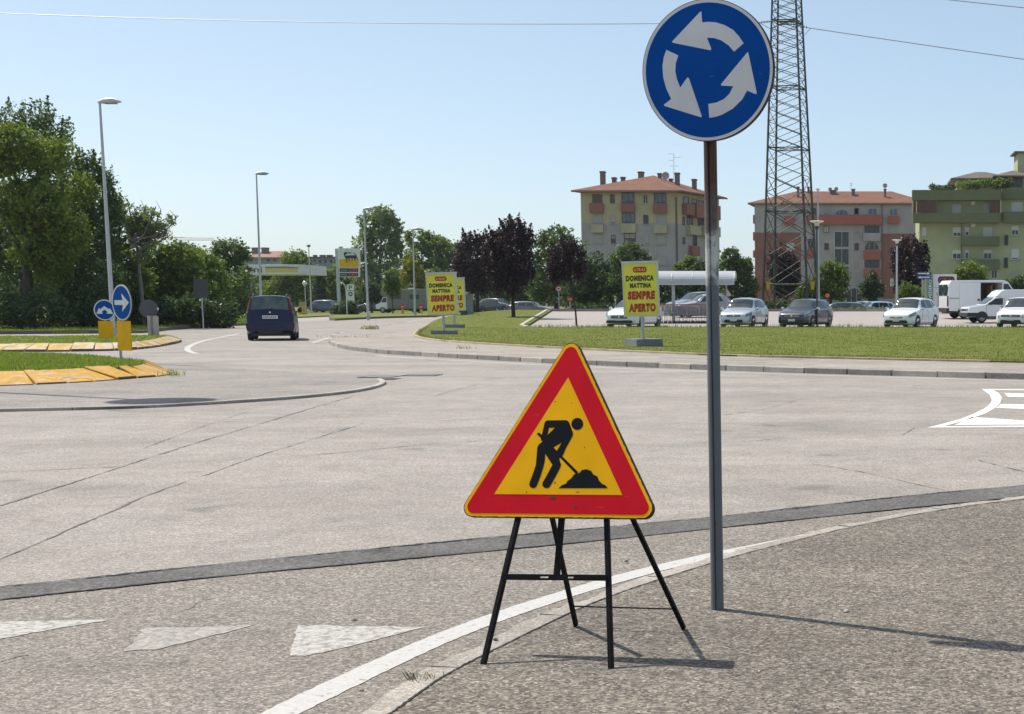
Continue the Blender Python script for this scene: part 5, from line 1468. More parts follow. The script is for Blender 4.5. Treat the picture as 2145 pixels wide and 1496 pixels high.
Yp = 150.0
pb = np.array([*V(710, 631, Yp)[:2], 0.14])
ps = thing('petrol_price_sign', 'petrol station totem with black beast emblem on grey and yellow above two price displays', 'petrol sign', tuple(pb))
MB().box(-0.14, 0.14, -0.12, 0.12, -0.2, V(710, 521, Yp)[2] - pb[2]).build('post', M_LAMP, ps)
px_box(ps, 'sign_cabinet', M_ENIGREY, 710.5, 753, 520.5, 561, Yp, -0.2, 0.2, pb)
px_box(ps, 'grey_field', mat('pale_sign_field', (0.72, 0.73, 0.75), 0.6, spec=0.1), 712.5, 752, 523, 543, Yp, -0.215, -0.2, pb)
px_box(ps, 'yellow_field', M_ENIYEL, 712.5, 752, 543.2, 559.5, Yp, -0.215, -0.2, pb)
for v0 in (562.5, 572): 
    px_box(ps, 'price_display', M_WHITEP, 711.5, 753, v0 - 0.8, v0 + 8.6, Yp, -0.18, 0.18, pb)
    px_box(ps, 'dark_panel', M_DARKPANEL, 713, 751.5, v0, v0 + 7.4, Yp, -0.2, -0.18, pb)
    a = V(733, v0 + 6, Yp); b = V(749, v0 + 1.2, Yp)
    lettering('digits', '1.599' if v0 < 565 else '1.459', a[0] - pb[0], a[2] - pb[2], b[0] - a[0], b[2] - a[2], -0.205, M_DIGIT, ps, 0.02)
    a = V(715.5, v0 + 5, Yp); b = V(728, v0 + 2.3, Yp)
    lettering('fuel_name', 'senza pb' if v0 < 565 else 'gasolio', a[0] - pb[0], a[2] - pb[2], b[0] - a[0], b[2] - a[2], -0.205, M_WHITEP, ps, 0.0)
# emblem: dark six-legged beast with turned head and a red flame
e0 = V(719, 549, Yp) - pb; s_ = Yp / FPX
pe = lambda x, y: ((x - 1600) / 4.4 * s_, -(y - 655) / 4.4 * s_)
dog = [(1618, 572), (1632, 562), (1645, 566), (1640, 575), (1652, 580), (1640, 586), (1625, 590), (1628, 598), (1660, 596), (1700, 594), (1722, 596), (1718, 585), (1700, 580), (1698, 574), (1714, 576), (1728, 588), (1734, 612), (1742, 632), (1734, 634), (1722, 620), (1718, 634), (1722, 644), (1712, 644), (1706, 624), (1694, 622), (1690, 640), (1694, 648), (1684, 648), (1682, 622), (1668, 622), (1664, 640), (1668, 648), (1656, 648), (1656, 624), (1646, 624), (1642, 642), (1640, 660), (1630, 658), (1634, 640), (1628, 618), (1620, 606), (1614, 590)]
MB().prism([pe(*q) for q in dog], 0.0, 0.01, (e0 + np.array([0, -0.216, 0]), (1, 0, 0), (0, 0, 1), (0, -1, 0))).build('beast_emblem', M_VBLK, ps)
MB().prism([pe(*q) for q in [(1646, 572), (1662, 566), (1690, 572), (1674, 580), (1656, 578)]], 0.0, 0.01, (e0 + np.array([0, -0.216, 0]), (1, 0, 0), (0, 0, 1), (0, -1, 0))).build('flame_emblem', mat('flame_green', (0.04, 0.12, 0.04), 0.5), ps)

q = np.array([*V(717.5, 631, 146)[:2], 0.14]); sg = 146 / FPX
t = thing('gooseneck_lamp', 'slender white gooseneck lamp beside the dark bush', 'lamp', tuple(q))
pts = [(8.5 * sg, 0, 0), (8.3 * sg, 0, 50 * sg)] + [((8.3 - 9 * (1 - math.cos(R_(a)))) * sg, 0, (50 + 16 * math.sin(R_(a))) * sg) for a in (20, 40, 60, 80)]
MB().tube(pts, 0.045, 8).build('stem', M_WHITEP, t)
MB().tube([pts[-1], (pts[-1][0] - 2.5 * sg, 0, pts[-1][2] - 0.05)], [0.06, 0.12], 8).build('lamp_head', M_WHITEP, t)
q = np.array([*V(734.5, 631, 152)[:2], 0.14])
t = thing('service_sign', 'white double sign with green letter P above a black tyre ring', 'sign', tuple(q))
px_box(t, 'post', M_GALV, 733, 736, 634, 662, 152, 0, 0.1, q)
for v0, v1 in ((596, 608.5), (609.5, 634)): px_box(t, 'board', M_WHITEP, 727, 742, v0, v1, 152, -0.06, 0.0, q)
a, b = V(731, 606.5, 152), V(738.5, 598, 152)
lettering('lettering', 'P', a[0] - q[0], a[2] - q[2], b[0] - a[0], b[2] - a[2], -0.065, mat('green_print', (0.05, 0.22, 0.14), 0.5), t, 0.03)
c = V(734.5, 616, 152) - q; sr = 152 / FPX
MB().prism(circ(4.6 * sr, 28), 0, 0.01, ((c[0], -0.062, c[2]), (1, 0, 0), (0, 0, 1), (0, -1, 0)), holes=[circ(2.5 * sr, 28)]).build('tyre_ring', M_VBLK, t)
q = np.array([*V(632, 631, 150)[:2], 0.14])
t = thing('yellow_bin', 'yellow cabinet with sandy hood standing at the station entrance', 'bin', tuple(q))
px_box(t, 'cabinet', mat('orange_yellow_paint', (0.62, 0.36, 0.02), 0.5), 625, 638.5, 641, 660, 150, 0, 0.6, q)
px_box(t, 'hood', mat('sand_hood', (0.38, 0.33, 0.22), 0.6), 626, 637.5, 632.5, 641, 150, 0.05, 0.55, q)
px_box(t, 'opening', M_BLACK, 627.5, 631, 644, 648, 150, -0.02, 0.0, q)
q = np.array([*V(640, 631, 148)[:2], 0.14]); sr = 148 / FPX
t = thing('traffic_mirror', 'round traffic mirror on a post by the yellow bin', 'mirror', tuple(q))
MB().tube([(0, 0, -0.1), (0, 0, 66 * sr)], 0.05, 8).build('post', M_GALV, t)
MB().lathe([(0.0, -0.16), (0.12, -0.14), (4.6 * sr, -0.06), (5 * sr, -0.02), (5 * sr, 0.02), (0.0, 0.03)], 24, 0, (0, 0, 64 * sr), 'y').build('mirror', [M_CHROME], t)
q = np.array([*V(651.5, 631, 160)[:2], 0.14]); sr = 160 / FPX
t = thing('post_top_lamp', 'thin brown lamp post with a small head near the grey apartment roof', 'street lamp', tuple(q))
MB().tube([(0, 0, -0.1), (0, 0, 138 * sr)], [0.09, 0.05], 8).build('pole', M_LAMP, t)
MB().lathe([(0.05, 136 * sr), (0.2, 138 * sr), (0.22, 140 * sr), (0.05, 142 * sr)], 12).build('lamp_head', mat('brown_lamp', (0.16, 0.07, 0.05), 0.5), t)
for u, v0, v1, lab in ((842.5, 641, 657, 'short red and yellow no entry bollard behind the motor home lamp'), (881, 640, 658, 'short red and yellow no entry bollard nearest the poster panels')):
    q = np.array([*V(u, 631, 158)[:2], 0.14]); sr = 158 / FPX
    t = thing('no_entry_bollard', lab, 'bollard', tuple(q), 0, 'no entry bollards at the station exit')
    MB().box(-3.6 * sr, 3.6 * sr, 0, 0.12, 0.45, 0.95).build('sign', mat('red_sign', (0.6, 0.05, 0.02), 0.4), t)
    MB().box(-2.4 * sr, 2.4 * sr, -0.02, 0, 0.64, 0.74).build('white_bar', M_WHITEP, t)
    MB().box(-2.4 * sr, 2.4 * sr, 0.0, 0.14, -0.05, 0.45).build('base', M_ENIYEL, t)
q = G(975, 667, 0.3); sr = q[1] / FPX
t = thing('utility_cabinet', 'tall grey utility cabinet beside the half hidden yellow poster', 'utility cabinet', tuple(q))
MB().box(-10 * sr, 2 * sr, 0, 0.5, -0.1, 46 * sr).build('left_cabinet', M_GREYBACK, t)
MB().box(3 * sr, 13 * sr, 0.02, 0.5, -0.1, 49 * sr).build('right_cabinet', M_CONC, t)
MB().box(2 * sr, 14 * sr, -0.03, 0.55, 49 * sr, 50.5 * sr).build('lid', M_KERB, t)
for u, lab in ((1041, 'small blue arrow sign at the far road, the left of two'), (1058, 'small blue arrow sign at the far road, the right of two')):
    q = np.array([*V(u, 631, 128)[:2], 0.25]); sr = 128 / FPX
    t = thing('arrow_sign', lab, 'traffic sign', tuple(q), 0, 'small blue arrow signs')
    MB().tube([(0, 0, -0.2), (0, 0, 0.7)], 0.03, 6).build('post', M_GALV, t)
    MB().prism(circ(5.5 * sr, 24), -0.02, 0.0, ((0, -0.04, 0.45), (1, 0, 0), (0, 0, 1), (0, -1, 0))).build('disc', M_SBLUE, t)
    MB().prism([(-0.12, 0.1), (0.02, -0.02), (-0.03, -0.07), (0.13, -0.12), (0.1, 0.05), (0.05, 0.01), (-0.08, 0.13)], 0, 0.01, ((0, -0.04, 0.45), (1, 0, 0), (0, 0, 1), (0, -1, 0))).build('arrow', M_WHITEP, t)

# ================================================================== CAR PARK FURNITURE
def on_lot(u, Y): x = V(u, 631, Y)[0]; return np.array([x, Y, float(zg(x, Y))])
Ys = 84.0
sb = on_lot(1455, Ys); ks = Ys / FPX
sh_ = thing('trolley_shelter', 'trolley shelter with a curved translucent white roof on grey posts', 'shelter', tuple(sb))
def frost(name):
    m, nt, bs = nodes(name)
    bs.inputs['Base Color'].default_value = (0.62, 0.65, 0.68, 1); bs.inputs['Roughness'].default_value = 0.55; bs.inputs['Specular IOR Level'].default_value = 0.25
    p = opos(nt)
    nt.links.new(mixc(nt, noise(nt, p, 1.5, 4), (0.56, 0.58, 0.60), (0.66, 0.68, 0.70)), bs.inputs['Base Color'])
    tr = nt.nodes.new('ShaderNodeBsdfTranslucent'); tr.inputs[0].default_value = (0.75, 0.78, 0.82, 1)
    mx = nt.nodes.new('ShaderNodeMixShader'); mx.inputs[0].default_value = 0.45
    nt.links.new(bs.outputs[0], mx.inputs[1]); nt.links.new(tr.outputs[0], mx.inputs[2])
    nt.links.new(mx.outputs[0], nt.nodes['Material Output'].inputs[0])
    return m
M_FROST = frost('frosted_polycarbonate')
zt = lambda v: V(1455, v, Ys)[2] - sb[2]
ztop, zlow = zt(568), zt(595)
us = [1330, 1371, 1412, 1454, 1496, 1541]
sect = []
for k in range(9):
    a = R_(-8 + 98 * k / 8)
    sect.append((-0.9 * math.cos(a) , zlow + (ztop - zlow) * (math.sin(a) + 0.14) / 1.14))
sect += [(0.6 * math.sin(R_(30 * k)), zlow + (ztop - zlow) * (0.30 + 0.70 * math.cos(R_(26 * k)))) for k in (1, 2, 3)]
for u0, u1 in zip(us[:-1], us[1:]):
    x0, x1 = V(u0, 631, Ys)[0] - sb[0] + 0.02, V(u1, 631, Ys)[0] - sb[0] - 0.02
    n = len(sect)
    vs = [(x0, y, z) for y, z in sect] + [(x1, y, z) for y, z in sect]
    o = MB().add(vs, [(i, i + 1, n + i + 1, n + i) for i in range(n - 1)]).build('roof_panel', M_FROST, sh_)
    md = o.modifiers.new('thickness', 'SOLIDIFY'); md.thickness = 0.012
for u in us:
    x = V(u, 631, Ys)[0] - sb[0]
    MB().tube([(x, y * 1.01, z - 0.01) for y, z in sect], 0.022, 6).build('roof_rib', M_ALU, sh_)
x0, x1 = V(1330, 631, Ys)[0] - sb[0], V(1541, 631, Ys)[0] - sb[0]
MB().box(x0, x1, -0.93, -0.86, zlow - 0.06, zlow + 0.02).build('gutter', M_ALU, sh_)
MB().box(x0, x1, 0.56, 0.62, zlow + 0.18, zlow + 0.26).build('rear_beam', M_ALU, sh_)
for u in (1343, 1411, 1522):
    x = V(u, 631, Ys)[0] - sb[0]
    w = 0.17 if u != 1522 else 0.06
    MB().box(x - w / 2, x + w / 2, -0.12, 0.02, -0.1, zlow + 0.5).build('post', M_GALV, sh_)
    MB().tube([(x, -0.05, zlow - 0.1), (x, -0.86, zlow + 0.0)], 0.03, 6).build('bracket', M_GALV, sh_)
for zz in (0.55, 0.95): MB().tube([(x0 + 0.3, -0.5, zz), (x1 - 1.1, -0.5, zz)], 0.025, 6).build('guide_rail', M_ALU, sh_)
# pennant on the right post
pt = thing('pennant', 'small cream pennant hanging on the right shelter post', 'pennant', tuple(on_lot(1522, 83.85)))
MB().prism([(0.03, zt(605)), (0.22, zt(615)), (0.28, zt(620)), (0.03, zt(621))], -0.01, 0.01, ((0, 0, 0), (1, 0, 0), (0, 0, 1), (0, -1, 0))).build('cloth', mat('cream_cloth', (0.62, 0.52, 0.36), 0.8), pt)
MB().tube([(0.02, 0, zt(622)), (0.02, 0, zt(600))], 0.012, 5).build('rod', M_GALV, pt)
# trolleys
M_WIRE = mat('trolley_wire', (0.50, 0.51, 0.52), 0.3, 0.8)
M_REDP = mat('red_plastic', (0.45, 0.04, 0.03), 0.4)
tr0 = thing('shopping_trolley', 'wire shopping trolley with a red handle in the row under the shelter', 'shopping trolley', (0, 0, 0), 0, 'shopping trolleys under the shelter')
m = MB()
c8 = [(-0.26, 0.0, .42), (0.26, 0.0, .42), (-0.28, 0.0, .98), (0.28, 0.0, .98), (-0.20, -0.8, .55), (0.20, -0.8, .55), (-0.22, -0.82, .92), (0.22, -0.82, .92)]
c8 = [np.array(q) for q in c8]
def grid(a, b, c, d, nu, nv):
    for i in range(nu + 1): m.tube([a + (b - a) * i / nu, c + (d - c) * i / nu], 0.007, 3, cap=False)
    for j in range(nv + 1): m.tube([a + (c - a) * j / nv, b + (d - b) * j / nv], 0.007, 3, cap=False)
grid(c8[0], c8[4], c8[2], c8[6], 9, 5); grid(c8[1], c8[5], c8[3], c8[7], 9, 5); grid(c8[0], c8[1], c8[4], c8[5], 5, 8); grid(c8[4], c8[5], c8[6], c8[7], 5, 4); grid(c8[0], c8[1], c8[2], c8[3], 5, 5)
m.build('basket', M_WIRE, tr0)
f = MB()
for sx in (-1, 1): f.tube([(sx * 0.27, 0.12, 1.02), (sx * 0.25, 0.02, .42), (sx * 0.25, 0.05, .14), (sx * 0.20, -0.78, .14)], 0.013, 5)
f.build('frame', M_WIRE, tr0)
MB().tube([(-0.28, 0.12, 1.02), (0.28, 0.12, 1.02)], 0.022, 8).build('handle', M_REDP, tr0)
for sx in (-1, 1):
    for y in (0.05, -0.78): MB().lathe([(0.0, -0.015), (0.06, -0.015), (0.06, 0.015), (0.0, 0.015)], 10, 0, (sx * (0.25 if y > 0 else 0.2), y, 0.06), 'x').build('wheel', M_PLASTIC, tr0)
n_tr = 13
for i in range(n_tr):
    o = tr0 if i == 0 else copy_tree(tr0)
    u = 1386 + i * 9.2
    q = on_lot(u, Ys - 0.3)
    o.location = (q[0], q[1] + (0.06 if i % 3 else -0.08), q[2]); o.rotation_euler = (0, 0, R_(90 + (i * 37) % 9 - 4))
second = None
for i in range(9):
    o = copy_tree(tr0); q = on_lot(1388 + i * 13, Ys + 0.75)
    o.location = (q[0], q[1], q[2]); o.rotation_euler = (0, 0, R_(180 + (i * 53) % 11 - 5))

def funnel_lamp(u, Y, v_top, base_z, label, dark, w_px=(2.2, 15)):
    x = V(u, 631, Y)[0]; k = Y / FPX
    top = V(u, v_top, Y)[2] - base_z
    t = thing('funnel_lamp', label, 'street lamp', (x, Y, base_z), 0, 'funnel lamps of the car park')
    MB().tube([(0, 0, -0.1), (0, 0, top - 0.28)], [w_px[0] * k, w_px[0] * k * 0.8], 10).build('pole', dark, t)
    r = w_px[1] * k
    MB().lathe([(0.06, top - 0.32), (0.10, top - 0.22), (r * 0.35, top - 0.10), (r * 0.8, top - 0.03), (r, top), (r * 0.9, top + 0.02), (0.03, top + 0.02)], 24).build('funnel_shade', M_WHITEP, t)
    MB().lathe([(0.05, top - 0.40), (0.10, top - 0.36), (0.10, top - 0.2), (0.05, top - 0.18)], 10).build('collar', M_DKGREY, t)
funnel_lamp(1711.5, 76.2, 464, float(zg(0, 76)), 'funnel shaped lamp on a dark post in front of the dark plum car', M_DKGREY)
funnel_lamp(1878.5, 104, 503, 0.66, 'funnel shaped lamp on a pale post before the plum tree at the right', M_LAMP, (2.4, 10.5))
x = V(1714, 631, 118)[0]; k = 118 / FPX
t = thing('globe_lamp', 'tall thin lamp post with a small white cap behind the funnel lamp', 'street lamp', (x, 118, zf))
MB().tube([(0.05, 0, -0.1), (0, 0, V(1713, 397, 118)[2] - zf)], [0.11, 0.05], 8).build('pole', M_LAMP, t)
MB().lathe([(0.05, V(1713, 398, 118)[2] - zf - 0.05), (0.17, V(1713, 398, 118)[2] - zf), (0.16, V(1713, 396, 118)[2] - zf), (0.02, V(1713, 394, 118)[2] - zf)], 12).build('cap', M_WHITEP, t)
q = on_lot(1733, 104); k = 104 / FPX
t = thing('round_orange_sign', 'small orange round sign on a dark post behind the plum car', 'sign', tuple(q))
MB().tube([(0, 0, -0.1), (0, 0, 0.95)], 0.06, 8).build('post', M_DKGREY, t)
MB().prism(circ(4.5 * k, 20), -0.03, 0, ((0, -0.07, 1.15), (1, 0, 0), (0, 0, 1), (0, -1, 0))).build('disc', mat('orange_disc', (0.62, 0.14, 0.03), 0.45), t)

# shop signs by the exit
M_NAVY = mat('navy_sign', (0.03, 0.07, 0.18), 0.45)
M_TEAL = mat('teal_banner', (0.02, 0.17, 0.13), 0.5)
Ye = 100.0
q = on_lot(1936, Ye)
t = thing('direction_sign', 'two narrow navy direction boards with white arrows, one pointing each way', 'direction sign', tuple(q))
for v0, v1, dirr in ((569.5, 576.5, 1), (577.5, 584.5, -1)):
    bd = px_box(t, 'board', M_NAVY, 1920.5, 1951, v0, v1, Ye, -0.03, 0.0, q)
    a, b = V(1923, (v0 + v1) / 2, Ye) - q, V(1948, (v0 + v1) / 2, Ye) - q
    a, b = (a, b) if dirr > 0 else (b, a)
    dx = np.sign(b[0] - a[0]); z = a[2]
    MB().prism([(a[0], z - .03), (b[0] - dx * .16, z - .03), (b[0] - dx * .16, z - .08), (b[0], z), (b[0] - dx * .16, z + .08), (b[0] - dx * .16, z + .03), (a[0], z + .03)], 0, 0.006, ((0, -0.032, 0), (1, 0, 0), (0, 0, 1), (0, -1, 0))).build('arrow', M_WHITEP, bd)
for u in (1931.5, 1938): px_box(t, 'post', M_GALV, u - 1, u + 1, 584.5, 650, Ye, 0.0, 0.08, q)
q = on_lot(1948, Ye + 0.1)
t = thing('goodbye_banner', 'tall narrow teal banner with white vertical lettering beside the shop exit board', 'banner', tuple(q))
px_box(t, 'board', M_TEAL, 1943, 1953.5, 585, 650, Ye + 0.1, -0.05, 0.0, q)
a = V(1951.5, 648, Ye) - q; hgt = V(1951, 586.5, Ye)[2] - V(1951, 648, Ye)[2]
me = text_mesh('ARRIVEDERCI', hgt, 6.5 * Ye / FPX, 0.0, 0.02); me.materials.clear(); me.materials.append(M_WHITEP)
o = link_mesh('lettering', me, t); o.location = (a[0], -0.055, a[2]); o.rotation_euler = (0, -math.pi / 2, 0)
q = on_lot(1979, Ye + 0.5)
t = thing('shop_exit_board', 'white exit board with red shop logo and dark arrow left of the large van', 'sign board', tuple(q))
bd = px_box(t, 'board', M_WHITEP, 1954.5, 2004, 574.5, 655, Ye + 0.5, -0.08, 0.0, q)
c = V(1982, 586.5, Ye + 0.5) - q; k = Ye / FPX
MB().prism(lens_outline(38 * k, 14.5 * k), 0, 0.008, ((c[0], -0.083, c[2]), (1, 0, 0), (0, 0, 1), (0, -1, 0))).build('logo_badge', M_VBLK, bd)
lettering('logo_lettering', 'CRAI', c[0] - 15 * k, c[2] - 4.6 * k, 30 * k, 9.2 * k, -0.093, M_REDP, bd, 0.03, 0.35)
a = V(1957, 602, Ye + 0.5) - q
lettering('small_lettering', 'Supermercati', a[0], a[2] - 1.5 * k, 24 * k, 2.6 * k, -0.083, M_VBLK, bd)
a = V(1962, 620, Ye + 0.5) - q
lettering('exit_lettering', 'USCITA', a[0], a[2], 34 * k, 7 * k, -0.083, M_VBLK, bd, 0.01)
a = V(1974, 637, Ye + 0.5) - q
MB().prism([(-7 * k, -7 * k), (-5 * k, -8 * k), (1 * k, -1 * k), (3 * k, -3 * k), (4 * k, 5 * k), (-4 * k, 4 * k), (-1.5 * k, 1.5 * k)], 0, 0.006, ((a[0], -0.083, a[2]), (1, 0, 0), (0, 0, 1), (0, -1, 0))).build('arrow', M_VBLK, bd)

# small road signs across the car park
def post_sign(name, label, u, v, v_base, Y, shape, z0):
    x = V(u, 631, Y)[0]; k = Y / FPX
    t = thing(name, label, 'traffic sign', (x, Y, z0))
    zc = V(u, v, Y)[2] - z0
    MB().tube([(0, 0, -0.1), (0, 0, zc + 0.1)], 0.045, 6).build('post', M_GALV, t)
    shape(t, zc, k)
fr_s = lambda zc: ((0, -0.06, zc), (1, 0, 0), (0, 0, 1), (0, -1, 0))
RED = mat('red_sign', (0.6, 0.05, 0.02), 0.4)
def s_round(t, zc, k):
    MB().prism(circ(6 * k, 24), -0.03, 0, fr_s(zc)).build('red_ring', RED, t); MB().prism(circ(4.2 * k, 24), 0, 0.01, fr_s(zc)).build('white_field', M_WHITEP, t); MB().box(-2 * k, 2 * k, -0.075, -0.07, zc - 2 * k, zc + 2 * k).build('numeral', M_VBLK, t)
def s_stop(t, zc, k):
    MB().prism([(6 * k * math.cos(R_(22.5 + 45 * i)), 5 * k * math.sin(R_(22.5 + 45 * i))) for i in range(8)], -0.03, 0, fr_s(zc)).build('red_octagon', RED, t); lettering('lettering', 'STOP', -4 * k, zc - 1.2 * k, 8 * k, 2.6 * k, -0.066, M_WHITEP, t, 0.02)
def s_small(t, zc, k):
    MB().box(-2 * k, 2 * k, -0.07, -0.05, zc - 5 * k, zc + 5 * k).build('plate', M_WHITEP, t); MB().box(-1.4 * k, 1.4 * k, -0.08, -0.07, zc - 1 * k, zc + 3 * k).build('red_square', RED, t)
post_sign('speed_limit_sign', 'small red ringed round sign on a post before the dark trees', 1171, 605, 645, 120, s_round, 0.0)
post_sign('stop_sign', 'small red octagonal stop sign by the thin plum sapling', 1194, 627, 650, 110, s_stop, 0.3)
post_sign('small_post_sign', 'tiny white post sign in front of the hedge, left of the nearest poster', 1289, 625, 645, 110, s_small, 0.3)

# drains in the road
M_STEEL = mat('drain_steel', (0.24, 0.245, 0.25), 0.75, 0.1, var=0.3, sc=4)
for (u0, u1, v0, v1), lab in (((757, 834, 792.5, 795.8), 'long narrow steel drain cover touching the tip of the apron kerb'), ((847, 921, 785, 788.2), 'long narrow steel drain cover in the open road right of the apron tip')):
    A0, A1, A2, A3 = [np.array(xy(*q)) for q in ((u0 + 2, v1), (u1, v1), (u1 - 3, v0), (u0, v0))]
    c = (A0 + A1 + A2 + A3) / 4
    t = thing('drain_cover', lab, 'drain cover', (c[0], c[1], 0.036 if u0 < 800 else 0.0), 0, 'steel drain covers')
    ex = (A1 - A0); Lx = np.linalg.norm(ex); ex /= Lx; ey = np.array([-ex[1], ex[0]]); Wd = abs((A3 - A0) @ ey)
    F = ((0, 0, 0), (*ex, 0), (*ey, 0), (0, 0, 1)); b_ = 0.05
    MB().prism([(-Lx / 2, -Wd / 2), (Lx / 2, -Wd / 2), (Lx / 2, Wd / 2), (-Lx / 2, Wd / 2)], 0.003, 0.012, F, holes=[[(-Lx / 2 + b_, -Wd / 2 + b_), (Lx / 2 - b_, -Wd / 2 + b_), (Lx / 2 - b_, Wd / 2 - b_), (-Lx / 2 + b_, Wd / 2 - b_)]]).build('frame', M_DKGREY, t)
    n = 12
    for i in range(n):
        a0 = -Lx / 2 + b_ + (Lx - 2 * b_) * i / n
        MB().prism([(a0 + 0.006, -Wd / 2 + b_), (a0 + (Lx - 2 * b_) / n - 0.006, -Wd / 2 + b_), (a0 + (Lx - 2 * b_) / n - 0.006, Wd / 2 - b_), (a0 + 0.006, Wd / 2 - b_)], 0.003, 0.009, F).build('plate', M_STEEL, t)

# ================================================================== PYLON AND WIRES
M_PYL = mat('green_grey_lattice', (0.05, 0.062, 0.057), 0.6, 0.2, var=0.2, sc=1)
Yy = 121.0; kp = Yy / FPX
bx_ = V(1656, 631, Yy)[0]
zP = 0.0
py = thing('electricity_pylon', 'tall green grey lattice pylon rising behind the car park', 'pylon', (bx_, Yy, zP))
def zrow(v): return V(1655, v, Yy)[2] - zP
ANG = R_(34)
def hw_(z):                                              # half diagonal at a height
    return (68 - (68 - 34.5) * (z - 0) / (zrow(0))) * kp
ztop_ = zrow(-60)
def leg_pt(i, z):
    a = ANG + math.pi / 2 * i
    lean = -0.0065 * z
    return np.array([hw_(z) * math.cos(a) + lean, hw_(z) * math.sin(a), z])
for i in range(4):
    MB().tube([leg_pt(i, -0.2), leg_pt(i, ztop_)], [0.10, 0.072], 4, smooth=False).build('leg', M_PYL, py)
rows_px = [650, 596, 540, 492, 444, 405, 370, 340, 312, 285, 258, 232, 208, 184, 163, 142, 122, 102, 83, 64, 46, 28, 10, -8, -26, -44, -60]
zs = [zrow(v) for v in rows_px]
nb = 0
for j in range(len(zs) - 1):
    for i in range(4):
        a0, a1, b0_, b1_ = leg_pt(i, zs[j]), leg_pt(i, zs[j + 1]), leg_pt((i + 1) % 4, zs[j]), leg_pt((i + 1) % 4, zs[j + 1])
        for p, q in ((a0, b1_), (b0_, a1)):
            MB().tube([p, q], 0.034 if j < 6 else 0.027, 4, smooth=False).build('brace', M_PYL, py)
        if rows_px[j] in (596, 444, 312, 184, 46, -26):
            MB().tube([a0, b0_], 0.045, 4, smooth=False).build('cross_member', M_PYL, py)
            if i < 2: MB().tube([leg_pt(i, zs[j]), leg_pt(i + 2, zs[j])], 0.03, 4, smooth=False).build('cross_member', M_PYL, py)
M_WARN = mat('yellow_warning_plate', (0.68, 0.48, 0.02), 0.5)
for u in (1609.5, 1702):
    p = V(u, 598, Yy - 1.6)
    MB().prism([(-0.2, 0.30), (0.2, 0.30), (0.12, -0.33), (-0.12, -0.33)], -0.02, 0.02, ((p[0] - bx_, -1.6, p[2] - zP), (1, 0, 0), (0, 0, 1), (0, -1, 0))).build('warning_plate', M_WARN, py)
# arm and strain insulators
za = zrow(50)
MB().tube([(-0.9, -0.9, za), (0.9, -1.7, za - 0.1)], 0.07, 4, smooth=False).build('arm', M_PYL, py)
M_INS = mat('insulator_glass', (0.20, 0.24, 0.25), 0.3)
def wire_end(u, v): p = V(u, v, Yy); return np.array([p[0] - bx_, -1.2, p[2] - zP])
def insul(p, q):
    prof = []
    n = 9
    d = q - p; L = np.linalg.norm(d)
    m = MB(); m.tube([p, q], 0.025, 5)
    for i in range(n):
        c = p + d * (0.15 + 0.8 * i / n); e = d / L * 0.03
        m.tube([c - e, c + e], [0.13, 0.05], 8)
    m.build('insulator', M_INS, py)
li0, li1 = wire_end(1628, 50), wire_end(1592, 53)
ri0, ri1 = wire_end(1640, 53), wire_end(1699, 65)
insul(li0, li1); insul(ri0, ri1)
MB().tube([ri1, (ri1 + li1) / 2 + np.array([0.9, 0, -1.4]), li1], 0.02, 4).build('jumper', M_PYL, py)
base_p = np.array([bx_, Yy, zP])
def wire(name, label, pts):
    o = MB().tube(pts, 0.028, 4, cap=False).build(name, mat('conductor', (0.22, 0.23, 0.25), 0.5, 0.5), None)
    tag(o, label, 'power line', 'power lines at the pylon')
def arc3(p, m_, q, n=24):                                # parabola through three points
    out = []
    t_m = abs(m_[0] - p[0]) / abs(q[0] - p[0])
    for i in range(n + 1):
        t = i / n
        l0 = (t - t_m) * (t - 1) / (t_m); l1 = t * (t - 1) / (t_m * (t_m - 1)); l2 = t * (t - t_m) / (1 - t_m)
        out.append(p * l0 + m_ * l1 + q * l2)
    return out
wire('power_line', 'thin power line crossing the sky from the pylon to the left', arc3(li1 + base_p, V(700, 47, Yy - 1.2), V(-900, -22, Yy - 1.2)))
wire('power_line', 'thin power line sloping down from the pylon to the right', arc3(ri1 + base_p, V(1920, 92, Yy - 1.2), V(2800, 214, Yy - 1.2)))
wire('power_line', 'thin power line in the top right corner of the sky', arc3(V(1700, -32, Yy - 1.2), V(1990, 0, Yy - 1.2), V(2700, 72, Yy - 1.2)))

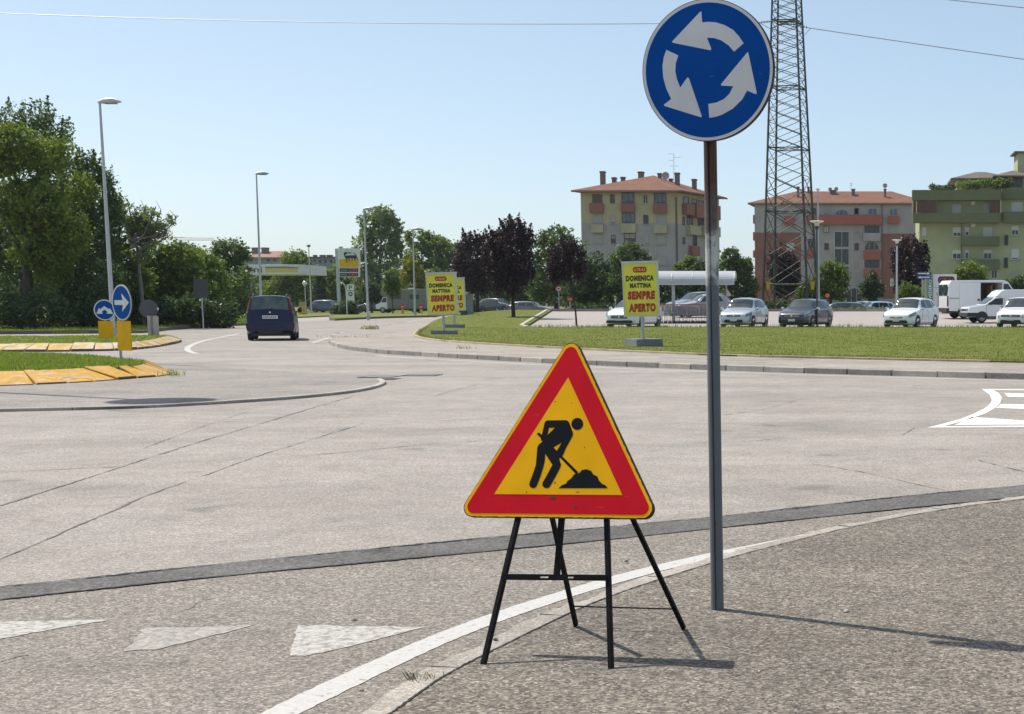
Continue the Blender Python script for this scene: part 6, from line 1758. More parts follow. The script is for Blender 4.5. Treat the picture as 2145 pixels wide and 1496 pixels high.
# ================================================================== BUILDINGS
def plaster(name, c, var=0.16): return mat(name, c, 0.85, var=var, sc=0.35, fine=0.06)
M_BYEL = plaster('ochre_plaster', (0.50, 0.42, 0.25))
M_BGREY = plaster('grey_plaster', (0.39, 0.36, 0.35))
M_BGREY2 = plaster('warm_grey_plaster', (0.44, 0.395, 0.38))
M_BRED = plaster('brick_red_plaster', (0.30, 0.115, 0.085))
M_BRED2 = plaster('orange_red_plaster', (0.42, 0.115, 0.08))
M_BPALE = plaster('pale_yellow_plaster', (0.44, 0.40, 0.25))
M_OLIVE = plaster('olive_plaster', (0.43, 0.44, 0.25))
M_DKOLIVE = plaster('dark_olive_plaster', (0.14, 0.16, 0.075))
def tilemat(name, c):
    m, nt, bs = nodes(name)
    p = wpos(nt)
    w = N(nt, 'ShaderNodeTexWave'); w.inputs['Scale'].default_value = 1.6; w.inputs['Distortion'].default_value = 1.5; nt.links.new(p, w.inputs['Vector'])
    col = mixc(nt, 1.0, c, ramp(nt, noise(nt, p, 0.6, 6, 0.7), [(0.3, 0.7), (0.7, 1.15)]), 'MULTIPLY')
    col = mixc(nt, ramp(nt, noise(nt, p, 2.2, 5, 0.7), [(0.5, 0.0), (0.75, 0.6)]), col, tuple(x * 0.6 + 0.04 for x in c))
    nt.links.new(col, bs.inputs['Base Color']); bs.inputs['Roughness'].default_value = 0.9
    bump(nt, bs, w.outputs['Fac'], 0.5, 0.05)
    return m
M_TILE = tilemat('terracotta_tiles', (0.19, 0.078, 0.042))
M_TILEB = tilemat('brown_tiles', (0.14, 0.105, 0.085))
M_PANE = glassmat('window_glass', (0.03, 0.036, 0.042), 0.12)
M_PANEB = glassmat('blue_window_glass', (0.10, 0.13, 0.18), 0.05)
M_SHUT = mat('roller_shutter', (0.38, 0.36, 0.33), 0.6, var=0.06)
M_SHUTW = mat('white_roller_shutter', (0.62, 0.62, 0.58), 0.6, var=0.05)
M_SHUTB = mat('brown_shutter', (0.13, 0.09, 0.06), 0.6)
M_FRAMEW = mat('white_window_frame', (0.60, 0.60, 0.57), 0.5)
M_FRAMEB = mat('dark_window_frame', (0.06, 0.04, 0.035), 0.5)
M_CHIM = plaster('chimney_plaster', (0.19, 0.14, 0.12))
M_CURT = mat('white_curtain', (0.6, 0.6, 0.6), 0.8)

class Facade:
    """a wall plane: origin, direction along it, outward normal; boxes are given by photo pixels and by depth out of the wall"""
    def __init__(s, root, O, ex, k, ox, oy):
        s.root = root; s.O = np.asarray(O, float); s.ex = np.asarray(ex, float) / np.linalg.norm(ex)
        s.n = np.array([s.ex[1], -s.ex[0], 0.0]); s.k, s.ox, s.oy = k, ox, oy
        s.base = np.array(root.location)
    def uz(s, x, y):
        u, v = s.ox + x / s.k, s.oy + y / s.k
        d = ray(u, v); P = EYE + d * ((s.n @ (s.O - EYE)) / (s.n @ d))
        return (P - s.O) @ s.ex, P[2]
    def box(s, name, m, x0, y0, x1, y1, d0, d1, parent=None):
        (u0, za), (u1, zb) = s.uz(x0, y1), s.uz(x1, y0)
        return s.mbox(name, m, u0, u1, za, zb, d0, d1, parent)
    def mbox(s, name, m, u0, u1, z0, z1, d0, d1, parent=None):
        c = s.O * [1, 1, 0] + s.ex * (u0 + u1) / 2 + s.n * (d0 + d1) / 2 + np.array([0, 0, (z0 + z1) / 2]) - s.base
        return MB().obox(c, s.ex * (u1 - u0) / 2, s.n * (d1 - d0) / 2, np.array([0, 0, (z1 - z0) / 2])).build(name, m, parent or s.root)
    def window(s, x0, y0, x1, y1, pane=None, frame=None, shutter=0.0, sm=None, mull=1, sill=True, d=0.0):
        (u0, z0), (u1, z1) = s.uz(x0, y1), s.uz(x1, y0)
        fw = 0.09
        if shutter >= 0.9: mull = 0; frame = frame or sm or M_SHUT
        m = MB()
        def bb(a, b, c, e, d0, d1):
            q = s.O * [1, 1, 0] + s.ex * (a + b) / 2 + s.n * (d0 + d1) / 2 + np.array([0, 0, (c + e) / 2]) - s.base
            m.obox(q, s.ex * (b - a) / 2, s.n * (d1 - d0) / 2, np.array([0, 0, (e - c) / 2]))
        bb(u0, u0 + fw, z0, z1, d, d + 0.09); bb(u1 - fw, u1, z0, z1, d, d + 0.09); bb(u0 + fw, u1 - fw, z1 - fw, z1, d, d + 0.09); bb(u0 + fw, u1 - fw, z0, z0 + fw, d, d + 0.09)
        for i in range(mull):
            c = u0 + (u1 - u0) * (i + 1) / (mull + 1); bb(c - 0.035, c + 0.035, z0 + fw, z1 - fw, d + 0.02, d + 0.07)
        w = m.build('window', frame or M_FRAMEB, s.root)
        zs_ = z1 - fw - (z1 - z0 - 2 * fw) * shutter
        if shutter < 1: s.mbox('pane', pane or M_PANE, u0 + fw, u1 - fw, z0 + fw, zs_, d + 0.006, d + 0.03, w)
        if shutter > 0: s.mbox('shutter', sm or M_SHUT, u0 + fw, u1 - fw, zs_, z1 - fw, d + 0.006, d + 0.055, w)
        if sill: s.mbox('sill', M_KERBL, u0 - 0.1, u1 + 0.1, z0 - 0.1, z0 - 0.004, d, d + 0.16, w)
        return w

def hip_roof(root, foot, z_eave, z_ridge, inset, m, over=1.1, thick=0.22):
    """hipped roof over a 4-corner footprint (front-left, front-right, back-right, back-left); the ridge runs along the side 'inset'"""
    c = [np.array(q, float) for q in foot]; cen = sum(c) / 4
    e = [q + (q - cen) / np.linalg.norm(q - cen) * over * 1.35 for q in c]
    r0, r1 = inset
    b = np.array(root.location)
    P = [np.array([*q, z_eave]) - b for q in e] + [np.array([*q, z_eave + thick]) - b for q in e] + [np.array([*r0, z_ridge]) - b, np.array([*r1, z_ridge]) - b]
    return P

# --- ochre and grey apartment block
Y1 = 219.0
A1, B1 = V(1221, 631, Y1), V(1419, 631, Y1)
dv = np.array([4.9, 14.0])
b1 = thing('apartment_block', 'ochre and grey apartment block with red balconies and a terracotta hipped roof', 'apartment block', (A1[0], Y1, zP), 0, 'apartment blocks')
fa = Facade(b1, (A1[0], Y1, 0), (1, 0, 0), 3.4, 1100, 300)
W1 = B1[0] - A1[0]
foot = [(A1[0], Y1), (B1[0], Y1), (B1[0] + dv[0], Y1 + dv[1]), (A1[0] + dv[0], Y1 + dv[1])]
z_mid, z_eave = V(1300, 468, Y1)[2], V(1300, 402, Y1)[2]
lo_ = np.array(b1.location)
def wallprism(root, foot, z0, z1, m, name='wall'):
    b = np.array(root.location)
    return MB().prism([(q[0] - b[0], q[1] - b[1]) for q in foot], z0 - b[2], z1 - b[2]).build(name, m, root)
wallprism(b1, foot, -0.2, z_mid, M_BGREY); wallprism(b1, foot, z_mid + 0.002, z_eave + 0.1, M_BYEL)
fc = np.array([(A1[0] + B1[0]) / 2, Y1])
e1 = [fc + dv * 0.46 + np.array([0.6, 0]), fc + dv * 0.62]
P = hip_roof(b1, foot, z_eave - 0.05, V(1340, 367, Y1 + 6)[2], e1, M_TILE)
rf1 = MB().add(P, [(3, 2, 1, 0), (0, 1, 5, 4), (1, 2, 6, 5), (2, 3, 7, 6), (3, 0, 4, 7), (4, 5, 8), (5, 6, 9, 8), (6, 7, 9), (7, 4, 8, 9)]).build('roof', M_TILE, b1)
q_ = [np.array(p) for p in P[:4]]
for a, b in ((0, 1), (1, 2)): MB().tube([q_[a] + [0, 0, 0.05], q_[b] + [0, 0, 0.05]], 0.11, 6).build('gutter', M_SHUTB, b1)
def chim(root, roof, x0, y0, x1, y1, k, ox, oy, Y, m=None, cap=True):
    a, b = V(ox + x0 / k, oy + y1 / k, Y), V(ox + x1 / k, oy + y0 / k, Y)
    L = np.array(root.location); w = (b[0] - a[0])
    o = MB().box(a[0] - L[0], b[0] - L[0], Y - w / 2 - L[1], Y + w / 2 - L[1], a[2] - 0.8 - L[2], b[2] - L[2])
    if cap: o.box(a[0] - L[0] - 0.1, b[0] - L[0] + 0.1, Y - w / 2 - L[1] - 0.1, Y + w / 2 - L[1] + 0.1, b[2] - L[2] - 0.22, b[2] - L[2] - 0.08)
    return o.build('chimney', m or M_CHIM, roof)
for x0, y0, x1, y1, Y in ((537, 200, 570, 285, 224), (620, 243, 650, 265, 225), (683, 240, 712, 258, 226), (807, 203, 845, 240, 226), (915, 240, 940, 262, 227), (946, 213, 971, 280, 226), (1027, 252, 1050, 290, 227), (1068, 210, 1100, 320, 225), (1190, 255, 1221, 358, 228)):
    chim(b1, rf1, x0, y0, x1, y1, 3.4, 1100, 300, Y)
def dish(root, roof, x, y, r, k, ox, oy, Y):
    c = V(ox + x / k, oy + y / k, Y) - np.array(root.location); rr = r / k * Y / FPX
    m = MB().lathe([(0.0, 0.0), (rr * 0.5, -0.05), (rr, -0.2), (rr * 0.98, -0.22), (rr * 0.5, -0.08), (0.0, -0.04)], 18, 0, (c[0], c[1], c[2]), 'y')
    m.tube([(c[0], c[1], c[2]), (c[0], c[1] + 0.2, c[2] - rr - 1.0)], 0.05, 5)
    return m.build('satellite_dish', mat('dish_grey', (0.42, 0.36, 0.35), 0.5), roof)
dish(b1, rf1, 1001, 233, 27, 3.4, 1100, 300, 225)
def aerial(root, roof, x, y0, y1, bars, k, ox, oy, Y):
    L = np.array(root.location); a, b = V(ox + x / k, oy + y1 / k, Y) - L, V(ox + x / k, oy + y0 / k, Y) - L
    m = MB().tube([a, b], 0.035, 4)
    for yy, xa, xb in bars:
        z = (V(ox + x / k, oy + yy / k, Y) - L)[2]
        m.tube([(a[0] + (xa - x) / k * Y / FPX, a[1], z), (a[0] + (xb - x) / k * Y / FPX, a[1], z)], 0.025, 4)
        for q in np.linspace(xa, xb, 5): m.tube([(a[0] + (q - x) / k * Y / FPX, a[1] - 0.25, z), (a[0] + (q - x) / k * Y / FPX, a[1] + 0.25, z)], 0.018, 3)
    return m.build('aerial', M_GALV, roof)
aerial(b1, rf1, 1059, 72, 300, [(76, 1022, 1056), (102, 1062, 1112), (123, 1024, 1056), (163, 1032, 1098)], 3.4, 1100, 300, 226)
fa.window(480, 365, 548, 427, shutter=1, sm=M_SHUTB); fa.window(605, 365, 637, 427, shutter=.5, sm=M_CHIM); fa.window(840, 368, 874, 430, frame=M_SHUT)
fa.window(687, 353, 778, 423, M_PANEB, mull=1, sill=False); fa.window(918, 355, 1005, 427, M_PANEB, mull=2, sill=False); fa.window(689, 496, 783, 569, M_PANEB, mull=2, sill=False)
fa.window(485, 510, 550, 570, shutter=1); fa.window(608, 512, 641, 572, shutter=.9); fa.window(843, 512, 877, 575); fa.window(935, 517, 1003, 577, shutter=1)
fa.window(487, 648, 553, 712, shutter=1); fa.window(613, 655, 643, 715, shutter=.4); fa.window(706, 641, 786, 705, shutter=.55, sm=M_SHUT, sill=False); fa.window(845, 656, 880, 722, shutter=.95); fa.window(937, 652, 1003, 720, shutter=1); fa.window(940, 803, 1005, 865, shutter=1)
fa.window(487, 795, 553, 860, shutter=1); fa.window(846, 800, 880, 866, shutter=.9)
for q, m in (((465, 428, 558, 497), M_BRED), ((688, 426, 780, 492), M_BRED), ((915, 430, 1008, 500), M_BRED), ((475, 578, 560, 638), M_BPALE), ((690, 574, 790, 640), M_BPALE), ((922, 580, 1013, 642), M_BPALE)):
    fa.box('balcony', m, *q, 0.0, 0.7)
for x in (1080,): fa.box('downpipe', M_SHUTB, x - 4, 385, x + 3, 840, 0.0, 0.14)
fs_ = Facade(b1, (B1[0], Y1, 0), (dv[0], dv[1], 0), 3.4, 1100, 300)
fs_.box('balcony', M_BRED, 1118, 437, 1172, 508, 0.0, 0.8); fs_.box('balcony', M_BRED, 1182, 450, 1350, 530, 0.0, 1.0)
fs_.box('balcony', M_BPALE, 1150, 592, 1225, 650, 0.0, 0.7); fs_.box('balcony', M_BPALE, 1235, 600, 1350, 660, 0.0, 1.0); fs_.box('balcony', M_BRED, 1165, 735, 1215, 800, 0.0, 0.7)
for q in ((1125, 385, 1165, 432), (1185, 400, 1220, 447), (1235, 410, 1268, 455), (1120, 525, 1135, 585), (1150, 517, 1190, 590), (1230, 540, 1270, 600), (1195, 660, 1220, 740), (1122, 670, 1136, 720)): fs_.window(*q, mull=0, sill=False)
MB().tube([(B1[0] - lo_[0], -0.1, 2), (B1[0] - lo_[0], -0.1, z_eave - 1)], 0.09, 6).build('downpipe', M_SHUTB, b1)

# --- grey and brick red apartment block
Y2 = 259.0
A2, B2 = V(1582, 631, Y2), V(1935, 631, Y2)
b2 = thing('apartment_block', 'long grey and brick red apartment block with red balconies behind the pylon', 'apartment block', (A2[0], Y2, zP), 0, 'apartment blocks')
f2 = Facade(b2, (A2[0], Y2, 0), (1, 0, 0), 4.0425, 1450, 350)
f3 = Facade(b2, (A2[0], Y2, 0), (1, 0, 0), 3.5616, 1780, 300)
zE2 = V(1700, 428, Y2)[2]
foot2 = [(A2[0], Y2), (B2[0], Y2), (B2[0], Y2 + 13), (A2[0] + 0.8, Y2 + 13)]
wallprism(b2, foot2, -0.2, zE2 + 0.1, M_BGREY2)
f2.box('brick_panel', M_BRED, 536, 555, 920, 1180, 0.002, 0.05); f3.box('brick_panel', M_BRED, 240, 675, 560, 1160, 0.002, 0.05)
r0, r1 = (V(1668, 400, Y2 + 6.5)[0], Y2 + 6.5), (V(1868, 400, Y2 + 6.5)[0], Y2 + 6.5)
P = hip_roof(b2, foot2, zE2, V(1750, 401, Y2 + 6.5)[2], (r0, r1), M_TILE, 0.9)
rf2 = MB().add(P, [(3, 2, 1, 0), (0, 1, 5, 4), (1, 2, 6, 5), (2, 3, 7, 6), (3, 0, 4, 7), (4, 5, 9, 8), (5, 6, 9), (6, 7, 8, 9), (7, 4, 8)]).build('roof', M_TILE, b2)
MB().tube([np.array(P[0]) + [0, -0.02, 0.05], np.array(P[1]) + [0, -0.02, 0.05]], 0.12, 6).build('gutter', M_SHUTB, b2)
for x0, y0, x1, y1, Y in ((887, 165, 906, 290, 262), (975, 168, 993, 200, 265), (1170, 195, 1215, 235, 264), (1350, 185, 1378, 240, 263)): chim(b2, rf2, x0, y0, x1, y1, 4.0425, 1450, 350, Y)
for x0, y0, x1, y1, Y in ((255, 340, 272, 428, 262), ): chim(b2, rf2, x0, y0, x1, y1, 3.5616, 1780, 300, Y)
dish(b2, rf2, 1168, 190, 16, 4.0425, 1450, 350, 264); dish(b2, rf2, 1220, 187, 17, 4.0425, 1450, 350, 264); dish(b2, rf2, 263, 318, 17, 3.5616, 1780, 300, 262)
aerial(b2, rf2, 1345, 130, 200, [(140, 1335, 1360), (155, 1335, 1355)], 4.0425, 1450, 350, 264)
for q in ((1373, 348, 1410, 405), (1490, 350, 1565, 407)): f2.window(*q, pane=M_PANEB, frame=M_SHUT, sill=False)
f2.window(1115, 345, 1150, 403, shutter=.9); f2.window(1010, 350, 1050, 405)
def arch_win(f, x0, y0, x1, y1, pane, frame):
    (u0, z0), (u1, z1) = f.uz(x0, y1), f.uz(x1, y0)
    r = (u1 - u0) / 2; c = (u0 + u1) / 2; hgt = z1 - z0; rise = min(r, hgt * 0.75)
    ou = [(u0, z0), (u1, z0)] + [(c + r * math.cos(R_(a)), z1 - rise + rise * math.sin(R_(a))) for a in range(0, 181, 15)]
    inn = [((x - c) * 0.9 + c, (z - (z0 + z1) / 2) * 0.88 + (z0 + z1) / 2) for x, z in ou]
    fr_ = (f.O * [1, 1, 0] - f.base, f.ex, (0, 0, 1), f.n)
    w = MB().prism(ou, 0.0, 0.08, fr_, holes=[inn]).build('window', frame, f.root)
    MB().prism(inn, 0.004, 0.02, fr_).build('pane', pane, w)
    for i in (1, 2):
        a = u0 + (u1 - u0) * i / 3; f.mbox('mullion', frame, a - 0.05, a + 0.05, z0 + 0.15, z1 - rise * 0.25, 0.02, 0.06, w)
arch_win(f2, 1210, 362, 1322, 407, M_PANEB, M_SHUT); arch_win(f2, 1455, 632, 1585, 706, M_PANE, M_BGREY2); arch_win(f2, 1300, 1020, 1440, 1150, M_PANE, M_BGREY2)
f2.box('balcony', M_BRED2, 970, 406, 1605, 486, 0.0, 1.0); f2.box('balcony', M_BRED2, 780, 416, 870, 491, 0.0, 0.7); f2.box('balcony', M_BRED2, 1450, 707, 1593, 780, 0.0, 0.8); f2.box('balcony', M_BRED2, 1450, 862, 1590, 925, 0.0, 0.8); f2.box('balcony', M_BRED2, 965, 700, 1030, 770, 0.0, 0.7); f2.box('balcony', M_BGREY2, 1448, 560, 1593, 628, 0.0, 0.8)
for y0, y1 in ((405, 475), (550, 620), (705, 765)): f2.box('balcony', M_BRED2, 513, y0, 536, y1, -3.0, -0.5)
f2.window(1115, 500, 1157, 556, M_SHUTW); f2.window(1375, 497, 1411, 556, shutter=.95); f2.window(1460, 497, 1585, 556, mull=3, sill=False); f2.window(1120, 645, 1156, 703); f2.window(1375, 645, 1411, 705); f2.window(800, 645, 865, 702, shutter=1, sm=M_SHUTW)
f2.window(1460, 790, 1585, 852, mull=3, sill=False); f2.window(1378, 793, 1411, 850, shutter=1); f2.window(1378, 940, 1411, 996, shutter=1); f2.window(1120, 800, 1156, 860); f2.window(985, 610, 1040, 690)
for q in ((1203, 545, 1330, 682), (1203, 690, 1330, 832), (1203, 838, 1330, 970)): f2.window(*q, pane=M_PANE, frame=M_FRAMEW, mull=1, sill=False)
f2.box('downpipe', M_SHUTB, 1603, 320, 1611, 1100, 0.05, 0.2)
f3.window(297, 487, 356, 541, M_PANEB, M_SHUT, sill=False, d=0.0); f3.box('balcony', M_BRED2, 285, 543, 370, 600, 0.0, 0.7); f3.window(297, 615, 356, 672, shutter=1); f3.window(300, 1010, 362, 1066, shutter=1, sm=M_SHUTW, d=0.05); f3.window(300, 780, 356, 840, shutter=.6, d=0.05); f3.window(35, 485, 66, 540)

# --- olive green apartment block
Y3 = 200.0
A3, B3 = V(1925, 631, Y3), V(2330, 631, Y3)
b3 = thing('apartment_block', 'olive green apartment block with long balconies and a planted roof terrace at the right', 'apartment block', (A3[0], Y3, zP), 0, 'apartment blocks')
f4 = Facade(b3, (A3[0], Y3, 0), (1, 0, 0), 3.5616, 1780, 300)
zT3 = V(2000, 402, Y3)[2]
wallprism(b3, [(A3[0], Y3), (B3[0], Y3), (B3[0], Y3 + 14), (A3[0], Y3 + 14)], -0.2, zT3, M_OLIVE)
f4.box('balcony', M_DKOLIVE, 462, 357, 1122, 432, 0.0, 1.9); f4.box('balcony', M_DKOLIVE, 1128, 345, 1950, 420, 0.0, 1.1)
f4.box('balcony', M_DKOLIVE, 466, 527, 1112, 598, 0.0, 1.9); f4.box('balcony', M_DKOLIVE, 1140, 515, 1950, 597, 0.0, 1.1)
f4.box('balcony', M_DKOLIVE, 830, 698, 1112, 766, 0.0, 1.3); f4.box('balcony', M_DKOLIVE, 828, 868, 1112, 940, 0.0, 1.3)
M_WOOD = mat('brown_screen', (0.10, 0.045, 0.03), 0.7)
for x0, x1 in ((470, 640), (1036, 1112)):
    n = 7 if x1 - x0 > 100 else 3
    for i in range(n): f4.box('screen_board', M_WOOD, x0 + (x1 - x0) * i / n + 1, 433, x0 + (x1 - x0) * (i + 1) / n - 1, 526, 1.75, 1.82)
for q in ((462, 478), (1112, 1122)): f4.box('pillar', M_OLIVE, q[0], 432, q[1], 527, 1.4, 1.8)
f4.window(765, 458, 829, 526, M_CURT, M_FRAMEW); f4.window(997, 452, 1036, 522, M_CURT, M_FRAMEW); f4.window(540, 627, 571, 692, shutter=1, sm=M_SHUTW)
f4.window(768, 627, 832, 696, M_PANE, M_FRAMEW, shutter=.62, sm=M_SHUTW); f4.window(860, 627, 891, 692, M_PANE, M_FRAMEW, shutter=.55, sm=M_SHUTW, mull=0); f4.window(995, 627, 1062, 697, M_CURT, M_FRAMEW)
f4.window(765, 795, 831, 867, M_PANE, M_FRAMEW, shutter=.4, sm=M_SHUTW); f4.window(858, 795, 888, 865, M_PANE, M_FRAMEW, shutter=.3, sm=M_SHUTW, mull=0); f4.window(997, 795, 1062, 867, M_PANE, M_FRAMEW, shutter=.35, sm=M_SHUTW); f4.window(1055, 945, 1102, 1012, M_PANE, M_FRAMEW, sill=False)
f4.window(1205, 613, 1262, 688, M_PANE, M_FRAMEW, shutter=.5, sm=M_SHUTW); f4.window(1205, 787, 1262, 868, M_PANE, M_FRAMEW, shutter=.9, sm=M_SHUTW); f4.window(1200, 962, 1262, 1036, shutter=1)
f4.window(1205, 440, 1290, 510, M_CURT, M_FRAMEW); f4.window(1420, 613, 1480, 688, M_PANE, M_FRAMEW); f4.window(1420, 787, 1480, 868, M_PANE, M_FRAMEW)
for q in ((1152, 685, 1183, 763), (1148, 853, 1181, 932)): f4.window(*q, pane=M_BLACK, frame=M_DKOLIVE, mull=0, sill=False)
f4.box('downpipe', M_DKOLIVE, 828, 600, 836, 860, 0.0, 0.15)
for x, y in ((905, 435), (905, 600)): f4.box('air_conditioner', M_WHITEP, x, y, x + 30, y + 25, 0.0, 0.4)
# penthouse, roofs and tower set back on the terrace
f5 = Facade(b3, (A3[0], Y3 + 4.0, 0), (1, 0, 0), 3.5616, 1780, 300)
f5.box('penthouse', M_OLIVE, 800, 262, 1950, 360, -8.0, 0.0)
f5.window(1215, 262, 1285, 330, mull=1, sill=False)
def px_roof(x0, x1, y0, y1, Ya, Yb, ri):
    a, b = V(1780 + x0 / 3.5616, 300 + y1 / 3.5616, Ya), V(1780 + x1 / 3.5616, 300 + y1 / 3.5616, Ya)
    zt_ = V(1780 + x0 / 3.5616, 300 + y0 / 3.5616, (Ya + Yb) / 2)[2]
    ym = (Ya + Yb) / 2; dd = (b[0] - a[0]) * ri
    L = np.array(b3.location)
    Pq = [np.array(q) - L for q in ((a[0], Ya, a[2]), (b[0], Ya, a[2]), (b[0], Yb, a[2]), (a[0], Yb, a[2]), (a[0], Ya, a[2] + .2), (b[0], Ya, a[2] + .2), (b[0], Yb, a[2] + .2), (a[0], Yb, a[2] + .2), (a[0] + dd, ym, zt_), (b[0] - dd, ym, zt_))]
    return MB().add(Pq, [(3, 2, 1, 0), (0, 1, 5, 4), (1, 2, 6, 5), (2, 3, 7, 6), (3, 0, 4, 7), (4, 5, 9, 8), (5, 6, 9), (6, 7, 8, 9), (7, 4, 8)]).build('roof', M_TILEB, b3)
px_roof(755, 1240, 215, 272, Y3 + 3, Y3 + 12, .42); px_roof(1070, 1900, 205, 252, Y3 + 2, Y3 + 11, .2)
f5.box('stair_tower', M_OLIVE, 1258, 66, 1640, 215, -6, -1.0); f5.box('tower_cap', M_TILEB, 1233, 56, 1665, 67, -6.6, -0.6)
f4.box('terrace_rail', M_DKOLIVE, 590, 345, 780, 350, 1.6, 1.7)

# --- low apartment houses far off to the left
bl_ = thing('apartment_house', 'far grey apartment house with a pink tiled roof above the canopy', 'apartment house', (*V(513, 631, 330)[:2], 0.0), 0, 'far apartment houses')
f6 = Facade(bl_, (V(500, 631, 330)[0], 330, 0), (1, 0, 0), 4.4, 350, 400)
f6.box('wall', plaster('blue_grey_plaster', (0.28, 0.30, 0.33)), 690, 612, 1045, 1090, -9, 0)
L = np.array(bl_.location)
a, b = V(510, 539, 329), V(590, 539, 329); zt_ = V(540, 526, 334)[2]
Pq = [np.array(q) - L for q in ((a[0], 329, a[2]), (b[0], 329, a[2]), (b[0], 340, a[2]), (a[0], 340, a[2]), (a[0] + 2.6, 334.5, zt_), (b[0] - 1.0, 334.5, zt_))]
rfl = MB().add(Pq, [(3, 2, 1, 0), (0, 1, 5, 4), (1, 2, 5), (2, 3, 4, 5), (3, 0, 4)]).build('roof', tilemat('pink_tiles', (0.33, 0.17, 0.13)), bl_)
for x0, x1 in ((793, 845), (880, 930)): chim(bl_, rfl, x0, 522, x1, 575, 4.4, 350, 400, 333)
for x in (760, 840, 920, 980): f6.window(x, 628, x + 24, 650, mull=0, sill=False)
bl2 = thing('apartment_house', 'far blue grey apartment house with a flat roof and chimneys behind the station trees', 'apartment house', (*V(650, 631, 340)[:2], 0.0), 0, 'far apartment houses')
f7 = Facade(bl2, (V(580, 631, 340)[0], 340, 0), (1, 0, 0), 4.4, 350, 400)
f7.box('wall', plaster('blue_grey_plaster', (0.28, 0.30, 0.33)), 1000, 615, 1640, 1090, -9, 0)
f7.box('roof', M_TILEB, 990, 606, 1650, 615, -9.5, 0.5)
for x0, x1 in ((1352, 1378), (1415, 1455), (1478, 1520)): chim(bl2, f7.root, x0, 590, x1, 620, 4.4, 350, 400, 343)
for x in (1310, 1350, 1400, 1450, 1500, 1545): f7.window(x, 635, x + 22, 662, mull=0, sill=False)

# ================================================================== TREES
LM = dict(
    light=leafmat('light_leaves', (0.095, 0.145, 0.022), (0.20, 0.25, 0.045), 0.42),
    mid=leafmat('mid_leaves', (0.085, 0.135, 0.028), (0.19, 0.245, 0.055), 0.42),
    dark=leafmat('dark_leaves', (0.055, 0.095, 0.03), (0.135, 0.19, 0.055), 0.35),
    deep=leafmat('deep_leaves', (0.036, 0.066, 0.026), (0.085, 0.13, 0.045), 0.3),
    silver=leafmat('silvery_leaves', (0.12, 0.17, 0.065), (0.24, 0.29, 0.13), 0.4),
    plum=leafmat('plum_leaves', (0.018, 0.009, 0.013), (0.056, 0.026, 0.033), 0.2),
    yellow=leafmat('yellow_leaves', (0.18, 0.19, 0.015), (0.30, 0.28, 0.03), 0.35),
    lime=leafmat('lime_leaves', (0.12, 0.17, 0.03), (0.20, 0.25, 0.05), 0.35))

def foliage(parent, lobes, leaf, n, size, seed, name='crown', clump=1.0, droop=0.0, spike=0.0, shoots=0):
    """leaves in clumps spread through ellipsoid lobes (centre, radii) given in the parent's frame"""
    rg = np.random.default_rng(seed)
    vol = np.array([(l[1][0] * l[1][1] * l[1][2]) ** (2 / 3) for l in lobes]); share = vol / vol.sum()
    C, T = [], []
    for (c, r), f in zip(lobes, share):
        c, r = np.array(c), np.array(r)
        rc = np.clip(r.mean() * 0.30 * clump, 0.16, 0.8)
        nc = max(6, int(7.0 * (r.mean() / rc) ** 2 * 0.9))
        d = rg.normal(size=(nc, 3)); d /= np.linalg.norm(d, axis=1)[:, None]
        rad = rg.uniform(0.35, 1.0, nc) ** 0.55
        cc = c + d * rad[:, None] * r * rg.uniform(0.86, 1.08, (nc, 1))
        if spike:
            top = d[:, 2] > 0.1
            cc[:, 2] += np.where(top, spike * np.abs(rg.normal(size=nc)) * r[2], 0)
        out = rg.random(nc) < 0.16                        # stray sprays outside the mass
        cc[out] = c + d[out] * r * rg.uniform(1.02, 1.22, (out.sum(), 1))
        per = max(8, int(n * f / nc))
        for k in range(nc):
            pk = max(6, int(per * (0.4 if out[k] else rg.uniform(0.6, 1.45))))
            q = rg.normal(size=(pk, 3)) * rc * (0.38 if out[k] else rg.uniform(0.42, 0.66))
            q[:, 2] *= 0.75
            if spike: q[:, :2] *= 0.6; q[:, 2] *= 1.9
            q[:, 2] -= droop * np.abs(q[:, 0]) * 0.5
            C.append(cc[k] + q); T.append(np.full(pk, rg.uniform(-0.32, 0.32)))
    for _ in range(shoots):                               # thin upright shoots along the top
        c, r = lobes[rg.integers(len(lobes))]; c, r = np.array(c), np.array(r)
        d = rg.normal(size=3); d[2] = abs(d[2]) + 0.5; d /= np.linalg.norm(d)
        ln = r.mean() * rg.uniform(0.35, 0.8); k = max(10, int(26 * ln / size * 0.5))
        f = rg.random(k)[:, None]
        q = c + d * r * 0.9 + f * ln * (np.array([0, 0, 1.0]) + d * 0.35) + rg.normal(size=(k, 3)) * size * 0.45 * (1.1 - f)
        C.append(q); T.append(np.full(k, rg.uniform(-0.2, 0.3)))
    C = np.vstack(C); T = np.concatenate(T); m = len(C)
    nrm = rg.normal(size=(m, 3)) + np.array([0, 0, 0.7]); nrm /= np.linalg.norm(nrm, axis=1)[:, None]
    a = np.cross(nrm, rg.normal(size=(m, 3))); a /= np.linalg.norm(a, axis=1)[:, None]; b = np.cross(nrm, a)
    L = (size * rg.uniform(0.6, 1.35, m))[:, None]
    v = np.stack([C - a * L * 0.5, C + b * L * 0.3 + nrm * L * 0.06, C + a * L * 0.5, C - b * L * 0.3 + nrm * L * 0.06], 1)
    return fast_mesh(name, v.reshape(-1, 3), 4, leaf, np.clip(0.5 + T + rg.normal(0, 0.16, m), 0, 1), parent)

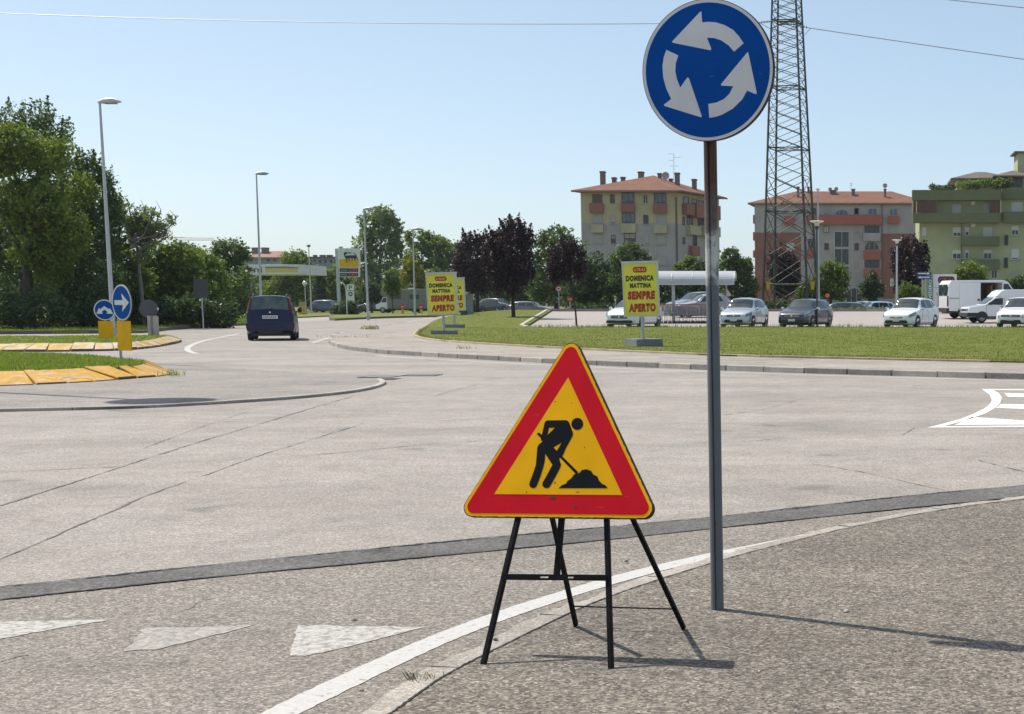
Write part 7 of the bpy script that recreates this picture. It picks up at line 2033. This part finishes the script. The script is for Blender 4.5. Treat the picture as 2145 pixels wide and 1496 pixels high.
def tree(name, label, Y, bu, lobes, leaf, n, size, seed, group=None, z0=None, cat='tree', trunk=0.16, bark=None, spike=0.0, shoots=0, clump=1.0, top_frac=0.5, forks=5, dz=1.0, lean=None):
    """lobes: photo pixels (u, v, ru, rv[, depth shift m])"""
    x0 = V(bu, 631, Y)[0]
    if z0 is None: z0 = float(zg(x0, Y))
    t = thing(name, label, cat, (x0, Y, z0), 0, group)
    k = Y / FPX
    rg = random.Random(seed)
    L = []
    for q in lobes:
        dy = q[4] if len(q) > 4 else rg.uniform(-0.5, 0.5) * q[2] * k
        p = V(q[0], q[1], Y)
        L.append((np.array([p[0] - x0, dy, p[2] - z0]), (q[2] * k, q[2] * k * 0.85 * dz, q[3] * k)))
    foliage(t, L, leaf if not isinstance(leaf, str) else LM[leaf], n, size, seed, 'crown' if cat == 'tree' else 'foliage', clump, spike=spike, shoots=shoots)
    if trunk:
        zc = [l[0][2] for l in L]; cx = sum(l[0][0] for l in L) / len(L); cy = sum(l[0][1] for l in L) / len(L)
        zm = min(zc) * (1 - top_frac) + sum(zc) / len(zc) * top_frac
        m = MB().tube([(0, 0, -0.15), (cx * 0.1, cy * 0.1, zm * 0.3), (cx * 0.35 + rg.uniform(-.1, .1), cy * 0.4, zm * 0.7), (cx * 0.7, cy * 0.7, zm)], [trunk * 1.25, trunk, trunk * 0.8, trunk * 0.55], 8)
        for c, r in sorted(L, key=lambda l: -l[1][0])[:forks]:
            s = np.array([cx * 0.3, cy * 0.35, zm * rg.uniform(0.5, 0.72)])
            m.tube([s, s * 0.5 + c * 0.5 + np.array([0, 0, -0.12 * r[2]]), c + np.array([rg.uniform(-.3, .3) * r[0], 0, r[2] * 0.45])], [trunk * 0.45, trunk * 0.3, trunk * 0.08], 5)
        m.build('trunk', bark or M_BARK, t)
    return t

VZ = 0.12
GL = 'trees along the left verge'
tree('tree', 'light green maple at the left edge, the front one of the tall trees', 72, 60, [(35, 300, 60, 42), (85, 325, 48, 40), (25, 375, 55, 50), (95, 425, 52, 46), (135, 485, 48, 44), (70, 520, 48, 46), (110, 560, 45, 34), (30, 450, 40, 40), (-40, 330, 60, 60)], 'light', 22000, 0.19, 1, GL, VZ, trunk=0.26)
tree('tree', 'dark poplar whose ragged top is the highest point at the left', 80, 50, [(25, 248, 36, 26, 0), (80, 240, 34, 24, 0), (55, 285, 68, 42), (108, 280, 36, 36), (120, 330, 45, 55), (40, 380, 80, 90), (100, 440, 70, 90), (10, 500, 80, 70), (30, 590, 90, 70), (-50, 450, 70, 120)], 'dark', 26000, 0.17, 2, GL, VZ, trunk=0.22, spike=0.04, shoots=26)
tree('tree', 'dark green tree directly left of the tallest street lamp', 78, 180, [(192, 362, 32, 36), (155, 390, 45, 55), (200, 430, 46, 66), (226, 415, 24, 50), (150, 480, 60, 80), (210, 520, 55, 80), (170, 600, 70, 70)], 'dark', 21000, 0.17, 3, GL, VZ, trunk=0.22, spike=0.02, shoots=20)
tree('tree', 'mid green tree with a light patch low in front of the dark trees', 74, 130, [(125, 470, 45, 40), (105, 530, 60, 45), (150, 500, 40, 40), (180, 400, 35, 35)], 'light', 7000, 0.18, 4, GL, VZ, trunk=0.14)
tree('tree', 'green tree just right of the tallest street lamp', 80, 260, [(244, 432, 18, 30), (250, 490, 26, 50), (245, 560, 40, 60), (280, 590, 36, 40), (255, 630, 50, 50)], 'mid', 13000, 0.17, 5, GL, VZ, trunk=0.18)
tree('tree', 'broad dark tree at the back of the left verge behind the light green maple', 88, 110, [(40, 470, 90, 80), (130, 440, 70, 70), (60, 580, 100, 70), (180, 580, 80, 70), (200, 480, 50, 70), (-50, 540, 80, 100)], 'deep', 16000, 0.2, 18, GL, VZ, trunk=0.2)
# pruned tree with bare upswept branches
x0 = V(300, 631, 79)[0]; k84 = 79 / FPX
tp = thing('pruned_tree', 'sparse pruned tree with bare upswept branches beside the tallest street lamp', 'tree', (x0, 79, VZ), 0, GL)
m = MB(); rg = random.Random(9)
pz = lambda u, v: np.array([V(u, v, 79)[0] - x0, rg.uniform(-0.6, 0.6), V(u, v, 79)[2] - VZ])
m.tube([(0, 0, -0.1), pz(296, 600), pz(290, 530)], [0.12, 0.10, 0.08], 8)
tips = [(374, 452), (362, 462), (345, 468), (336, 434), (326, 438), (312, 446), (300, 428), (288, 440), (276, 420), (262, 440), (350, 490), (318, 470), (270, 462), (306, 470)]
Lp = []
for i, (u, v) in enumerate(tips):
    s = pz(292 + rg.uniform(-6, 6), 540 - rg.uniform(0, 40)); e = pz(u, v); md = (s + e) / 2 + np.array([0, 0, -0.35])
    m.tube([s, md, e], [0.075, 0.055, 0.022], 5)
    for f in (0.45, 0.65, 0.85):
        c = s * (1 - f) + e * f; Lp.append((c + np.array([0, 0, 0.05]), (0.26, 0.22, 0.2)))
    for _ in range(3):
        f = rg.uniform(0.5, 1); c = s * (1 - f) + e * f
        m.tube([c, c + np.array([rg.uniform(-.4, .4), rg.uniform(-.3, .3), rg.uniform(0.1, .5)])], [0.02, 0.008], 4)
Lp += [(pz(296, 530), (.7, .6, .5)), (pz(275, 480), (.4, .4, .6)), (pz(300, 475), (.35, .35, .5))]
m.build('trunk', mat('grey_bark', (0.22, 0.20, 0.19), 0.9, var=0.3, sc=4), tp)
foliage(tp, Lp, LM['silver'], 4200, 0.14, 10)
tree('tree', 'large leaved bright green fig tree left of the dark square board', 83, 350, [(330, 540, 40, 38), (375, 545, 42, 38), (350, 590, 60, 45), (400, 590, 42, 45), (310, 600, 45, 50), (380, 640, 60, 40)], 'mid', 12000, 0.24, 11, GL, VZ, trunk=0.16, clump=0.8)
tree('tree', 'round bushy green tree behind the dark square board', 92, 430, [(410, 560, 38, 40), (440, 585, 38, 45), (400, 620, 55, 45), (450, 630, 40, 40)], 'mid', 10000, 0.22, 12, GL, VZ, trunk=0.16)
tree('tree', 'dark round topped tree left of the petrol station canopy', 112, 480, [(480, 530, 34, 32), (470, 575, 38, 42), (505, 560, 18, 50), (480, 625, 38, 38)], 'dark', 10000, 0.22, 13, GL, VZ, trunk=0.16)
tree('tree', 'low dark shrubby tree in the shade at the far left edge', 70, 40, [(0, 650, 70, 45), (80, 655, 60, 40), (-50, 630, 60, 60)], 'deep', 9000, 0.17, 14, GL, VZ, trunk=0.12)
tree('tree', 'low dark shrubby tree behind the blue island signs', 73, 190, [(150, 655, 60, 40), (220, 650, 50, 45), (190, 600, 60, 55)], 'deep', 9000, 0.17, 15, GL, VZ, trunk=0.12)
tree('tree', 'low dark shrub mass between the round sign back and the square board', 80, 330, [(290, 655, 50, 38), (350, 660, 55, 34), (410, 655, 45, 34), (455, 655, 40, 30)], 'deep', 12000, 0.18, 16, GL, VZ, trunk=0.12)
tree('tree', 'tall green tree further along the verge behind the fig tree', 105, 390, [(370, 530, 24, 16), (400, 535, 26, 24), (350, 570, 40, 40), (430, 600, 50, 60), (500, 610, 30, 50)], 'dark', 9000, 0.22, 17, GL, VZ, trunk=0.16)
# around the station
GS = 'trees around the petrol station'
tree('tree', 'small bright green tree between canopy and price sign', 195, 612, [(612, 545, 26, 24), (630, 560, 20, 26), (598, 580, 22, 24), (615, 600, 34, 34), (580, 610, 30, 26)], 'light', 9000, 0.36, 20, GS, 0.15, trunk=0.2)
tree('tree', 'dark slender cypress like tree left of the price sign', 190, 670, [(670, 575, 8, 22), (670, 600, 13, 26), (668, 625, 18, 24)], 'deep', 3500, 0.3, 21, GS, 0.15, trunk=0.15)
tree('tree', 'tall airy poplar behind the price sign', 195, 790, [(772, 470, 26, 28), (805, 456, 28, 22), (826, 480, 20, 24), (795, 500, 40, 26), (765, 520, 24, 30), (830, 520, 18, 20), (790, 550, 42, 34), (770, 590, 36, 36), (815, 600, 36, 34)], 'silver', 9000, 0.42, 22, GS, 0.15, trunk=0.34, clump=0.75)
tree('tree', 'spreading dark green tree between the two furthest lamps', 205, 890, [(872, 505, 30, 24), (905, 515, 32, 28), (938, 530, 26, 26), (860, 560, 36, 40), (910, 575, 44, 44), (880, 620, 60, 26), (945, 590, 24, 40)], 'mid', 14000, 0.42, 23, GS, 0.15, trunk=0.34)
tree('tree', 'pale yellow tree in front of the spreading dark green tree', 168, 868, [(860, 555, 14, 16), (878, 578, 16, 18), (852, 580, 12, 18), (872, 605, 14, 14)], 'yellow', 2600, 0.32, 24, GS, 0.15, trunk=0.1)
tree('tree', 'small dark round tree right of the service sign', 165, 778, [(776, 608, 17, 17), (785, 620, 15, 14), (768, 622, 12, 12)], 'deep', 3200, 0.26, 25, GS, 0.15, trunk=0.12)
tree('tree', 'green tree behind the price sign and gooseneck lamp', 200, 705, [(720, 585, 26, 40), (695, 600, 26, 34), (745, 610, 24, 30), (722, 540, 16, 20)], 'mid', 8000, 0.4, 26, GS, 0.15, trunk=0.2)
tree('tree', 'mid green tree under the left part of the canopy', 205, 555, [(545, 600, 30, 36), (575, 605, 24, 34), (530, 620, 24, 30), (560, 575, 14, 14)], 'dark', 7000, 0.38, 27, GS, 0.15, trunk=0.2)
tree('tree', 'broad dark tree behind the yellow bin and the mirror', 210, 650, [(640, 605, 26, 32), (662, 620, 24, 22), (690, 625, 20, 18)], 'deep', 6000, 0.38, 28, GS, 0.15, trunk=0.2)
tree('bush', 'big dark evergreen bush below the price sign', 147, 722, [(727, 646, 21, 18), (708, 652, 16, 13), (738, 652, 12, 12)], 'deep', 5200, 0.16, 29, None, 0.14, cat='bush', trunk=0)
tree('bush', 'small olive bush left of the big dark bush', 147.5, 700, [(699, 652, 9, 10), (706, 657, 8, 7)], 'mid', 1500, 0.16, 30, None, 0.14, cat='bush', trunk=0)
tree('tree', 'slim young green tree in front of the motor home', 158, 822, [(822, 580, 13, 18), (814, 598, 11, 14), (830, 600, 11, 14), (822, 612, 14, 9)], 'mid', 2600, 0.27, 31, GS, 0.14, trunk=0.07)
tree('tree', 'green tree between the yellow leaved tree and the left poster panels', 175, 918, [(915, 590, 22, 26), (935, 600, 18, 24), (900, 605, 16, 20), (918, 618, 26, 14)], 'dark', 5000, 0.32, 32, GS, 0.1, trunk=0.14)
# plum trees
GP = 'dark purple plum trees'
tree('plum_tree', 'largest dark purple plum tree standing on the lawn strip', 91, 1075, [(1072, 485, 26, 22), (1098, 500, 20, 26), (1045, 505, 20, 24), (1070, 530, 42, 34), (1050, 565, 30, 28), (1090, 570, 30, 30), (1070, 592, 36, 22), (1035, 545, 26, 34)], 'plum', 24000, 0.15, 40, GP, trunk=0.11, bark=M_BARKD, spike=0.12, shoots=34, forks=7, top_frac=0.2)
tree('plum_tree', 'dark purple plum tree with two stems, left of the largest one', 132, 1000, [(985, 510, 22, 18), (1015, 515, 22, 20), (990, 545, 36, 30), (965, 560, 24, 28), (1020, 555, 26, 28), (1000, 588, 42, 24), (970, 580, 24, 26), (1035, 575, 20, 26)], 'plum', 20000, 0.21, 41, GP, trunk=0.16, bark=M_BARKD, spike=0.12, shoots=30, forks=7, top_frac=0.2)
tree('plum_tree', 'thin plum sapling leaning on the lawn before the hedge', 79, 1207, [(1190, 520, 22, 18), (1175, 540, 26, 22), (1205, 545, 22, 24), (1165, 565, 18, 20), (1195, 572, 26, 22), (1160, 580, 16, 16), (1215, 570, 16, 18)], 'plum', 7500, 0.125, 42, GP, trunk=0.045, bark=M_BARKD, spike=0.1, shoots=26, clump=0.8, top_frac=0.3)
tree('plum_tree', 'round dark purple plum tree seen through the pylon base', 128, 1648, [(1643, 555, 30, 24), (1625, 570, 20, 24), (1660, 575, 20, 26), (1645, 600, 30, 22)], 'plum', 8500, 0.2, 43, GP, zP, trunk=0.14, bark=M_BARKD, spike=0.08, shoots=18)
tree('plum_tree', 'dark purple plum tree beside the funnel lamp at the right', 112, 1905, [(1910, 525, 28, 24), (1885, 540, 20, 26), (1932, 545, 16, 30), (1905, 570, 36, 28), (1900, 600, 28, 22)], 'plum', 11000, 0.18, 44, GP, zP, trunk=0.14, bark=M_BARKD, spike=0.08, shoots=18)
# behind the car park
GC = 'green trees behind the car park'
tree('tree', 'large dark green lime tree left of the ochre block', 128, 1165, [(1165, 500, 34, 28), (1140, 530, 30, 34), (1195, 530, 32, 32), (1165, 560, 46, 40), (1140, 600, 44, 36), (1200, 600, 46, 40), (1225, 575, 24, 30)], 'dark', 18000, 0.23, 50, GC, zP, trunk=0.24)
tree('tree', 'broad dark tree in front of the ochre block, lower left', 122, 1255, [(1250, 560, 30, 26), (1230, 590, 36, 36), (1270, 590, 34, 34), (1250, 625, 60, 26), (1215, 615, 40, 28)], 'deep', 16000, 0.21, 51, GC, zP, trunk=0.2)
tree('tree', 'dark tree directly behind the nearest yellow poster', 120, 1325, [(1318, 525, 24, 20), (1300, 545, 22, 24), (1345, 545, 20, 24), (1320, 580, 44, 36), (1300, 615, 40, 28), (1350, 615, 36, 28)], 'dark', 13000, 0.21, 52, GC, zP, trunk=0.2)
tree('tree', 'dark tree under the trolley shelter roof', 119, 1420, [(1400, 600, 36, 30), (1440, 595, 34, 34), (1420, 625, 50, 22), (1480, 610, 30, 28), (1470, 565, 22, 20)], 'deep', 12000, 0.2, 53, GC, zP, trunk=0.2)
tree('tree', 'olive shrubby tree above the trolley shelter roof', 121, 1435, [(1425, 562, 16, 13), (1448, 556, 18, 16), (1465, 566, 16, 16)], 'mid', 3800, 0.2, 54, GC, zP, trunk=0.1)
tree('tree', 'dark green tree between the tall sign pole and the pylon', 118, 1540, [(1532, 540, 20, 22), (1520, 570, 24, 28), (1552, 570, 24, 30), (1540, 605, 40, 36), (1572, 600, 18, 28), (1565, 560, 14, 16)], 'dark', 12500, 0.2, 55, GC, zP, trunk=0.18)
tree('tree', 'olive green tree behind the funnel lamp, in front of the stair windows', 122, 1745, [(1740, 565, 24, 20), (1760, 580, 18, 26), (1725, 590, 22, 28), (1752, 605, 28, 24), (1700, 605, 20, 26), (1685, 620, 20, 20)], 'mid', 9500, 0.21, 56, GC, zP, trunk=0.14)
tree('tree', 'sparse dark young tree in front of the arched doorway', 124, 1828, [(1828, 590, 16, 20), (1815, 605, 14, 18), (1840, 608, 14, 18), (1826, 620, 18, 14)], 'deep', 3600, 0.2, 57, GC, zP, trunk=0.07)
tree('tree', 'bright lime green round tree above the large white van', 135, 2033, [(2030, 565, 24, 16), (2050, 572, 18, 16), (2012, 575, 16, 14), (2033, 590, 36, 22)], 'lime', 6500, 0.22, 58, GC, zP, trunk=0.12)
tree('bush', 'light green shrub left of the direction boards', 109, 1905, [(1900, 612, 18, 20), (1918, 618, 14, 18), (1890, 625, 14, 14)], 'mid', 4200, 0.17, 59, None, zP, cat='bush', trunk=0)
tree('bush', 'dark shrub between the large van and the olive block', 120, 2130, [(2110, 598, 16, 12), (2135, 594, 20, 16), (2160, 600, 20, 16)], 'dark', 3600, 0.18, 60, None, zP, cat='bush', trunk=0)
tree('tree', 'tall green tree filling the gap behind the plum trees', 160, 1120, [(1118, 590, 34, 34), (1090, 610, 34, 28), (1060, 605, 30, 30), (1030, 615, 30, 24)], 'dark', 9000, 0.3, 61, GC, 0.0, trunk=0.2)
# hedges as one plant each
def hedge(label, u0, u1, Y, v_top, z0, leaf, seed, n=9000, size=0.15, depth=0.9):
    a, b = V(u0, 631, Y)[0], V(u1, 631, Y)[0]; zt = V((u0 + u1) / 2, v_top, Y)[2]
    t = thing('hedge', label, 'hedge', ((a + b) / 2, Y, z0))
    h = zt - z0; k = max(3, int((b - a) / (h * 1.1)))
    L = [(np.array([a - (a + b) / 2 + (b - a) * (i + .5) / k, 0, h * 0.5]), ((b - a) / k * 0.62, depth, h * 0.52)) for i in range(k)]
    foliage(t, L, LM[leaf], n, size, seed, 'foliage', 0.8)
hedge('long dark hedge along the back of the car park behind the white hatchback', 1192, 1420, 111, 636, 0.2, 'deep', 70, 11000)
hedge('low clipped hedge along the back of the car park by the plum car', 1640, 1900, 108.5, 645, 0.3, 'mid', 71, 10000)
hedge('dark hedge under the pylon and the plum tree', 1580, 1700, 113, 630, zP, 'deep', 72, 7000)
hedge('dark hedge behind the white vans at the right', 2000, 2300, 116, 612, zP, 'deep', 73, 9000, 0.17)
hedge('far hedge along the road beyond the plum trees', 930, 1130, 172, 628, 0.0, 'deep', 74, 9000, 0.26, 1.4)
hedge('far dark hedge behind the station cars', 640, 860, 215, 618, 0.1, 'deep', 75, 9000, 0.34, 1.8)
# roof terrace plants on the olive block
def terrace(label, lobes, seed, leaf='dark'):
    tree('terrace_plant', label, 201.5, lobes[0][0], lobes, leaf, 2600, 0.26, seed, 'plants on the roof terrace', V(2000, 402, 200)[2], cat='plant', trunk=0)
terrace('dark climbing plant at the left end of the roof terrace', [(1955, 393, 9, 6), (1975, 394, 14, 5), (1992, 392, 10, 6)], 80)
terrace('bushy green plant in the middle of the roof terrace', [(2025, 386, 20, 9), (2050, 388, 18, 9), (2072, 384, 12, 10)], 81, 'mid')
terrace('leafy pale plant at the right of the roof terrace', [(2095, 386, 14, 11), (2112, 384, 10, 11)], 82, 'mid')
terrace('small balcony plant on the upper floor of the olive block', [(2032, 434, 10, 9), (2024, 440, 7, 6)], 83)
# far wood closing the horizon
fw = []
rg = random.Random(77)
for i in range(150):
    x = -420 + i * 5.2 + rg.uniform(-2, 2); y = 420 + rg.uniform(-25, 25)
    fw.append((np.array([x, y, rg.uniform(1, 3)]), (rg.uniform(4, 6), 4, rg.uniform(4, 7.5))))
root = foliage(None, fw, LM['mid'], 60000, 1.1, 90, 'far_wood', 1.2)
tag(root, 'distant wood along the horizon', None, None, 'stuff')

M_GW = leafmat('grey_green_weed', (0.07, 0.075, 0.045), (0.14, 0.14, 0.09), 0.2)
# faint tower crane far beyond the trees
Yk = 700.0; kk = Yk / FPX
xk = V(345, 631, Yk)[0]
cr = thing('tower_crane', 'faint distant tower crane whose jib shows above the left trees', 'crane', (xk, Yk, 0.0))
zj = V(345, 503, Yk)[2]
M_CRANE = mat('pale_crane_paint', (0.55, 0.42, 0.40), 0.7)
m = MB()
for sx in (-0.7, 0.7):
    for sy in (-0.7, 0.7): m.tube([(sx, sy, 0), (sx, sy, zj + 1.5)], 0.12, 4)
for i in range(12):
    z0, z1 = zj * i / 12, zj * (i + 1) / 12
    m.tube([(-0.7, -0.7, z0), (0.7, -0.7, z1)], 0.08, 3); m.tube([(0.7, 0.7, z0), (-0.7, 0.7, z1)], 0.08, 3)
m.build('mast', M_CRANE, cr)
m = MB()
xa, xb = -25 * kk, 110 * kk
m.tube([(xa, 0, zj), (xb, 0, zj)], 0.16, 4); m.tube([(0, 0, zj + 1.3), (xb, 0, zj + 0.8)], 0.12, 4)
for i in range(22): m.tube([(xb * i / 22, 0, zj), (xb * (i + 1) / 22, 0, zj + 1.1)], 0.07, 3)
m.build('jib', M_CRANE, cr)
MB().tube([(0, 0, zj), (0, 0, zj + 10 * kk)], 0.25, 4).build('tower_head', M_CRANE, cr)
m = MB(); m.tube([(0, 0, zj + 10 * kk), (xb * 0.6, 0, zj + 0.8)], 0.07, 3); m.tube([(0, 0, zj + 10 * kk), (xa, 0, zj)], 0.07, 3); m.build('stay', M_CRANE, cr)
MB().box(xa, xa + 3, -0.8, 0.8, zj - 2.5, zj - 0.1).build('counterweight', M_CONC, cr)

# ------------------------------------------------------------------ weeds in the kerb joints
def weed(label, p, n, h, seed, spread=0.12, m=None):
    rg = np.random.default_rng(seed)
    t = thing('weed', label, 'weed', tuple(p), 0, 'weeds in the kerb joints')
    q = rg.normal(size=(n, 2)) * spread * 0.5
    a = rg.uniform(0, 2 * np.pi, n); hh = h * rg.uniform(0.4, 1.1, n); ln = hh * rg.uniform(0.2, 0.9, n)
    w = 0.0012 + 0.001 * rg.random(n) if h < 0.06 else 0.004 + 0.003 * rg.random(n) if h < 0.15 else 0.008 + 0.006 * rg.random(n)
    v = np.zeros((n, 4, 3))
    v[:, 0] = np.stack([q[:, 0] - w, q[:, 1], 0 * w], 1); v[:, 1] = np.stack([q[:, 0] + w, q[:, 1], 0 * w], 1)
    v[:, 2] = np.stack([q[:, 0] + np.cos(a) * ln * .6 + w, q[:, 1] + np.sin(a) * ln * .6, hh * .7], 1); v[:, 3] = np.stack([q[:, 0] + np.cos(a) * ln, q[:, 1] + np.sin(a) * ln, hh], 1)
    fast_mesh('stems', v.reshape(-1, 3), 4, m or M_DRY, rg.random(n), t)['kind'] = 'stuff'
weed('grey green weed tuft in the kerb joint left of the road works sign', G(866, 1424, 0.01), 16, 0.04, 1, 0.05, M_GW)
weed('tiny dry weed in the kerb joint at the lower left of the stand', G(895, 1420, 0.01), 16, 0.025, 2, 0.06)
weed('dry weed clump on the rounded tip of the far pavement', G(776, 690, 0.11), 90, 0.22, 3, 0.4)
weed('dry weed clump on the far pavement left of the tall poster', G(975, 731, 0.11), 30, 0.12, 4, 0.3)
weed('low dry weeds along the tip of the far pavement kerb', G(730, 706, 0.11), 60, 0.09, 5, 1.2)
weed('low dry weeds beside the far kerb behind the road works sign', G(1015, 742, 0.11), 24, 0.05, 6, 1.0)
weed('green weed at the pointed tip of the yellow kerb', G(366, 787, 0.05), 50, 0.13, 7, 0.25, M_BLADEI)
# small stones and twigs lying on the near ground
rg = random.Random(31)
for i, (u, v, s) in enumerate([(1937, 1225, 0.014), (1774, 1282, 0.016), (2069, 1239, 0.009), (1038, 1341, 0.012), (1312, 1177, 0.012), (758, 1449, 0.010), (1713, 1160, 0.010), (742, 1301, 0.012)]):
    p = G(u, v, 0.012 if u > 1000 else 0.0)
    m = MB(); n = 6
    m.lathe([(0.001, -0.002), (s * 0.9, 0.0), (s, s * 0.3), (s * 0.6, s * 0.75), (0.001, s * 0.85)], n, 0, (0, 0, 0), 'z', False)
    m.v = [(x * rg.uniform(.8, 1.3), y * rg.uniform(.6, 1.1), z) for x, y, z in m.v]
    o = m.build('pebble', mat('pale_pebble', (0.42, 0.38, 0.34), 0.8) if u > 1500 else mat('dark_pebble', (0.12, 0.11, 0.10), 0.8))
    o.location = tuple(p); o.rotation_euler = (0, 0, rg.uniform(0, 6))
    lab = ['pale pebble on the pavement far right above the pole shadow', 'pale pebble on the pavement close to the pole', 'small pale pebble on the pavement, highest of three', 'dark pebble by the left front leg of the stand', 'dark pebble on the road under the triangular sign', 'dark pebble near the white line at the bottom', 'small pale pebble on the kerb right of the pole', 'dark pebble above the nearest give way triangle'][i]
    tag(o, lab, 'pebble', 'small stones on the ground')

# ------------------------------------------------------------------ thin summer haze in the air
hz_m = bpy.data.materials.new('summer_haze'); hz_m.use_nodes = True
hz_m.node_tree.nodes.clear()
pv = hz_m.node_tree.nodes.new('ShaderNodeVolumePrincipled')
pv.inputs['Color'].default_value = (0.86, 0.92, 1.0, 1)
pv.inputs['Density'].default_value = 0.00013
pv.inputs['Anisotropy'].default_value = 0.2
mo = hz_m.node_tree.nodes.new('ShaderNodeOutputMaterial')
hz_m.node_tree.links.new(pv.outputs[0], mo.inputs['Volume'])
hz = MB().box(-3100, 3100, -400, 4100, -1.5, 48).build('haze', hz_m)
tag(hz, 'thin pale summer haze in the air', None, None, 'stuff')
